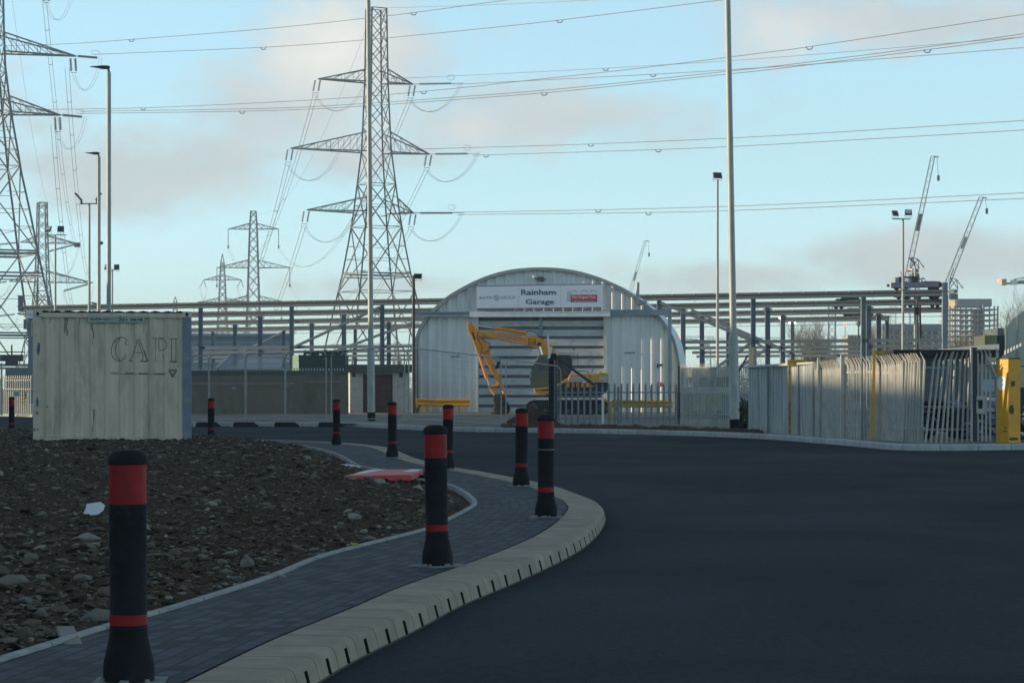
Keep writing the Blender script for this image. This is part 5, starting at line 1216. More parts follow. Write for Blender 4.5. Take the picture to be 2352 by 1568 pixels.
# insulators, jumpers of the main pylon
rdir = Vector((math.cos(R(-14)), math.sin(R(-14)), 0))                 # the lines on the right run slightly towards us
ends = {}
for (li, s_), tip in mtips.items():
    e = tip+rdir*5.2+Vector((0, 0, -.05 if s_ > 0 else -.35)); ends[(li, s_)] = e
    insul(mt, tip+rdir*.9, e, INSUL2 if s_ < 0 or li < 2 else INSUL, .15, .2)
    MB().bar(tip, tip+rdir*.9, .06).bar(e, e+rdir*1.6, .05).build('link_plate', PYL, mt)
    v = tip+Vector((-.15, 0, -3.6)); vv = tip+Vector((-.5, 0, -.2)); v0 = tip+Vector((-.35, .2, -.2))
    for o in (-.33, .33): insul(mt, tip+Vector((o-.05, 0, -.15)), tip+Vector((o-.3, 0, -1.55)), INSUL2, .15, .14)
    MB().bar(tip+Vector((-.65, 0, -1.75)), tip+Vector((.02, 0, -1.75)), .05).bar(tip+Vector((-.65, 0, -1.75)), tip+Vector((-.72, 0, -2.15)), .04).bar(tip+Vector((.02, 0, -1.75)), tip+Vector((-.05, 0, -2.15)), .04).build('yoke_plate', PYL, mt)
    jumper(mt, tip+Vector((-.35, 0, -2.0)), e+rdir*1.3, 2.9 if s_ < 0 else 2.5)
    q = e+Vector((-.1, 0, .25)); ring = [q+Vector((.45*math.cos(k/10*6.283), 0, .5+.35*math.sin(k/10*6.283))) for k in range(11)]
    MB().path(ring, .022, 4).build('corona_ring', PYL, mt)
for (li, s_), tip in ltips.items():
    if s_ < 0: continue
    e = tip+rdir*3.1+Vector((0, 0, -.3)); insul(lt, tip+rdir*.3, e, INSUL, .18, .2)
    for o in (-.75, -.1): insul(lt, tip+Vector((o, 0, -.3)), tip+Vector((o+.1, 0, -2.0)), INSUL, .20, .18)
    MB().bar(tip, tip+rdir*.3, .08).bar(tip+Vector((-.7, 0, -2.2)), tip+Vector((.1, 0, -2.2)), .06).build('yoke_plate', PYL, lt)
    jumper(lt, tip+Vector((-.3, 0, -2.3)), e+rdir*.5, 3.2)
    q = e+Vector((-.3, 0, .3)); ring = [q+Vector((.55*math.cos(k/10*6.283), 0, .4+.3*math.sin(k/10*6.283))) for k in range(11)]; MB().path(ring, .022, 4).build('corona_ring', PYL, lt)
for (li, s_), tip in t3.items():
    dv = Vector((-.97, -.25, -.28)) if s_ > 0 else Vector((-.97, -.25, -.12)); e = tip+dv*7 if s_ > 0 else tip+dv*5; insul(p3, tip+dv*.6, e, INSUL if s_ > 0 else INSUL2, .30, .3)
    MB().box(tip+Vector((-.2, 0, -.3)), (1.4, .4, 1.1)).build('tension_plate', DARK, p3) if s_ > 0 and li == 0 else None
    jumper(p3, tip+Vector((.1, 0, -.8)), e, 6.5 if s_ > 0 else 3, .04)
v4 = {}
for (li, s_), tip in t4.items():
    insul(p4, tip, tip-Vector((0, 0, 4.6)), INSUL, .16, .35, nm='insulator_string'); v4[(li, s_)] = tip-Vector((0, 0, 5.2)); MB().tube(tip-Vector((0, 0, 4.6)), tip-Vector((0, 0, 5.4)), .28, .2, n=8).build('clamp', PYLF, p4)
for (li, s_), tip in t5.items():
    for o in (-1, 1): insul(p5, tip, tip+Vector((o*1.2-.3, -.5, -2.9)), INSUL, .2, .4)
    jumper(p5, tip+Vector((-1.3, 0, -3)), tip+Vector((1.1 if s_ < 0 else 2.5, 0, -3)), 4, .04)

# conductors towards the distant pylons: hanging curves
def cat(p, q, sag, off, n=26):
    out = []
    for k in range(n+1): f = k/n; v = Vector(p).lerp(Vector(q), f); v.z -= 4*sag*f*(1-f); v.x += off; out.append(v)
    return out
names = ['upper', 'middle', 'lower']
for (li, s_), tip in mtips.items():
    p = tip+Vector((-.4, 0, -2.1)); q = v4[(li, s_)]
    t = wires('power_line', f"twin conductors sagging from {names[li]} {'left' if s_ < 0 else 'right'} arm of middle pylon to suspension pylon", [cat(p, q, 12, o) for o in (-.24, .24)], .03)
    sp = MB()
    for f in (.08, .2, .33, .47, .6, .74, .87): v = Vector(p).lerp(q, f); v.z -= 48*f*(1-f); sp.path([v+Vector((-.26, 0, 0)), v+Vector((-.15, 0, -.22)), v+Vector((.15, 0, -.22)), v+Vector((.26, 0, 0))], .035, 4)
    sp.build('spacers', DARK, t)['kind'] = 'stuff'
l3 = [((101, -12), (173, 560), 5), ((154, 156), (206, 648), 6.5), ((121, 288), (177, 722), 7)]
nm = ['from above the picture', 'from the upper visible arm', 'from the lower visible arm']
for i, (p, q, sg_) in enumerate(l3):
    A, B = P(*p, 333), P(*q, 600); t = wires('power_line', f'twin conductors dropping {nm[i]} of the largest pylon to the next', [cat(A, B, sg_, o) for o in (-.26, .26)], .03)
    sp = MB()
    for f in (.06, .13, .22, .33, .46, .6, .76): v = A.lerp(B, f); v.z -= 4*sg_*f*(1-f); sp.path([v+Vector((-.3, 0, 0)), v+Vector((-.2, 0, -.25)), v+Vector((.2, 0, -.25)), v+Vector((.3, 0, 0))], .035, 4)
    sp.build('spacers', DARK, t)['kind'] = 'stuff'
wires('earth_wire', 'thin earth wire dropping past the largest pylon to the one behind', [cat(P(25, -20, 333), P(108, 465, 600), 3, 0)], .018, group=None, kind='earth wire')
wires('earth_wire', 'thin earth wire from the top of the middle pylon down to the suspension pylon', [cat(P(858, 20, 325), P(582, 485, 700), 9, 0)], .018, group=None, kind='earth wire')
# conductors crossing the picture to the right
def plan(pts, dA_, dB_, xA, xB):
    A, B = P(xA, 0, dA_).xy, P(xB, 0, dB_).xy; out = []
    for x, y in pts:
        k = (x-CX)/F; D_ = B-A; den = D_.x-k*D_.y; f = (k*A.y-A.x)/den; Y = A.y+D_.y*f; out.append(P(x, y, Y))
    return spline(out, 8)
W = [('conductor crossing the sky at the top left from behind the largest pylon', [(-60, 107.5), (0, 106), (154, 101), (302, 91), (605, 67), (838, 42.5), (950, 29.6), (1149, 2.6), (1300, -18)], 350, 262, 0, 1660, (302, 950), 0),
     ('conductor from upper visible arm of the largest pylon to the top edge', [(215, 125.5), (605, 109), (838, 92), (1089, 68), (1285.6, 46.7), (1660, 0), (1800, -19)], 331, 262, 215, 1660, (608, 1285), 0),
     ('conductor from behind the lower arm of the largest pylon, crossing over the others at right', [(-60, 254), (126, 251.5), (329, 248), (605, 236), (838, 222), (1089, 199), (1149, 192), (1390, 166), (1541, 148.5), (1754, 121.6), (1859, 107.7), (2352, 33), (2600, -10)], 350, 235, 0, 2352, (329, 988, 1859), 0),
     ('paired conductor from lower visible arm of the largest pylon to the right', [(182, 261), (605, 254.6), (838, 243.6), (1089, 226), (1250, 213.6), (1397, 199.4), (1666, 171), (1754, 161.8), (1889.7, 145.5), (2130, 114.7), (2352, 84.8), (2600, 46)], 331, 235, 182, 2352, (572, 1249, 2130), .3),
     ('thin conductor from behind the upper arms of the middle pylon', [(894, 181.4), (1089, 172.8), (1391, 157), (1754, 134.4), (2352, 85.3), (2600, 62)], 330, 245, 894, 2352, (1391,), 0),
     ('conductor from the upper right arm of the middle pylon', [(1040, 193.5), (1089, 192), (1500, 171), (1754, 155.6), (1889.7, 146), (2352, 109.7), (2600, 88)], 323, 245, 1033, 2352, (1500,), 0),
     ('conductor from behind the middle arms of the middle pylon', [(960, 343), (1089, 339), (1357, 331), (1754, 313.4), (2352, 277), (2600, 261)], 330, 245, 960, 2352, (1357,), 0),
     ('conductor from the middle right arm of the middle pylon', [(1085, 357), (1512, 343.7), (1754, 333), (2352, 298.8), (2600, 283)], 322, 245, 1085, 2352, (1110, 1512), 0),
     ('conductor from behind the lower arms of the middle pylon', [(950, 488), (1089, 487), (1374, 482), (1754, 471), (2352, 443), (2600, 431)], 330, 245, 950, 2352, (1374,), 0),
     ('conductor from the lower right arm of the middle pylon', [(1050, 493), (1490, 488), (1754, 481), (2352, 456), (2600, 446)], 322, 245, 1050, 2352, (1490,), 0)]
for lab, pts, dA_, dB_, xA, xB, sps, pair in W:
    p = plan(pts, dA_, dB_, xA, xB); t = wires('power_line', lab, [p]+([[v+Vector((0, .2, pair)) for v in p]] if pair else []), WR if not 'thin' in lab else .024)
    for sx in sps:
        v = min(p, key=lambda q: abs(CX+q.x*F/q.y-sx)); MB().path([v+Vector((-.34, 0, 0)), v+Vector((-.2, 0, -.26)), v+Vector((.2, 0, -.26)), v+Vector((.34, 0, 0))], .05, 5).build('spacer', DARK, t)
wires('earth_wire', 'thin earth wire from the middle pylon top to the right upper edge', [plan([(863, 19.3), (1000, 15.5), (1149, 10.8), (1372, 0), (1500, -8)], 325, 290, 863, 1372)], .02, group=None, kind='earth wire')

# ------------------------------------------------------------------ hoarding and bent palisade along the right-hand plot
rp = [(1719, 842, 990), (1800, 838, 994), (1872, 833, 999.5), (1935, 826, 1004), (2003, 820, 1007), (2120, 811, 1014.5), (2236, 806, 1013.5)]
rpl = [G(x, yb, .14) for x, yt, yb in rp]; rtop = [CZ+(HY-yt)*p.y/F for (x, yt, yb), p in zip(rp, rpl)]
t = thing('hoarding', 'plain grey profiled sheet hoarding between the lamp column and the bent palisade', 'fence', tuple(rpl[0]))
A, B, C = rpl[0], rpl[1], rpl[2]
def sheetrun(p, q, z0, z1, per=.20, dpt=.028):
    mb = MB(); L_ = (q-p).length; dr = (q-p).normalized(); nn = Vector((-abs(dr.y), dr.x*-1 if dr.y < 0 else dr.x, 0)); nn = Vector((dr.y, -dr.x, 0)); nn = nn if nn.x < 0 else -nn; s_ = 0; pr = ((0, 0), (.35, 0), (.45, 1), (.85, 1), (.95, 0)); L = []
    while s_ < L_:
        for f, r in pr: L.append((s_+f*per, r))
        s_ += per
    L = [(a, r) for a, r in L if a <= L_]+[(L_, 0)]
    for (a, ra), (b, rb_) in zip(L, L[1:]):
        fa, fb = a/L_, b/L_; u = p+dr*a+nn*ra*dpt; v = p+dr*b+nn*rb_*dpt
        mb.poly([(u.x, u.y, .1), (v.x, v.y, .1), (v.x, v.y, z0+(z1-z0)*fb), (u.x, u.y, z0+(z1-z0)*fa)])
    return mb
n = 4
for k in range(3):
    p, q = A.lerp(B, k/3), A.lerp(B, (k+1)/3-.002); zz = rtop[0]+(rtop[1]-rtop[0])*k/3; sheetrun(p, q, zz, zz+.03).build('sheet', HOARD, t)
for k in range(3):
    p, q = B.lerp(C, k/3), B.lerp(C, (k+1)/3-.002); zz = rtop[1]+(rtop[2]-rtop[1])*k/3; sheetrun(p, q, zz+.015*(k % 2), zz+.03).build('sheet', HOARD, t)
for f in (1768, 1810 if 0 else 1839, 1872):
    i = 0 if f < 1800 else 1; u = (f-rp[i][0])/(rp[i+1][0]-rp[i][0]); p = rpl[i].lerp(rpl[i+1], u); MB().bx(p.x-.07, p.x-.035, p.y-.03, p.y+.03, .1, rtop[i]+.02).build('cover_strip', mat('strip', (.3, .32, .33)) if f == 1768 else GAL, t)
p = rpl[0]; MB().bar((p.x-.03, p.y-.03, rtop[0]), (C.x-.03, C.y-.03, rtop[2]), .06).build('top_rail', PALI, t)
p = G(1813, 997, .14); mb = MB().bx(p.x-.03, p.x+.03, p.y-.12, p.y-.06, .1, CZ+(HY-826)*p.y/F); mb.bx(p.x-.06, p.x+.45, p.y-.10, p.y-.04, CZ+(HY-838)*p.y/F, CZ+(HY-826)*p.y/F); tag(mb.build('height_barrier_post', YELD), 'thin ochre post with a short plate in front of the grey hoarding', 'post')
pts = [(p.x, p.y, z) for p, z in zip(rpl[2:6], rtop[2:6])]
rt = .052
palisade(pts[:2], .15, 'dense run of bent-topped palisade right beside the grey hoarding', 'bent palisade round the right-hand plot', rails=(.45, 1.75), bend=.10, wd=.085, zb=.14, jit=.012, m=PALI)
palisade(pts[1:3], .15, 'run of bent-topped palisade just left of the thin yellow post', 'bent palisade round the right-hand plot', rails=(.45, 1.75), bend=.11, wd=.085, zb=.14, jit=.02, m=PALI)
palisade(pts[2:4], .15, 'run of bent-topped palisade just right of the thin yellow post', 'bent palisade round the right-hand plot', rails=(.45, 1.72), bend=.13, wd=.085, zb=.14, jit=.035, m=PALI)
# broad cover posts
for x, w, lab in ((1886, .12, 'wide pale fence post nearest the grey hoarding'), (1939, .16, 'wide sunlit pale fence post in the dense bent palisade'), (1986, .07, 'dark fence post left of the thin yellow post')):
    i = 2 if x < 1935 else 3; u = (x-rp[i][0])/(rp[i+1][0]-rp[i][0]); p = rpl[i].lerp(rpl[i+1], u); z = rtop[i]+.12
    tag(MB().bx(p.x-.10, p.x-.10+w*.6, p.y-.14, p.y-.14+w, .1, z).build('fence_post', PALI if x != 1986 else PALD, bevel=.01), lab, 'post', None if x == 1986 else None)
# open leaning palisade towards the gate
p0, p1 = rpl[5], rpl[6]; a_ = (p0.x, p0.y, CZ+(HY-811)*p0.y/F); b_ = (p1.x, p1.y, CZ+(HY-807)*p1.y/F)
palisade([(rpl[5].x-.33, rpl[5].y+1.0, 2.1), a_], .15, 'leaning dense palisade where the bent fence turns the corner', 'bent palisade round the right-hand plot', rails=(.45,), bend=.12, wd=.07, zb=.14, jit=.03, lean=lambda p: .09)
palisade([a_, b_], .135, 'open palisade run with crooked spikes left of the dark gate post', 'bent palisade round the right-hand plot', rails=(CZ+(HY-844)*57/F, .42), bend=.10, wd=.062, zb=.16, jit=.05, lean=lambda p: .10*(1-(p.x-a_[0])/(b_[0]-a_[0]))**1.2+.03, rm=PALD)
t = thing('yellow_post', 'slim yellow steel post with a short arm at its top, standing in the bent palisade', 'post', tuple(G(2003, 1008, .14)))
p = G(2002, 1008, .14); d = p.y-.25; a, b = P(1999, 1008, d), P(2011.5, 804.5, d)
MB().addf([P(1999, 1008, d), P(2006.5, 1008, d), P(2012, 804.5, d), P(2005.5, 804.5, d)]+[P(1999, 1008, d+.14), P(2006.5, 1008, d+.14), P(2012, 804.5, d+.14), P(2005.5, 804.5, d+.14)], [(0, 1, 2, 3), (7, 6, 5, 4), (0, 4, 5, 1), (1, 5, 6, 2), (2, 6, 7, 3), (3, 7, 4, 0)]).build('post', YEL, t)
a, b = P(2012.3, 813, d+.02), P(2035, 804.8, d+.02); MB().bx(a.x, b.x, d+.02, d+.1, a.z, b.z).build('arm', YELD, t)
a, b = P(2036, 812, d), P(2053, 806, d); tag(MB().bx(a.x, b.x, d+.9, d+1.0, a.z, b.z).build('fence_sign', mat('mossy board', (.2, .21, .11), .8)), 'mossy little board beside the arm of the slim yellow post', 'sign')
gd = 57.3
t = thing('palisade_gate', 'galvanised palisade gate with a lock box between the dark post and the big yellow post', 'gate', (P(2270, 0, gd).x, gd, .14))
def q_(x0, x1, y0, y1, nm, m, dd=0, th=.03, par=None): a, b = P(x0, y1, gd+dd), P(x1, y0, gd+dd); return MB().bx(a.x, b.x, gd+dd, gd+dd+th, max(.13, a.z), b.z).build(nm, m, par or t)
q_(2234, 2244.5, 797.5, 1014, 'gate_post', DARK, 0, .12); q_(2230, 2234, 797.5, 1013, 'gate_post', PALI, .0, .1)
for i, x in enumerate((2246, 2256, 2265, 2274.5, 2290)):
    mb = MB(); d_ = gd+.06; w = 2.4
    mb.addf([P(x-w, 1013, d_), P(x+w, 1013, d_), P(x+w+(1.5 if i == 4 else 0), 812, d_), P(x-w+(1.5 if i == 4 else 0), 812, d_), P(x-w, 1013, d_+.02), P(x+w, 1013, d_+.02), P(x+w, 812, d_+.02), P(x-w, 812, d_+.02), P(x-w-3, 802+(i % 2)*2, d_-.1), P(x+1-3, 800, d_-.1)], [(0, 1, 2, 3), (7, 6, 5, 4), (1, 5, 6, 2), (0, 3, 7, 4), (3, 2, 9, 8)])
    mb.build('pale', PALI, t)
q_(2244, 2298, 836, 853.5, 'cross_rail', PALI, .09); q_(2243, 2298, 1001, 1006, 'cross_rail', PALD, .09)
lb_ = q_(2243, 2263, 908.6, 950, 'lock_box', PALI, -.02, .07); q_(2247, 2257, 918, 938, 'lock_hole', BLACK, -.025, .004, lb_); q_(2243, 2254, 918.5, 921, 'bolt', DARK, -.05, .02, lb_)
MB().bar(P(2266, 815, gd), P(2288, 862, gd), .04).bar(P(2288, 862, gd), P(2297, 875, gd), .04).build('bent_strip', PALI, t)
q_(2288, 2293.5, 801, 1013, 'end_stile', PALI, .03)
t = thing('square_yellow_post', 'big square yellow steel post with white paint patch at the right edge', 'post', (P(2320, 0, 57).x, 57.4, .14))
d = 57.2; X0, X1, X2 = P(2297.5, 0, d).x, P(2323.5, 0, d).x, P(2338.5, 0, d).x; zt = P(0, 824.5, d).z
def yp(mb, pts, z0, z1): mb.addf([Vector((*p, z0)) for p in pts]+[Vector((*p, z1)) for p in pts], [(3, 2, 1, 0), (4, 5, 6, 7)]+[(k, (k+1) % 4, 4+(k+1) % 4, 4+k) for k in range(4)])
# square section turned so that its left face catches the low sun
ca = R(43); S_ = .315; c0 = Vector((P(2314, 0, d).x, d-.12)); e1 = Vector((math.cos(ca*.58), math.sin(ca*.58)))*.33; e2 = Vector((-math.sin(ca), math.cos(ca)))*.33
pc = [c0, c0+e1, c0+e1+e2, c0+e2]; mb = MB(); yp(mb, pc, .12, zt); mb.build('post', mat('chipped yellow paint', (.74, .36, .02), .5, 0, .18, 3, dirt=(.13, .07, .03), dscale=3, dth=(.60, .72)), t, bevel=.008)
mb = MB(); pc2 = [p+(p-(c0+e1/2+e2/2))*.02 for p in pc]; yp(mb, pc2, zt+.002, zt+.025); mb.build('rusty_cap', RUST, t)
f = lambda u: c0+e2*u; nrm = Vector((-math.cos(ca), -math.sin(ca)))*.003
zz = lambda y: P(0, y, d).z
def blob(fn, u0, u1, y0, y1, nm, m, nr, seed=1):
    q = random.Random(seed); pts = []; n = 18
    for k in range(n):
        a = k/n*6.283; w = .82+.18*abs(math.cos(2*a))+q.uniform(-.08, .08); u = (u0+u1)/2+(u1-u0)/2*max(-1, min(1, math.cos(a)*1.25))*w; y = (y0+y1)/2+(y1-y0)/2*max(-1, min(1, math.sin(a)*1.25))*w; p = fn(u); pts.append((p.x+nr.x, p.y+nr.y, zz(y)))
    MB().poly(pts).build(nm, m, t)
blob(f, .18, .92, 863.5, 896, 'white_paint_patch', WHITE, nrm, 3)
f2 = lambda u: c0+e1*u; n2 = Vector((math.sin(ca*.58), -math.cos(ca*.58)))*.003
blob(f2, .2, .55, 874, 888, 'rust_spot', RUST, n2, 4); blob(f2, .05, .45, 929, 950, 'rust_spot', RUST, n2, 5); blob(f2, .05, .8, 1004, 1011, 'rust_spot', RUST, n2, 6); blob(f, .1, .4, 981, 983, 'rust_spot', BLACK, nrm, 7); blob(f, .1, .45, 989, 991, 'rust_spot', BLACK, nrm, 8)

# ------------------------------------------------------------------ what stands behind that fence
def slab(name, lab, cat_, x0, x1, y0, y1, d, depth, m, bev=.02, zb=None): a, b = P(x0, y1, d), P(x1, y0, d); return tag(MB().bx(a.x, b.x, d, d+depth, a.z if zb is None else zb, b.z).build(name, m, bevel=bev), lab, cat_)
t = thing('dark_shed', 'long low dark shed with a pale sloping roof edge behind the open palisade', 'shed', (P(2150, 0, 78).x, 78, 0))
mb = MB(); a = P(2052, 806, 78); b = P(2292, 803, 78); mb.bx(a.x, b.x, 78, 80, P(0, 820, 78).z, b.z); mb.build('fascia', BLACK, t); MB().bx(a.x+.3, b.x-.3, 78.4, 81, .1, P(0, 820, 78).z).build('back_wall', mat('shed inside', (.11, .125, .13), .9), t)
mb = MB(); mb.poly([P(2150, 802.5, 78.4), P(2262, 792, 81), P(2295, 790, 81), P(2295, 802.5, 78.4)]); mb.build('roof_strip', mat('pale roof edge', (.52, .50, .42)), t)
t = thing('timber_crate', 'tall greenish slatted crate stack behind the gate', 'crate', (P(2285, 0, 84).x, 84, 0)); mb = MB()
for k in range(5): a, b = P(2261+k*5.4, 806, 84), P(2265.5+k*5.4, 769.5, 84); mb.bx(a.x, b.x, 84, 84.05, a.z, b.z)
mb.build('slats', mat('green weathered timber', (.26, .27, .15), .9, 0, .2, 3), t); a, b = P(2261, 812, 84.1), P(2287, 770, 84.1); MB().bx(a.x, b.x, 84.06, 86, a.z, b.z).build('box', mat('dark timber', (.09, .10, .07)), t)
slab('dark_container', 'dark steel box behind the slatted crate at right', 'container', 2288, 2308, 770, 830, 88, 3, GREENB)
slab('dark_skip', 'dark flat-topped skip beyond the slatted crate below the unfinished tower', 'skip', 2291, 2306, 753, 770, 130, 4, mat('skip grey', (.10, .12, .14)))
td = 92.0; t = thing('fabric_shed', 'pale fabric-covered shed cut off by the right edge of the picture', 'shed', (P(2330, 0, td).x, td, 0))
prof = [(2308, 840), (2307, 760), (2310, 751), (2318, 743), (2331, 728), (2352, 713), (2380, 700), (2420, 692), (2470, 700), (2520, 740), (2540, 840)]
mb = MB().prism([XZ(x, y, td) for x, y in prof], td, td+14)
for v in mb.v:
    if v.y > td+1: v.x += 4.2
mb.build('fabric', TENT, t)
mb = MB()
for x, y in ((2311.5, 752), (2338, 724)): a = P(x, y+2, td-.01); mb.bar(P(x, 838, td-.02), P(x, y+1, td-.02), .05)
mb.build('seam_batten', mat('seam', (.36, .38, .34)), t)
t = thing('steel_grating', 'sunlit slatted steel panel propped above the gate at the right edge', 'panel', (P(2327, 0, 62).x, 62, 1)); mb = MB()
for k in range(6): x = 2306+k*7; mb.addf([P(x, 818-k*3.6, 62), P(x+3.5, 816.5-k*3.6, 62), P(x+4.5, 803.5-k*3.2, 63.5), P(x+1, 805-k*3.2, 63.5)], [(0, 1, 2, 3)])
mb.build('slats', mat('bright slats', (.66, .67, .66)), t); MB().bar(P(2303, 819.5, 61.9), P(2345, 797, 61.9), .05).build('edge', GAL, t)
slab('corrugated_sheet', 'warm yellowish corrugated sheet right of the big yellow post', 'panel', 2338, 2362, 843, 890, 60, .1, mat('yellowish sheet', (.5, .44, .26)))
slab('dark_cabinet', 'dark blue cabinet behind the right edge of the big yellow post', 'cabinet', 2336, 2372, 888, 1010, 60.5, .5, mat('dark blue steel', (.03, .045, .06)))
# bags and rubbish piled behind the gate
def heap(name, lab, cat_, cx, cy, w, h, d, m, seed, n=16, r=.16):
    q = random.Random(seed); mb = MB(); c = P(cx, cy, d)
    for k in range(n):
        u = q.uniform(-1, 1); v = q.random()*(1-abs(u)*.6); mb.mi = q.randrange(len(m)) if isinstance(m, list) else 0
        stone(mb, (c.x+u*w/2, d+q.uniform(-.3, .3), .14+v*h), r*q.uniform(.6, 1.5), q)
    return tag(mb.build(name, m), lab, cat_, kind='stuff')
PL2 = [mat('white bags', (.42, .43, .46), .6, 0, .3, 6), mat('blue bags', (.10, .14, .24), .6, 0, .3, 6), mat('brown rubbish', (.13, .11, .09), .9), mat('dark rubbish', (.02, .025, .03), .9)]
heap('rubbish', 'pale bags and broken rubbish heaped behind the palisade gate', 'rubbish', 2275, 960, .9, 1.0, 59.5, [PL2[0], PL2[0], PL2[1], PL2[2]], 4, 42, .13)
heap('rubbish', 'white and blue rubbish right of the big yellow post', 'rubbish', 2352, 960, .6, .9, 58.6, [PL2[0], PL2[0], PL2[1], PL2[3]], 5, 26, .13)
heap('scrap_pile', 'dark scrap piled behind the open palisade run', 'scrap', 2178, 960, 2.2, 1.05, 62, [PL2[3], PL2[3], PL2[2], PL2[1], PL2[3]], 6, 60, .24)
t = thing('dark_van', 'dark low car half hidden by scrap behind the open palisade', 'car', (P(2165, 0, 66).x, 66, .1)); pr = [(2095, 1000), (2095, 965), (2108, 945), (2150, 922), (2200, 918), (2222, 940), (2240, 955), (2242, 1000)]
MB().prism([(XZ(x, y, 66)[0], max(.3, XZ(x, y, 66)[1])) for x, y in pr], 66, 67.6).build('body', BLACK, t, bevel=.04); MB().prism([(XZ(x, y, 66)[0], XZ(x, y, 66)[1]) for x, y in [(2114, 948), (2150, 928), (2198, 924), (2212, 944)]], 65.985, 65.999).build('window', GLASSD, t)
for x in (2115, 2215): c = P(x, 1000, 66); MB().tube((c.x, 65.95, .42), (c.x, 66.2, .42), .31, n=18).build('wheel', TRACK, t)
slab('timber_beam', 'pale timber beam lying across the scrap behind the open palisade', 'timber', 2098, 2232, 932, 938, 61, .1, mat('weathered beam', (.2, .2, .18)))
slab('blue_board', 'pale blue board leaning behind the gate', 'board', 2254, 2284, 872, 900, 64, .05, mat('pale blue board', (.38, .45, .52)))
slab('yard_screen', 'grey screen panel seen between the gate pales', 'panel', 2246, 2300, 852, 945, 66, .05, mat('screen grey', (.16, .20, .22)))

# things stored between the hut and the hoarding, seen through the tall palisade
slab('white_cabin', 'long white cabin roof line seen over the tall palisade', 'cabin', 1560, 1735, 889, 902, 104, 3, mat('cabin white', (.42, .45, .45)), zb=1.0)
slab('dark_truck_body', 'dark lorry body behind the tall palisade next to the hut', 'lorry', 1606, 1700, 866, 889, 112, 3, mat('lorry dark', (.05, .06, .075)))
slab('pale_store', 'pale storage block behind the tall palisade', 'building', 1590, 1690, 847, 866, 150, 5, mat('pale block', (.42, .40, .33)))  # one even pale colour for the whole block
slab('dark_stack', 'dark stack of goods behind the tall palisade at ground level', 'stack', 1558, 1735, 902, 985, 100, 1, mat('stack dark', (.03, .038, .045)))
for x0, x1, lab in ((1594, 1604, 'slim lime green bin next to the lime green crate stack'), (1612, 1622, 'short lime green crate left in the row behind the tall palisade'), (1625, 1658, 'wide lime green crate stack behind the tall palisade')): slab('green_crate', lab, 'crate', x0, x1, 905, 943, 95, .6, HIVIS)
slab('blue_drum_stack', 'dark blue drums right of the lime green crates', 'drums', 1660, 1676, 912, 950, 94, .6, BLUEP)
heap('rubbish', 'pale bundles just right of the tall lamp column base', 'rubbish', 1705, 925, .7, 1.1, 90, [PL2[0], PL2[1], PL2[0], PL2[3]], 12, 24, .11)
t = thing('timber_post', 'short pale orange timber post standing at the corner of the grey hoarding', 'post', (P(1727, 0, 78).x, 78, 0)); a, b = P(1721, 848, 76), P(1738, 797, 76); MB().bx(a.x, b.x-.09, 76, 76.2, .1, b.z).build('lit_face', mat('timber painted lit', (.72, .52, .33), .8), t); MB().bx(b.x-.088, b.x, 76.01, 76.2, .1, b.z).build('shaded_face', mat('timber painted shaded', (.34, .34, .32)), t)  # sunlit and shaded sides painted as two timber tones
tag(MB().bar(P(1690, 865, 75.5), P(1718, 815, 75.5), .05).build('leaning_bar', RUST), 'rusty bar leaning behind the tall lamp column', 'bar')

# ------------------------------------------------------------------ buildings and yard beyond, left side
t = thing('blue_warehouse', 'blue-grey corrugated warehouse between the container and the brick store', 'building', (P(560, 0, 260).x, 260, 0)); D_ = 260
a, b = P(400, 850, D_), P(669, 766, D_); mb = MB(); z = 0
while z < b.z: mb.poly([(a.x, D_-.06, z), (b.x, D_-.06, z), (b.x, D_-.06, min(b.z, z+.22)), (a.x, D_-.06, min(b.z, z+.22))]); mb.poly([(a.x, D_-.06, min(b.z, z+.22)), (b.x, D_-.06, min(b.z, z+.22)), (b.x, D_, min(b.z, z+.27)), (a.x, D_, min(b.z, z+.27))]); mb.poly([(a.x, D_, min(b.z, z+.27)), (b.x, D_, min(b.z, z+.27)), (b.x, D_-.06, min(b.z, z+.42)), (a.x, D_-.06, min(b.z, z+.42))]); z += .42
mb.bx(b.x-.1, b.x, D_, D_+2.5, 0, b.z); mb.build('wall', BLUEC, t)
zt = P(0, 757, D_).z; rf = MB(); n = 60; 
for k in range(n):
    x0, x1, x2 = a.x+(b.x-a.x+.3)*k/n, a.x+(b.x-a.x+.3)*(k+.5)/n, a.x+(b.x-a.x+.3)*(k+1)/n; rf.poly([(x0, D_-.5, b.z-.05), (x1, D_-.5, b.z-.05), (x1, D_+3, zt), (x0, D_+3, zt)]).poly([(x1, D_-.5, b.z-.17), (x2, D_-.5, b.z-.17), (x2, D_+3, zt-.12), (x1, D_+3, zt-.12)])
rf.build('roof', BLUER, t); MB().bx(a.x, b.x+.2, D_-.62, D_-.5, b.z-.35, b.z-.1).build('gutter', mat('gutter blue', (.15, .22, .3)), t)
t = thing('blue_outbuilding', 'low outbuilding with a pitched blue roof above the concrete wall', 'building', (P(580, 0, 170).x, 170, 0)); D_ = 170
mb = MB(); A_, B_, C_, E_ = P(498, 847, D_), P(642, 847, D_), P(655, 820, D_+4), P(528, 818, D_+4); n = 40
for k in range(n):
    f0, f1, f2 = k/n, (k+.5)/n, (k+1)/n; dz = Vector((0, 0, .07)); mb.poly([A_.lerp(B_, f0), A_.lerp(B_, f1), E_.lerp(C_, f1), E_.lerp(C_, f0)]).poly([A_.lerp(B_, f1)-dz, A_.lerp(B_, f2)-dz, E_.lerp(C_, f2)-dz, E_.lerp(C_, f1)-dz])
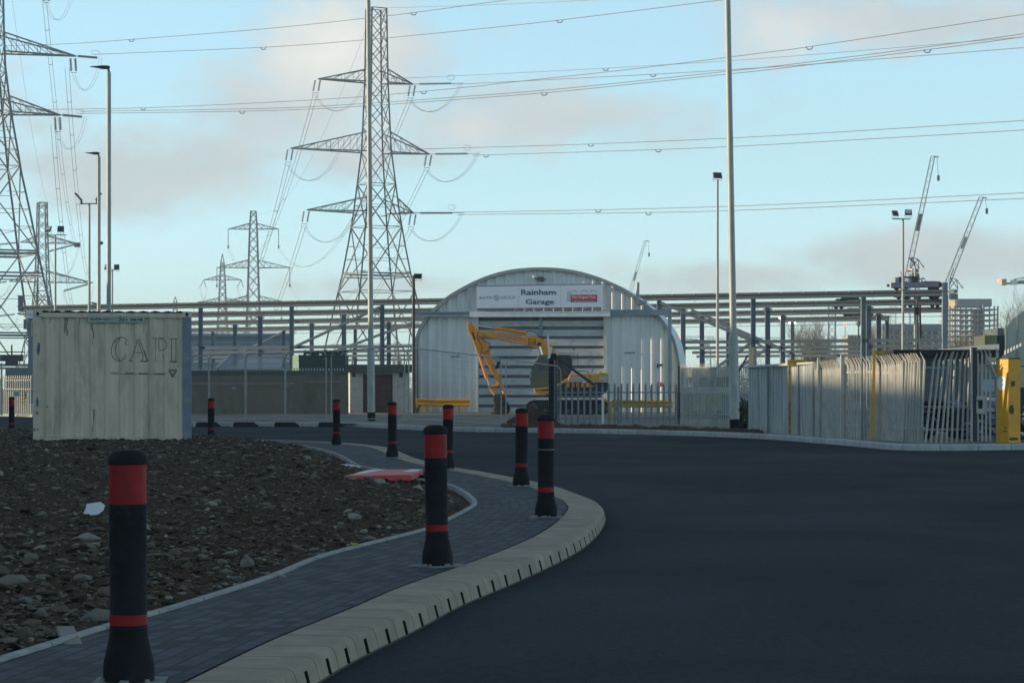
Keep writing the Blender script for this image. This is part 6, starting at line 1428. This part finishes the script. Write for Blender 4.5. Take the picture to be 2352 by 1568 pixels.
mb.build('roof', BLUER, t); MB().bar(A_+Vector((0, -.1, -.1)), B_+Vector((0, -.1, -.1)), .16).build('gutter', DARK, t); MB().bar(A_+Vector((0, -.05, .05)), E_+Vector((0, 0, .05)), .14).bar(E_, C_, .1).build('ridge_trim', BLUEC, t); MB().bx(A_.x+.3, B_.x+.2, D_+.5, D_+4, 0, A_.z).build('wall', BLUEC, t)
t = thing('green_container', 'dark green container with an end painted sunlit behind the concrete wall', 'container', (P(730, 0, 150).x, 150, 0)); a, b = P(686, 850, 150), P(793, 814.5, 150); MB().bx(a.x, b.x, 150, 153, .1, b.z).build('side', GREENB, t, bevel=.03); a2 = P(670, 850, 152); MB().poly([(a2.x, 152.6, .1), (a.x-.01, 150, .1), (a.x-.01, 150, b.z-.02), (a2.x, 152.6, b.z-.02)]).build('end', GREENL, t)  # the end wears a lighter green that paints in the sunlight
q = random.Random(8); mb = MB()
for k in range(12): p = P(700+k*7.5, 813, 151.5); mb.box((p.x, 151.5, b.z+.12), (q.uniform(.1, .35), .4, q.uniform(.1, .35)), q.random())
o = tag(mb.build('odds_and_ends', DARK), 'odds and ends lying on top of the dark green container', 'clutter', kind='stuff')
# left edge: far palisade, sign, boards
palisade([PP(-12, 863, 118), PP(73, 862, 116.5)], .148, 'sunlit palisade fence at the far left edge beyond the road', rails=(P(0, 893, 118).z, P(0, 873, 118).z), zb=.14, wd=.055)
a, b = P(33, 910, 117), P(48, 898, 117); t = tag(MB().bx(a.x, b.x, 116.7, 116.75, a.z, b.z).build('fence_sign', mat('pale blue notice', (.45, .58, .66))), 'pale blue notice fixed to the far left palisade', 'sign')
mb = MB(); w_ = b.x-a.x
for f in (.7, .45, .2): mb.bx(a.x+w_*.15, b.x-w_*.15, 116.69, 116.699, a.z+(b.z-a.z)*f, a.z+(b.z-a.z)*(f+.1))
mb.build('print', BEAMB, t)
t = thing('chevron_board', 'black and yellow chevron board behind the far left palisade', 'board', (P(55, 0, 124).x, 124, .1))
a, b = P(50, 930, 124), P(60, 892, 124); MB().bx(a.x, b.x, 124, 124.05, a.z, b.z).build('panel', BLACK, t); mb = MB(); h = (b.z-a.z)/5
for k in range(5): mb.poly([(a.x, 123.99, a.z+h*k), (a.x, 123.99, a.z+h*(k+.5)), (b.x, 123.99, a.z+h*(k+.85)), (b.x, 123.99, a.z+h*(k+.35))])
mb.build('stripes', YEL, t)
slab('red_cabinet', 'red cabinet at the very left edge behind the palisade', 'cabinet', -14, 3, 893, 930, 126, .5, INKR)
slab('grey_site_hut', 'low grey hut behind the far left palisade', 'hut', 12, 74, 845, 900, 160, 3, mat('site hut grey', (.13, .16, .18)))
tag(MB().bx(P(1.5, 0, 115).x, P(5, 0, 115).x, 115, 115.08, .1, P(0, 833, 115).z).build('gate_post', PALI), 'tall pale post at the far left of the palisade', 'post')
p = P(27, 822, 190); tag(MB().box(p, (1.7, .5, .5)).box(p+Vector((0, 0, -.4)), (.9, .4, .3)).bar(p, p+Vector((0, 0, 1.0)), .1).bar(p+Vector((-1.0, 0, .45)), p+Vector((1.0, 0, .45)), .08).build('hanging_junction_box', DARK), 'dark box hanging in the air inside the legs of the largest pylon', 'box')

# ------------------------------------------------------------------ bare trees, scrub
def bare_tree(x, ybase, d, h, w, lab, seed, m=BARK, n0=5, name='bare_tree', group=None, z0=None, lift=.12):
    q = random.Random(seed); c = P(x, 0, d); t = thing(name, lab, 'tree', (c.x, d, 0), group); tr = MB(); tw = MB(); cnt = [0]
    def grow(p, dr, L_, r, lv):
        pts = [p]; v = dr.copy(); n = 4
        for k in range(n): v = (v+Vector((q.uniform(-1, 1), q.uniform(-1, 1), q.uniform(-.4, .9)))*.16).normalized(); pts.append(pts[-1]+v*L_/n)
        mb = tr if lv < 2 else tw
        mb.path(pts, [r*(1-.6*i/n) for i in range(n+1)], 5 if lv < 2 else 3)
        if lv >= 4: return
        nb = (n0, 6, 6, 5)[lv]
        for k in range(nb):
            f = q.uniform(.3, 1.0) if lv else q.uniform(.12, .75); i = min(n-1, int(f*n)); b_ = pts[i].lerp(pts[i+1], f*n-i)
            a = q.random()*6.283; side = Vector((math.cos(a)*w, math.sin(a)*w, q.uniform(.25, 1.1))).normalized()
            grow(b_, (v*.55+side*.75+Vector((0, 0, lift))).normalized(), L_*q.uniform(.45, .72), r*.45, lv+1)
    for s_ in range(max(1, n0//3)):
        grow(Vector((c.x+q.uniform(-.15, .15)*h*(s_ > 0), d, 0)), Vector((q.uniform(-.15, .15), 0, 1)).normalized(), h*.62, h*.016, 0)
    tr.build('trunk', BARK2, t); tw.build('crown', m, t)
    return t
bare_tree(1872, 0, 230, 7.2, 1.0, 'wide bushy bare tree seen through the right-hand gantry', 3, n0=9)
bare_tree(1905, 0, 240, 5.4, .8, 'lower bare tree beside the wide bushy one, on its right', 4, n0=7)
bare_tree(1832, 0, 245, 4.4, .9, 'small bare tree at the left foot of the wide bushy one', 14, n0=7)
bare_tree(1986, 0, 330, 9.0, .45, 'slim bare tree in front of the pale distant building', 5, n0=6)
bare_tree(2046, 0, 300, 7.6, .6, 'bare tree left in front of the low dark building', 6, n0=6)
bare_tree(2132, 0, 310, 6.8, .7, 'bare tree in front of the right half of the low dark building', 7, n0=7)
bare_tree(2215, 0, 300, 8.5, .7, 'bare tree in front of the unfinished tower', 8, n0=7)
bare_tree(2250, 0, 290, 7.5, .8, 'second bare tree in front of the unfinished tower, right of the first', 18, n0=7)
bare_tree(2366, 0, 130, 6.0, .9, 'bare tree over the roof of the fabric shed at the right edge', 9, n0=6)
for i, (x, h, lab) in enumerate(((1008, 6.8, 'upright bare poplar nearest the hut, seen through the gantry'), (985, 5.6, 'shorter upright bare poplar second from the hut'), (938 if 0 else 922, 6.2, 'upright bare poplar behind the dark lamp post area'), (870, 5.8, 'upright bare poplar right behind the left lamp column'))):
    bare_tree(x, 0, 290, h, .25, lab, 20+i, n0=5, name='bare_poplar', group='bare poplars behind the brick store', lift=.9)
for i, (x, h) in enumerate(((1660, 4.4), (1690, 3.8), (1735, 4.6), (1770, 4.0))):
    bare_tree(x, 0, 260, h, 1.0, ['low bare bush left behind the tall lamp column', 'low bare bush just right of the tall lamp column', 'low bare bush behind the timber post', 'low bare bush between the gantry columns'][i], 40+i, n0=5, name='bare_bush')
def scrub(name, lab, x0, x1, ytop, d, seed, m=SCRUB, n=5000, dep=14):
    q = random.Random(seed); mb = MB()
    for k in range(n):
        x = q.uniform(x0, x1); dd = d+q.uniform(0, dep); p = P(x, 0, dd); hmax = (HY-ytop)*d/F+CZ; hm = hmax*(.62+.5*noise.noise(Vector((x*.035, seed, 0)))+.2*noise.noise(Vector((x*.2, seed, 3)))); h = q.random()**.6*hm; s_ = q.uniform(.10, .45)
        a = Vector((q.uniform(-1, 1), q.uniform(-1, 1), q.uniform(-.2, 1))).normalized()*s_; b = Vector((q.uniform(-1, 1), q.uniform(-1, 1), q.uniform(-1, 1))).normalized()*s_*.16; c = Vector((p.x, dd, h)); mb.poly([c-b, c+b, c+a+b*.3, c+a-b*.3])
    return tag(mb.build(name, m), lab, kind='stuff')
scrub('scrub', 'brown winter scrub beyond the right-hand gantry', 1780, 2330, 812, 236, 1, n=16000)
scrub('scrub', 'brown winter scrub between hut and gantry columns on the right', 1560, 1800, 838, 250, 2, n=5000)
scrub('scrub', 'distant brown scrub behind the brick store and left gantry', -60, 1010, 842, 420, 3, n=12000)
scrub('scrub', 'scrub and weeds along the foot of the lamp column and hoarding', 1692, 1740, 900, 76.5, 5, mat('green weeds', (.06, .075, .035), .9, 0, .4, 3), 260, .5)
def weed(x, y, h, lab, seed, d_=None):
    q = random.Random(seed); c = G(x, y, .13); 
    if d_: c = Vector((P(x, 0, d_).x, d_, .13))
    t = thing('weed', lab, 'plant', tuple(c), 'weeds at the fence foot'); st = MB(); lf = MB()
    for k in range(4):
        pts = [c]; v = Vector((q.uniform(-.3, .3), 0, 1))
        for i in range(5): v = (v+Vector((q.uniform(-.35, .35), q.uniform(-.3, .3), .1))).normalized(); pts.append(pts[-1]+v*h/5*q.uniform(.7, 1))
        st.path(pts, .006, 4)
        for i in range(26): f = q.random()*4.9; b_ = pts[int(f)].lerp(pts[int(f)+1], f-int(f)); a = Vector((q.uniform(-1, 1), q.uniform(-1, 1), q.uniform(-.4, .8))).normalized()*.07; s_ = a.cross(Vector((0, 1, 0)))*.4; lf.poly([b_, b_+a*.5+s_, b_+a, b_+a*.5-s_])
    st.build('stem', BARK2, t); lf.build('leaves', bpy.data.materials['green weeds'], t)
weed(1721, 992, .9, 'tallest weed, by the corner of the grey hoarding', 3, 73.4); weed(1770, 995, .45, 'small weed halfway along the grey hoarding', 4, 70.4); weed(1895, 1003, .8, 'weed climbing the dense palisade', 5, 64.6); weed(958, 940, .55, 'weed at the foot of the dark lamp post', 6, 120)

# ------------------------------------------------------------------ lit lamps and street lamps beyond the gantry
def lit(x, y, d, lab, w):
    p = P(x, y, d); t = thing('lit_floodlight', lab, 'lamp', (p.x, d, 0)); MB().lathe([(.09, 0), (.08, p.z-.2)], (p.x, d, 0), 8).build('post', GALD, t, True)
    MB().box(p+Vector((0, .12, .25)), (w*1.1, .2, .12)).build('housing', LAMPK, t); MB().lathe([(.02, -.12), (w*.45, -.06), (w*.5, .02), (w*.3, .10), (.02, .13)], p, 14).build('lamp', LIT, t, True)
lit(1793.5, 729, 205, 'left and higher of the two glowing lamps in the gantry', .34); lit(1819.5, 741, 210, 'right, lower and brighter of the two glowing lamps in the gantry', .55)
for x, y, d, lab in ((1972, 739.5, 240, 'small globe-headed street lamp in front of the pale distant building'), (2107, 678, 170, 'globe-headed lamp hanging against the crane trolleys')):
    p = P(x, y, d); t = thing('globe_lamp', lab, 'street lamp', (p.x, d, 0)); z = p.z; MB().lathe([(.11, 0), (.07, z-.5)], (p.x, d, 0), 8).build('post', DARK, t, True); MB().lathe([(.05, -.5), (.22, -.25), (.32, 0), (.28, .2), (.12, .33), (.01, .35)], p, 16).build('globe', PALD, t, True)
for x, y, lab in ((1900, 775, 'left one of two tiny sunlit domes on a gantry tie'), (1916, 775.5, 'right one of two tiny sunlit domes on a gantry tie')): tag(MB().lathe([(.1, -.1), (.12, .05), (.05, .15)], P(x, y, 200), 8).build('camera_dome', WHITE, None, True), lab, 'camera')

# ------------------------------------------------------------------ far building site
FD = 620.0; mF = FD/F
def fx(x): return (x-CX)*mF
def fz(y): return CZ+(HY-y)*mF
tw_ = thing('unfinished_tower', 'unfinished concrete tower with open floors and warm panels painted as sunlit at the right', 'building', (fx(2235), FD, 0))
MB().bx(fx(2200), fx(2279), FD+.5, FD+14, fz(703), fz(686)).build('top_storey', FARG, tw_)
MB().box((fx(2189.5), FD+3, (fz(707)+fz(688.5))/2), (2.9, .6, fz(688.5)-fz(707)), R(-42)).build('top_storey', FARW, tw_)  # left end of the top storey coloured as if in warm sun
for k in range(10):
    y = 710+k*12.2; MB().bx(fx(2178), fx(2291), FD-1.5, FD+13, fz(y+1.5), fz(y-.4)).build('floor_slab', FARG, tw_)
    if k % 2 == 0 or 1: MB().bx(fx(2176), fx(2206), FD-3.4, FD-3.3, fz(y+1.2), fz(y-.2)).build('safety_rail', FARO, tw_)
    for x0, x1, m in ((2207, 2215, FARW), (2219, 2226, FARW), (2235, 2243, FARW), (2183, 2190, FARW)):
        MB().box((fx((x0+x1)/2), FD+1.5, (fz(y+9.6)+fz(y+2))/2), ((fx(x1)-fx(x0))*1.25, .3, fz(y+2)-fz(y+9.6)), R(-42)).build('painted_sun_panel', m, tw_)  # warm low sunlight put into the colour of these turned walls
    MB().bx(fx(2244), fx(2270), FD+5, FD+5.4, fz(y+11), fz(y+1.5)).build('painted_shade_bay', FARD, tw_)  # dark sheet painting in the shade of the right-hand side
for x in (2180, 2192, 2204, 2217, 2229, 2244, 2258, 2271, 2282, 2290): MB().bx(fx(x)-.16, fx(x)+.16, FD-1.2, FD-.8, 0, fz(703)).build('column', FARG, tw_)
MB().bx(fx(2256), fx(2260), FD-1, FD+4, 0, fz(700)).build('core_wall', FARG, tw_); MB().bx(fx(2286), fx(2298), FD-2, FD-1, fz(770), fz(766)).build('loading_platform', FARG, tw_)
lb2 = thing('low_dark_building', 'low grey five-storey building with dark window bands left of the unfinished tower', 'building', (fx(2095), FD-60, 0)); Dl = FD-60; ml = Dl/F
lx = lambda x: (x-CX)*ml; lz = lambda y: CZ+(HY-y)*ml
MB().bx(lx(2028), lx(2166), Dl, Dl+20, 0, lz(757)).build('wall', FARG, lb2); MB().bx(lx(2026), lx(2168), Dl-.6, Dl+20.5, lz(756.9), lz(744)).build('roof', mat('far slate', (.13, .17, .23), .8), lb2)
for k in range(5):
    y = 760+k*11.5; MB().bx(lx(2034), lx(2166), Dl-.15, Dl-.02, lz(y+8), lz(y)).build('window_band', FARD, lb2)
    q = random.Random(k)
    for j in range(9): x = 2036+j*14.5+q.uniform(-2, 2); MB().bx(lx(x), lx(x+q.uniform(3, 8)), Dl-.3, Dl-.16, lz(y+7.5), lz(y+.5)).build('pale_panel', mat('far pale panel', (.26, .30, .36), .8) if k+j == 0 else bpy.data.materials['far pale panel'], lb2)
    MB().bx(lx(2022), lx(2033), Dl-1.5, Dl+.5, lz(y+10.5), lz(y+8.6)).build('balcony', FARW, lb2)
pb = thing('pale_flats', 'pale sunlit flats with orange scaffold partly hidden by gantry columns', 'building', (fx(1970), 700, 0)); m7 = 700/F
nx = lambda x: (x-CX)*m7; nz_ = lambda y: CZ+(HY-y)*m7
MB().bx(nx(1947), nx(1990), 700, 710, 0, nz_(769)).build('wall', mat('far cream', (.40, .38, .28)), pb)
for k in range(5): MB().bx(nx(1945), nx(1990), 699.3, 699.9, nz_(779+k*9), nz_(777+k*9)).build('scaffold_lift', FARO if k > 1 else FARD, pb)
for k in range(6): MB().bx(nx(1948+k*8), nx(1951+k*8), 699, 699.9, nz_(820), nz_(772)).build('window_stack', FARD, pb)
def lattice(mb, p, q, w, r, pitch, taper=1):
    p, q = Vector(p), Vector(q); d = (q-p); L_ = d.length; d.normalize(); u = Vector((0, 1, 0)); s_ = d.cross(u).normalized(); n = max(3, int(L_/pitch))
    C4 = lambda f: [p.lerp(q, f)+(s_*a+u*b)*w/2*(1+(taper-1)*f) for a, b in ((1, 1), (-1, 1), (-1, -1), (1, -1))]
    for k in range(4): mb.bar(C4(0)[k], C4(1)[k], r)
    for i in range(n):
        a, b = C4(i/n), C4((i+1)/n)
        for k in range(4): mb.bar(a[k], b[(k+1) % 4], r*.6)
        mb.bar(a[3], a[0], r*.6)
def luffing(lab, mast, base, jib0, jib1, cabx, d, m=PYLF, w=1.7, mastb=None, weight=True):
    t = thing('tower_crane', lab, 'tower crane', (P(base[0], 0, d).x, d, 0), 'luffing tower cranes'); s_ = d/F
    mb = MB(); lattice(mb, P(mast[0], mast[1], d) if not mastb else P(*mastb, d), Vector((P(base[0], 0, d).x, d, 0)), w, .11, w*1.0); mb.build('mast', m, t)
    mb = MB(); lattice(mb, P(*jib0, d), P(*jib1, d), w*.55, .085, w*.9, .8); mb.build('jib', m, t)
    J = P(*jib0, d).lerp(P(*jib1, d), .42); J2 = P(*jib0, d).lerp(P(*jib1, d), .55); mb = MB(); mb.tube(J, J2, w*.22, n=4); mb.build('name_banner', FARD if 'left' in lab or 'tallest' in lab else mat('banner pale', (.40, .42, .40)), t)
    e = P(*jib1, d); mb = MB().tube(e+Vector((.9, 0, -.2)), e+Vector((1.2, 0, -(48 if 'tallest' in lab else 30)*s_)), .05, n=4).box(e+Vector((1.2, 0, -(50 if 'tallest' in lab else 32)*s_)), (.5, .5, 1.2)).bar(e, e+Vector((1.3, 0, -.2)), .2); mb.build('hook_line', FARD, t)
    if cabx:
        a, b = P(cabx[0], cabx[3], d), P(cabx[1], cabx[2], d); c = MB().bx(a.x, b.x, d-1.6, d+.6, a.z, b.z).tube((b.x, d-1.7, (a.z+b.z)/2), (b.x, d+.6, (a.z+b.z)/2), (b.z-a.z)/2, n=18).build('machinery_cab', CRW, t)
        MB().tube((b.x, d-1.75, (a.z+b.z)/2), (b.x, d-1.69, (a.z+b.z)/2), (b.z-a.z)*.36, n=18).build('drum_opening', FARD, c); MB().bx(a.x-.9, a.x-.01, d-1.4, d-.4, a.z+.3, b.z-.4).build('red_box', CRR, t)
        x1 = b.x; mb = MB(); f0 = Vector((x1-1.2, d, b.z)); f1 = Vector((x1-.9, d, b.z+26*s_)); f2 = Vector((x1+.5, d, b.z+22*s_)); f3 = Vector((x1+1.9, d, b.z+2*s_))
        for u, v in ((f0, f1), (f0+Vector((2, 0, 0)), f2), (f1, f2), (f0+Vector((2, 0, 0)), f1), (f0, f2), (f2, f3), (f1, P(*jib0, d).lerp(P(*jib1, d), .2))): mb.bar(u, v, .16)
        mb.build('a_frame', FARD, t); MB().bar(f2.lerp(f3, .75), f3, .25).build('red_tail', CRR, t); MB().bx(a.x+.4, b.x+.6, d-1.2, d+1, a.z-1.2, a.z-.01).build('slewing_ring', FARD, t)
    return t
luffing('tallest luffing tower crane rising behind the crane trolley', (2098, 640), (2099, 0), (2080, 654), (2143, 359), (2091, 2103, 617, 628), 560, PYL, 1.9, (2100, 632))
luffing('luffing tower crane standing before the unfinished tower', (2186, 682), (2188, 0), (2175, 655), (2254, 453), (2177, 2192, 664, 675), 560, PYL, 2.0, (2186, 678))
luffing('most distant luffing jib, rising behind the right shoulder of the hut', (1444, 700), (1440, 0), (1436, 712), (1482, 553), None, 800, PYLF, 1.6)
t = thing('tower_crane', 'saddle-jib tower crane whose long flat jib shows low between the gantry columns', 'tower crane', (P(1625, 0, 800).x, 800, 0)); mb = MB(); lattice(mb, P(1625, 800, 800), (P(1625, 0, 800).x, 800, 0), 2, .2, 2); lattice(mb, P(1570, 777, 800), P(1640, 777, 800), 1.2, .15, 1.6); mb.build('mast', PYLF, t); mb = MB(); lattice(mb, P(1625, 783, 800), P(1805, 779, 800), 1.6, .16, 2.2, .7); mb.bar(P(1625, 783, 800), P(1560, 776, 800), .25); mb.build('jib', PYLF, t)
a, b = P(1617, 795, 799), P(1630, 784, 799); MB().bx(a.x, b.x, 798, 800, a.z, b.z).build('cab', CRW, t); MB().box(P(1565, 774, 799), (2, 1, 1.2)).build('warning_lamp', LITR, t)
t = thing('tower_crane', 'thin crane mast behind the low dark building', 'tower crane', (P(2051, 0, 900).x, 900, 0)); mb = MB(); lattice(mb, P(2051, 700, 900), (P(2051, 0, 900).x, 900, 0), 1.9, .2, 2.2); mb.build('mast', CRW, t); MB().bx(P(2066, 0, 900).x, P(2082, 0, 900).x, 900, 901, P(0, 746, 900).z, P(0, 743, 900).z).build('platform', FARD, t)
t = thing('tower_crane', 'crane mast standing behind the wide bushy bare tree', 'tower crane', (P(1911, 0, 650).x, 650, 0)); mb = MB(); lattice(mb, P(1911, 700, 650), (P(1911, 0, 650).x, 650, 0), 1.7, .17, 1.8); mb.build('mast', PYL, t)
t = thing('tower_crane', 'grey crane counter-jib with a red lamp poking in from the right edge', 'tower crane', (P(2420, 0, 500).x, 500, 0)); mb = MB(); mb.bar(P(2312, 651, 500), P(2430, 648, 500), .35); lattice(mb, P(2330, 646, 500), P(2430, 630, 500), .8, .15, 2); mb.bar(P(2330, 650, 500), P(2400, 632, 500), .2); mb.build('counter_jib', PYL, t)
a, b = P(2299, 655, 499), P(2310, 641, 499); MB().bx(a.x, b.x, 498, 500, a.z, b.z).build('counterweight', mat('counterweight concrete', (.42, .38, .28)), t); MB().bx(P(2322, 0, 499).x, P(2336, 0, 499).x, 498.5, 499.6, P(0, 654, 499).z, P(0, 643, 499).z).build('machinery_box', CRW, t); MB().lathe([(.05, -.4), (.4, -.1), (.4, .2), (.05, .45)], P(2296, 644.5, 499), 10).build('warning_lamp', LITR, t); mb = MB(); lattice(mb, P(2430, 648, 500), (P(2430, 0, 500).x, 500, 0), 1.8, .2, 2); mb.build('mast', PYL, t)
for x, y, d in ((1941 , 745.5, 700),):
    t = thing('warning_beacon', 'small red beacon on a thin mast right of the wide bushy bare tree', 'beacon', (P(x, 0, d).x, d, 0)); MB().tube(P(x, y+2, d), (P(x, 0, d).x, d, 0), .1, n=5).build('mast', PYLF, t); MB().lathe([(.05, -.5), (.55, 0), (.05, .5)], P(x, y, d), 8).build('lamp', LITR, t)

# ------------------------------------------------------------------ air
hz_ = MB().bx(-1950, 1950, -230, 2560, -1.1, 90)
hm = bpy.data.materials.new('thin haze'); hm.use_nodes = True; nt = hm.node_tree; nt.nodes.remove(nt.nodes['Principled BSDF'])
pv_ = nt.nodes.new('ShaderNodeVolumePrincipled'); pv_.inputs['Color'].default_value = (.72, .86, .96, 1); pv_.inputs['Density'].default_value = .00030; pv_.inputs['Anisotropy'].default_value = 0
nt.links.new(pv_.outputs[0], nt.nodes['Material Output'].inputs['Volume'])
tag(hz_.build('haze', hm), kind='stuff')
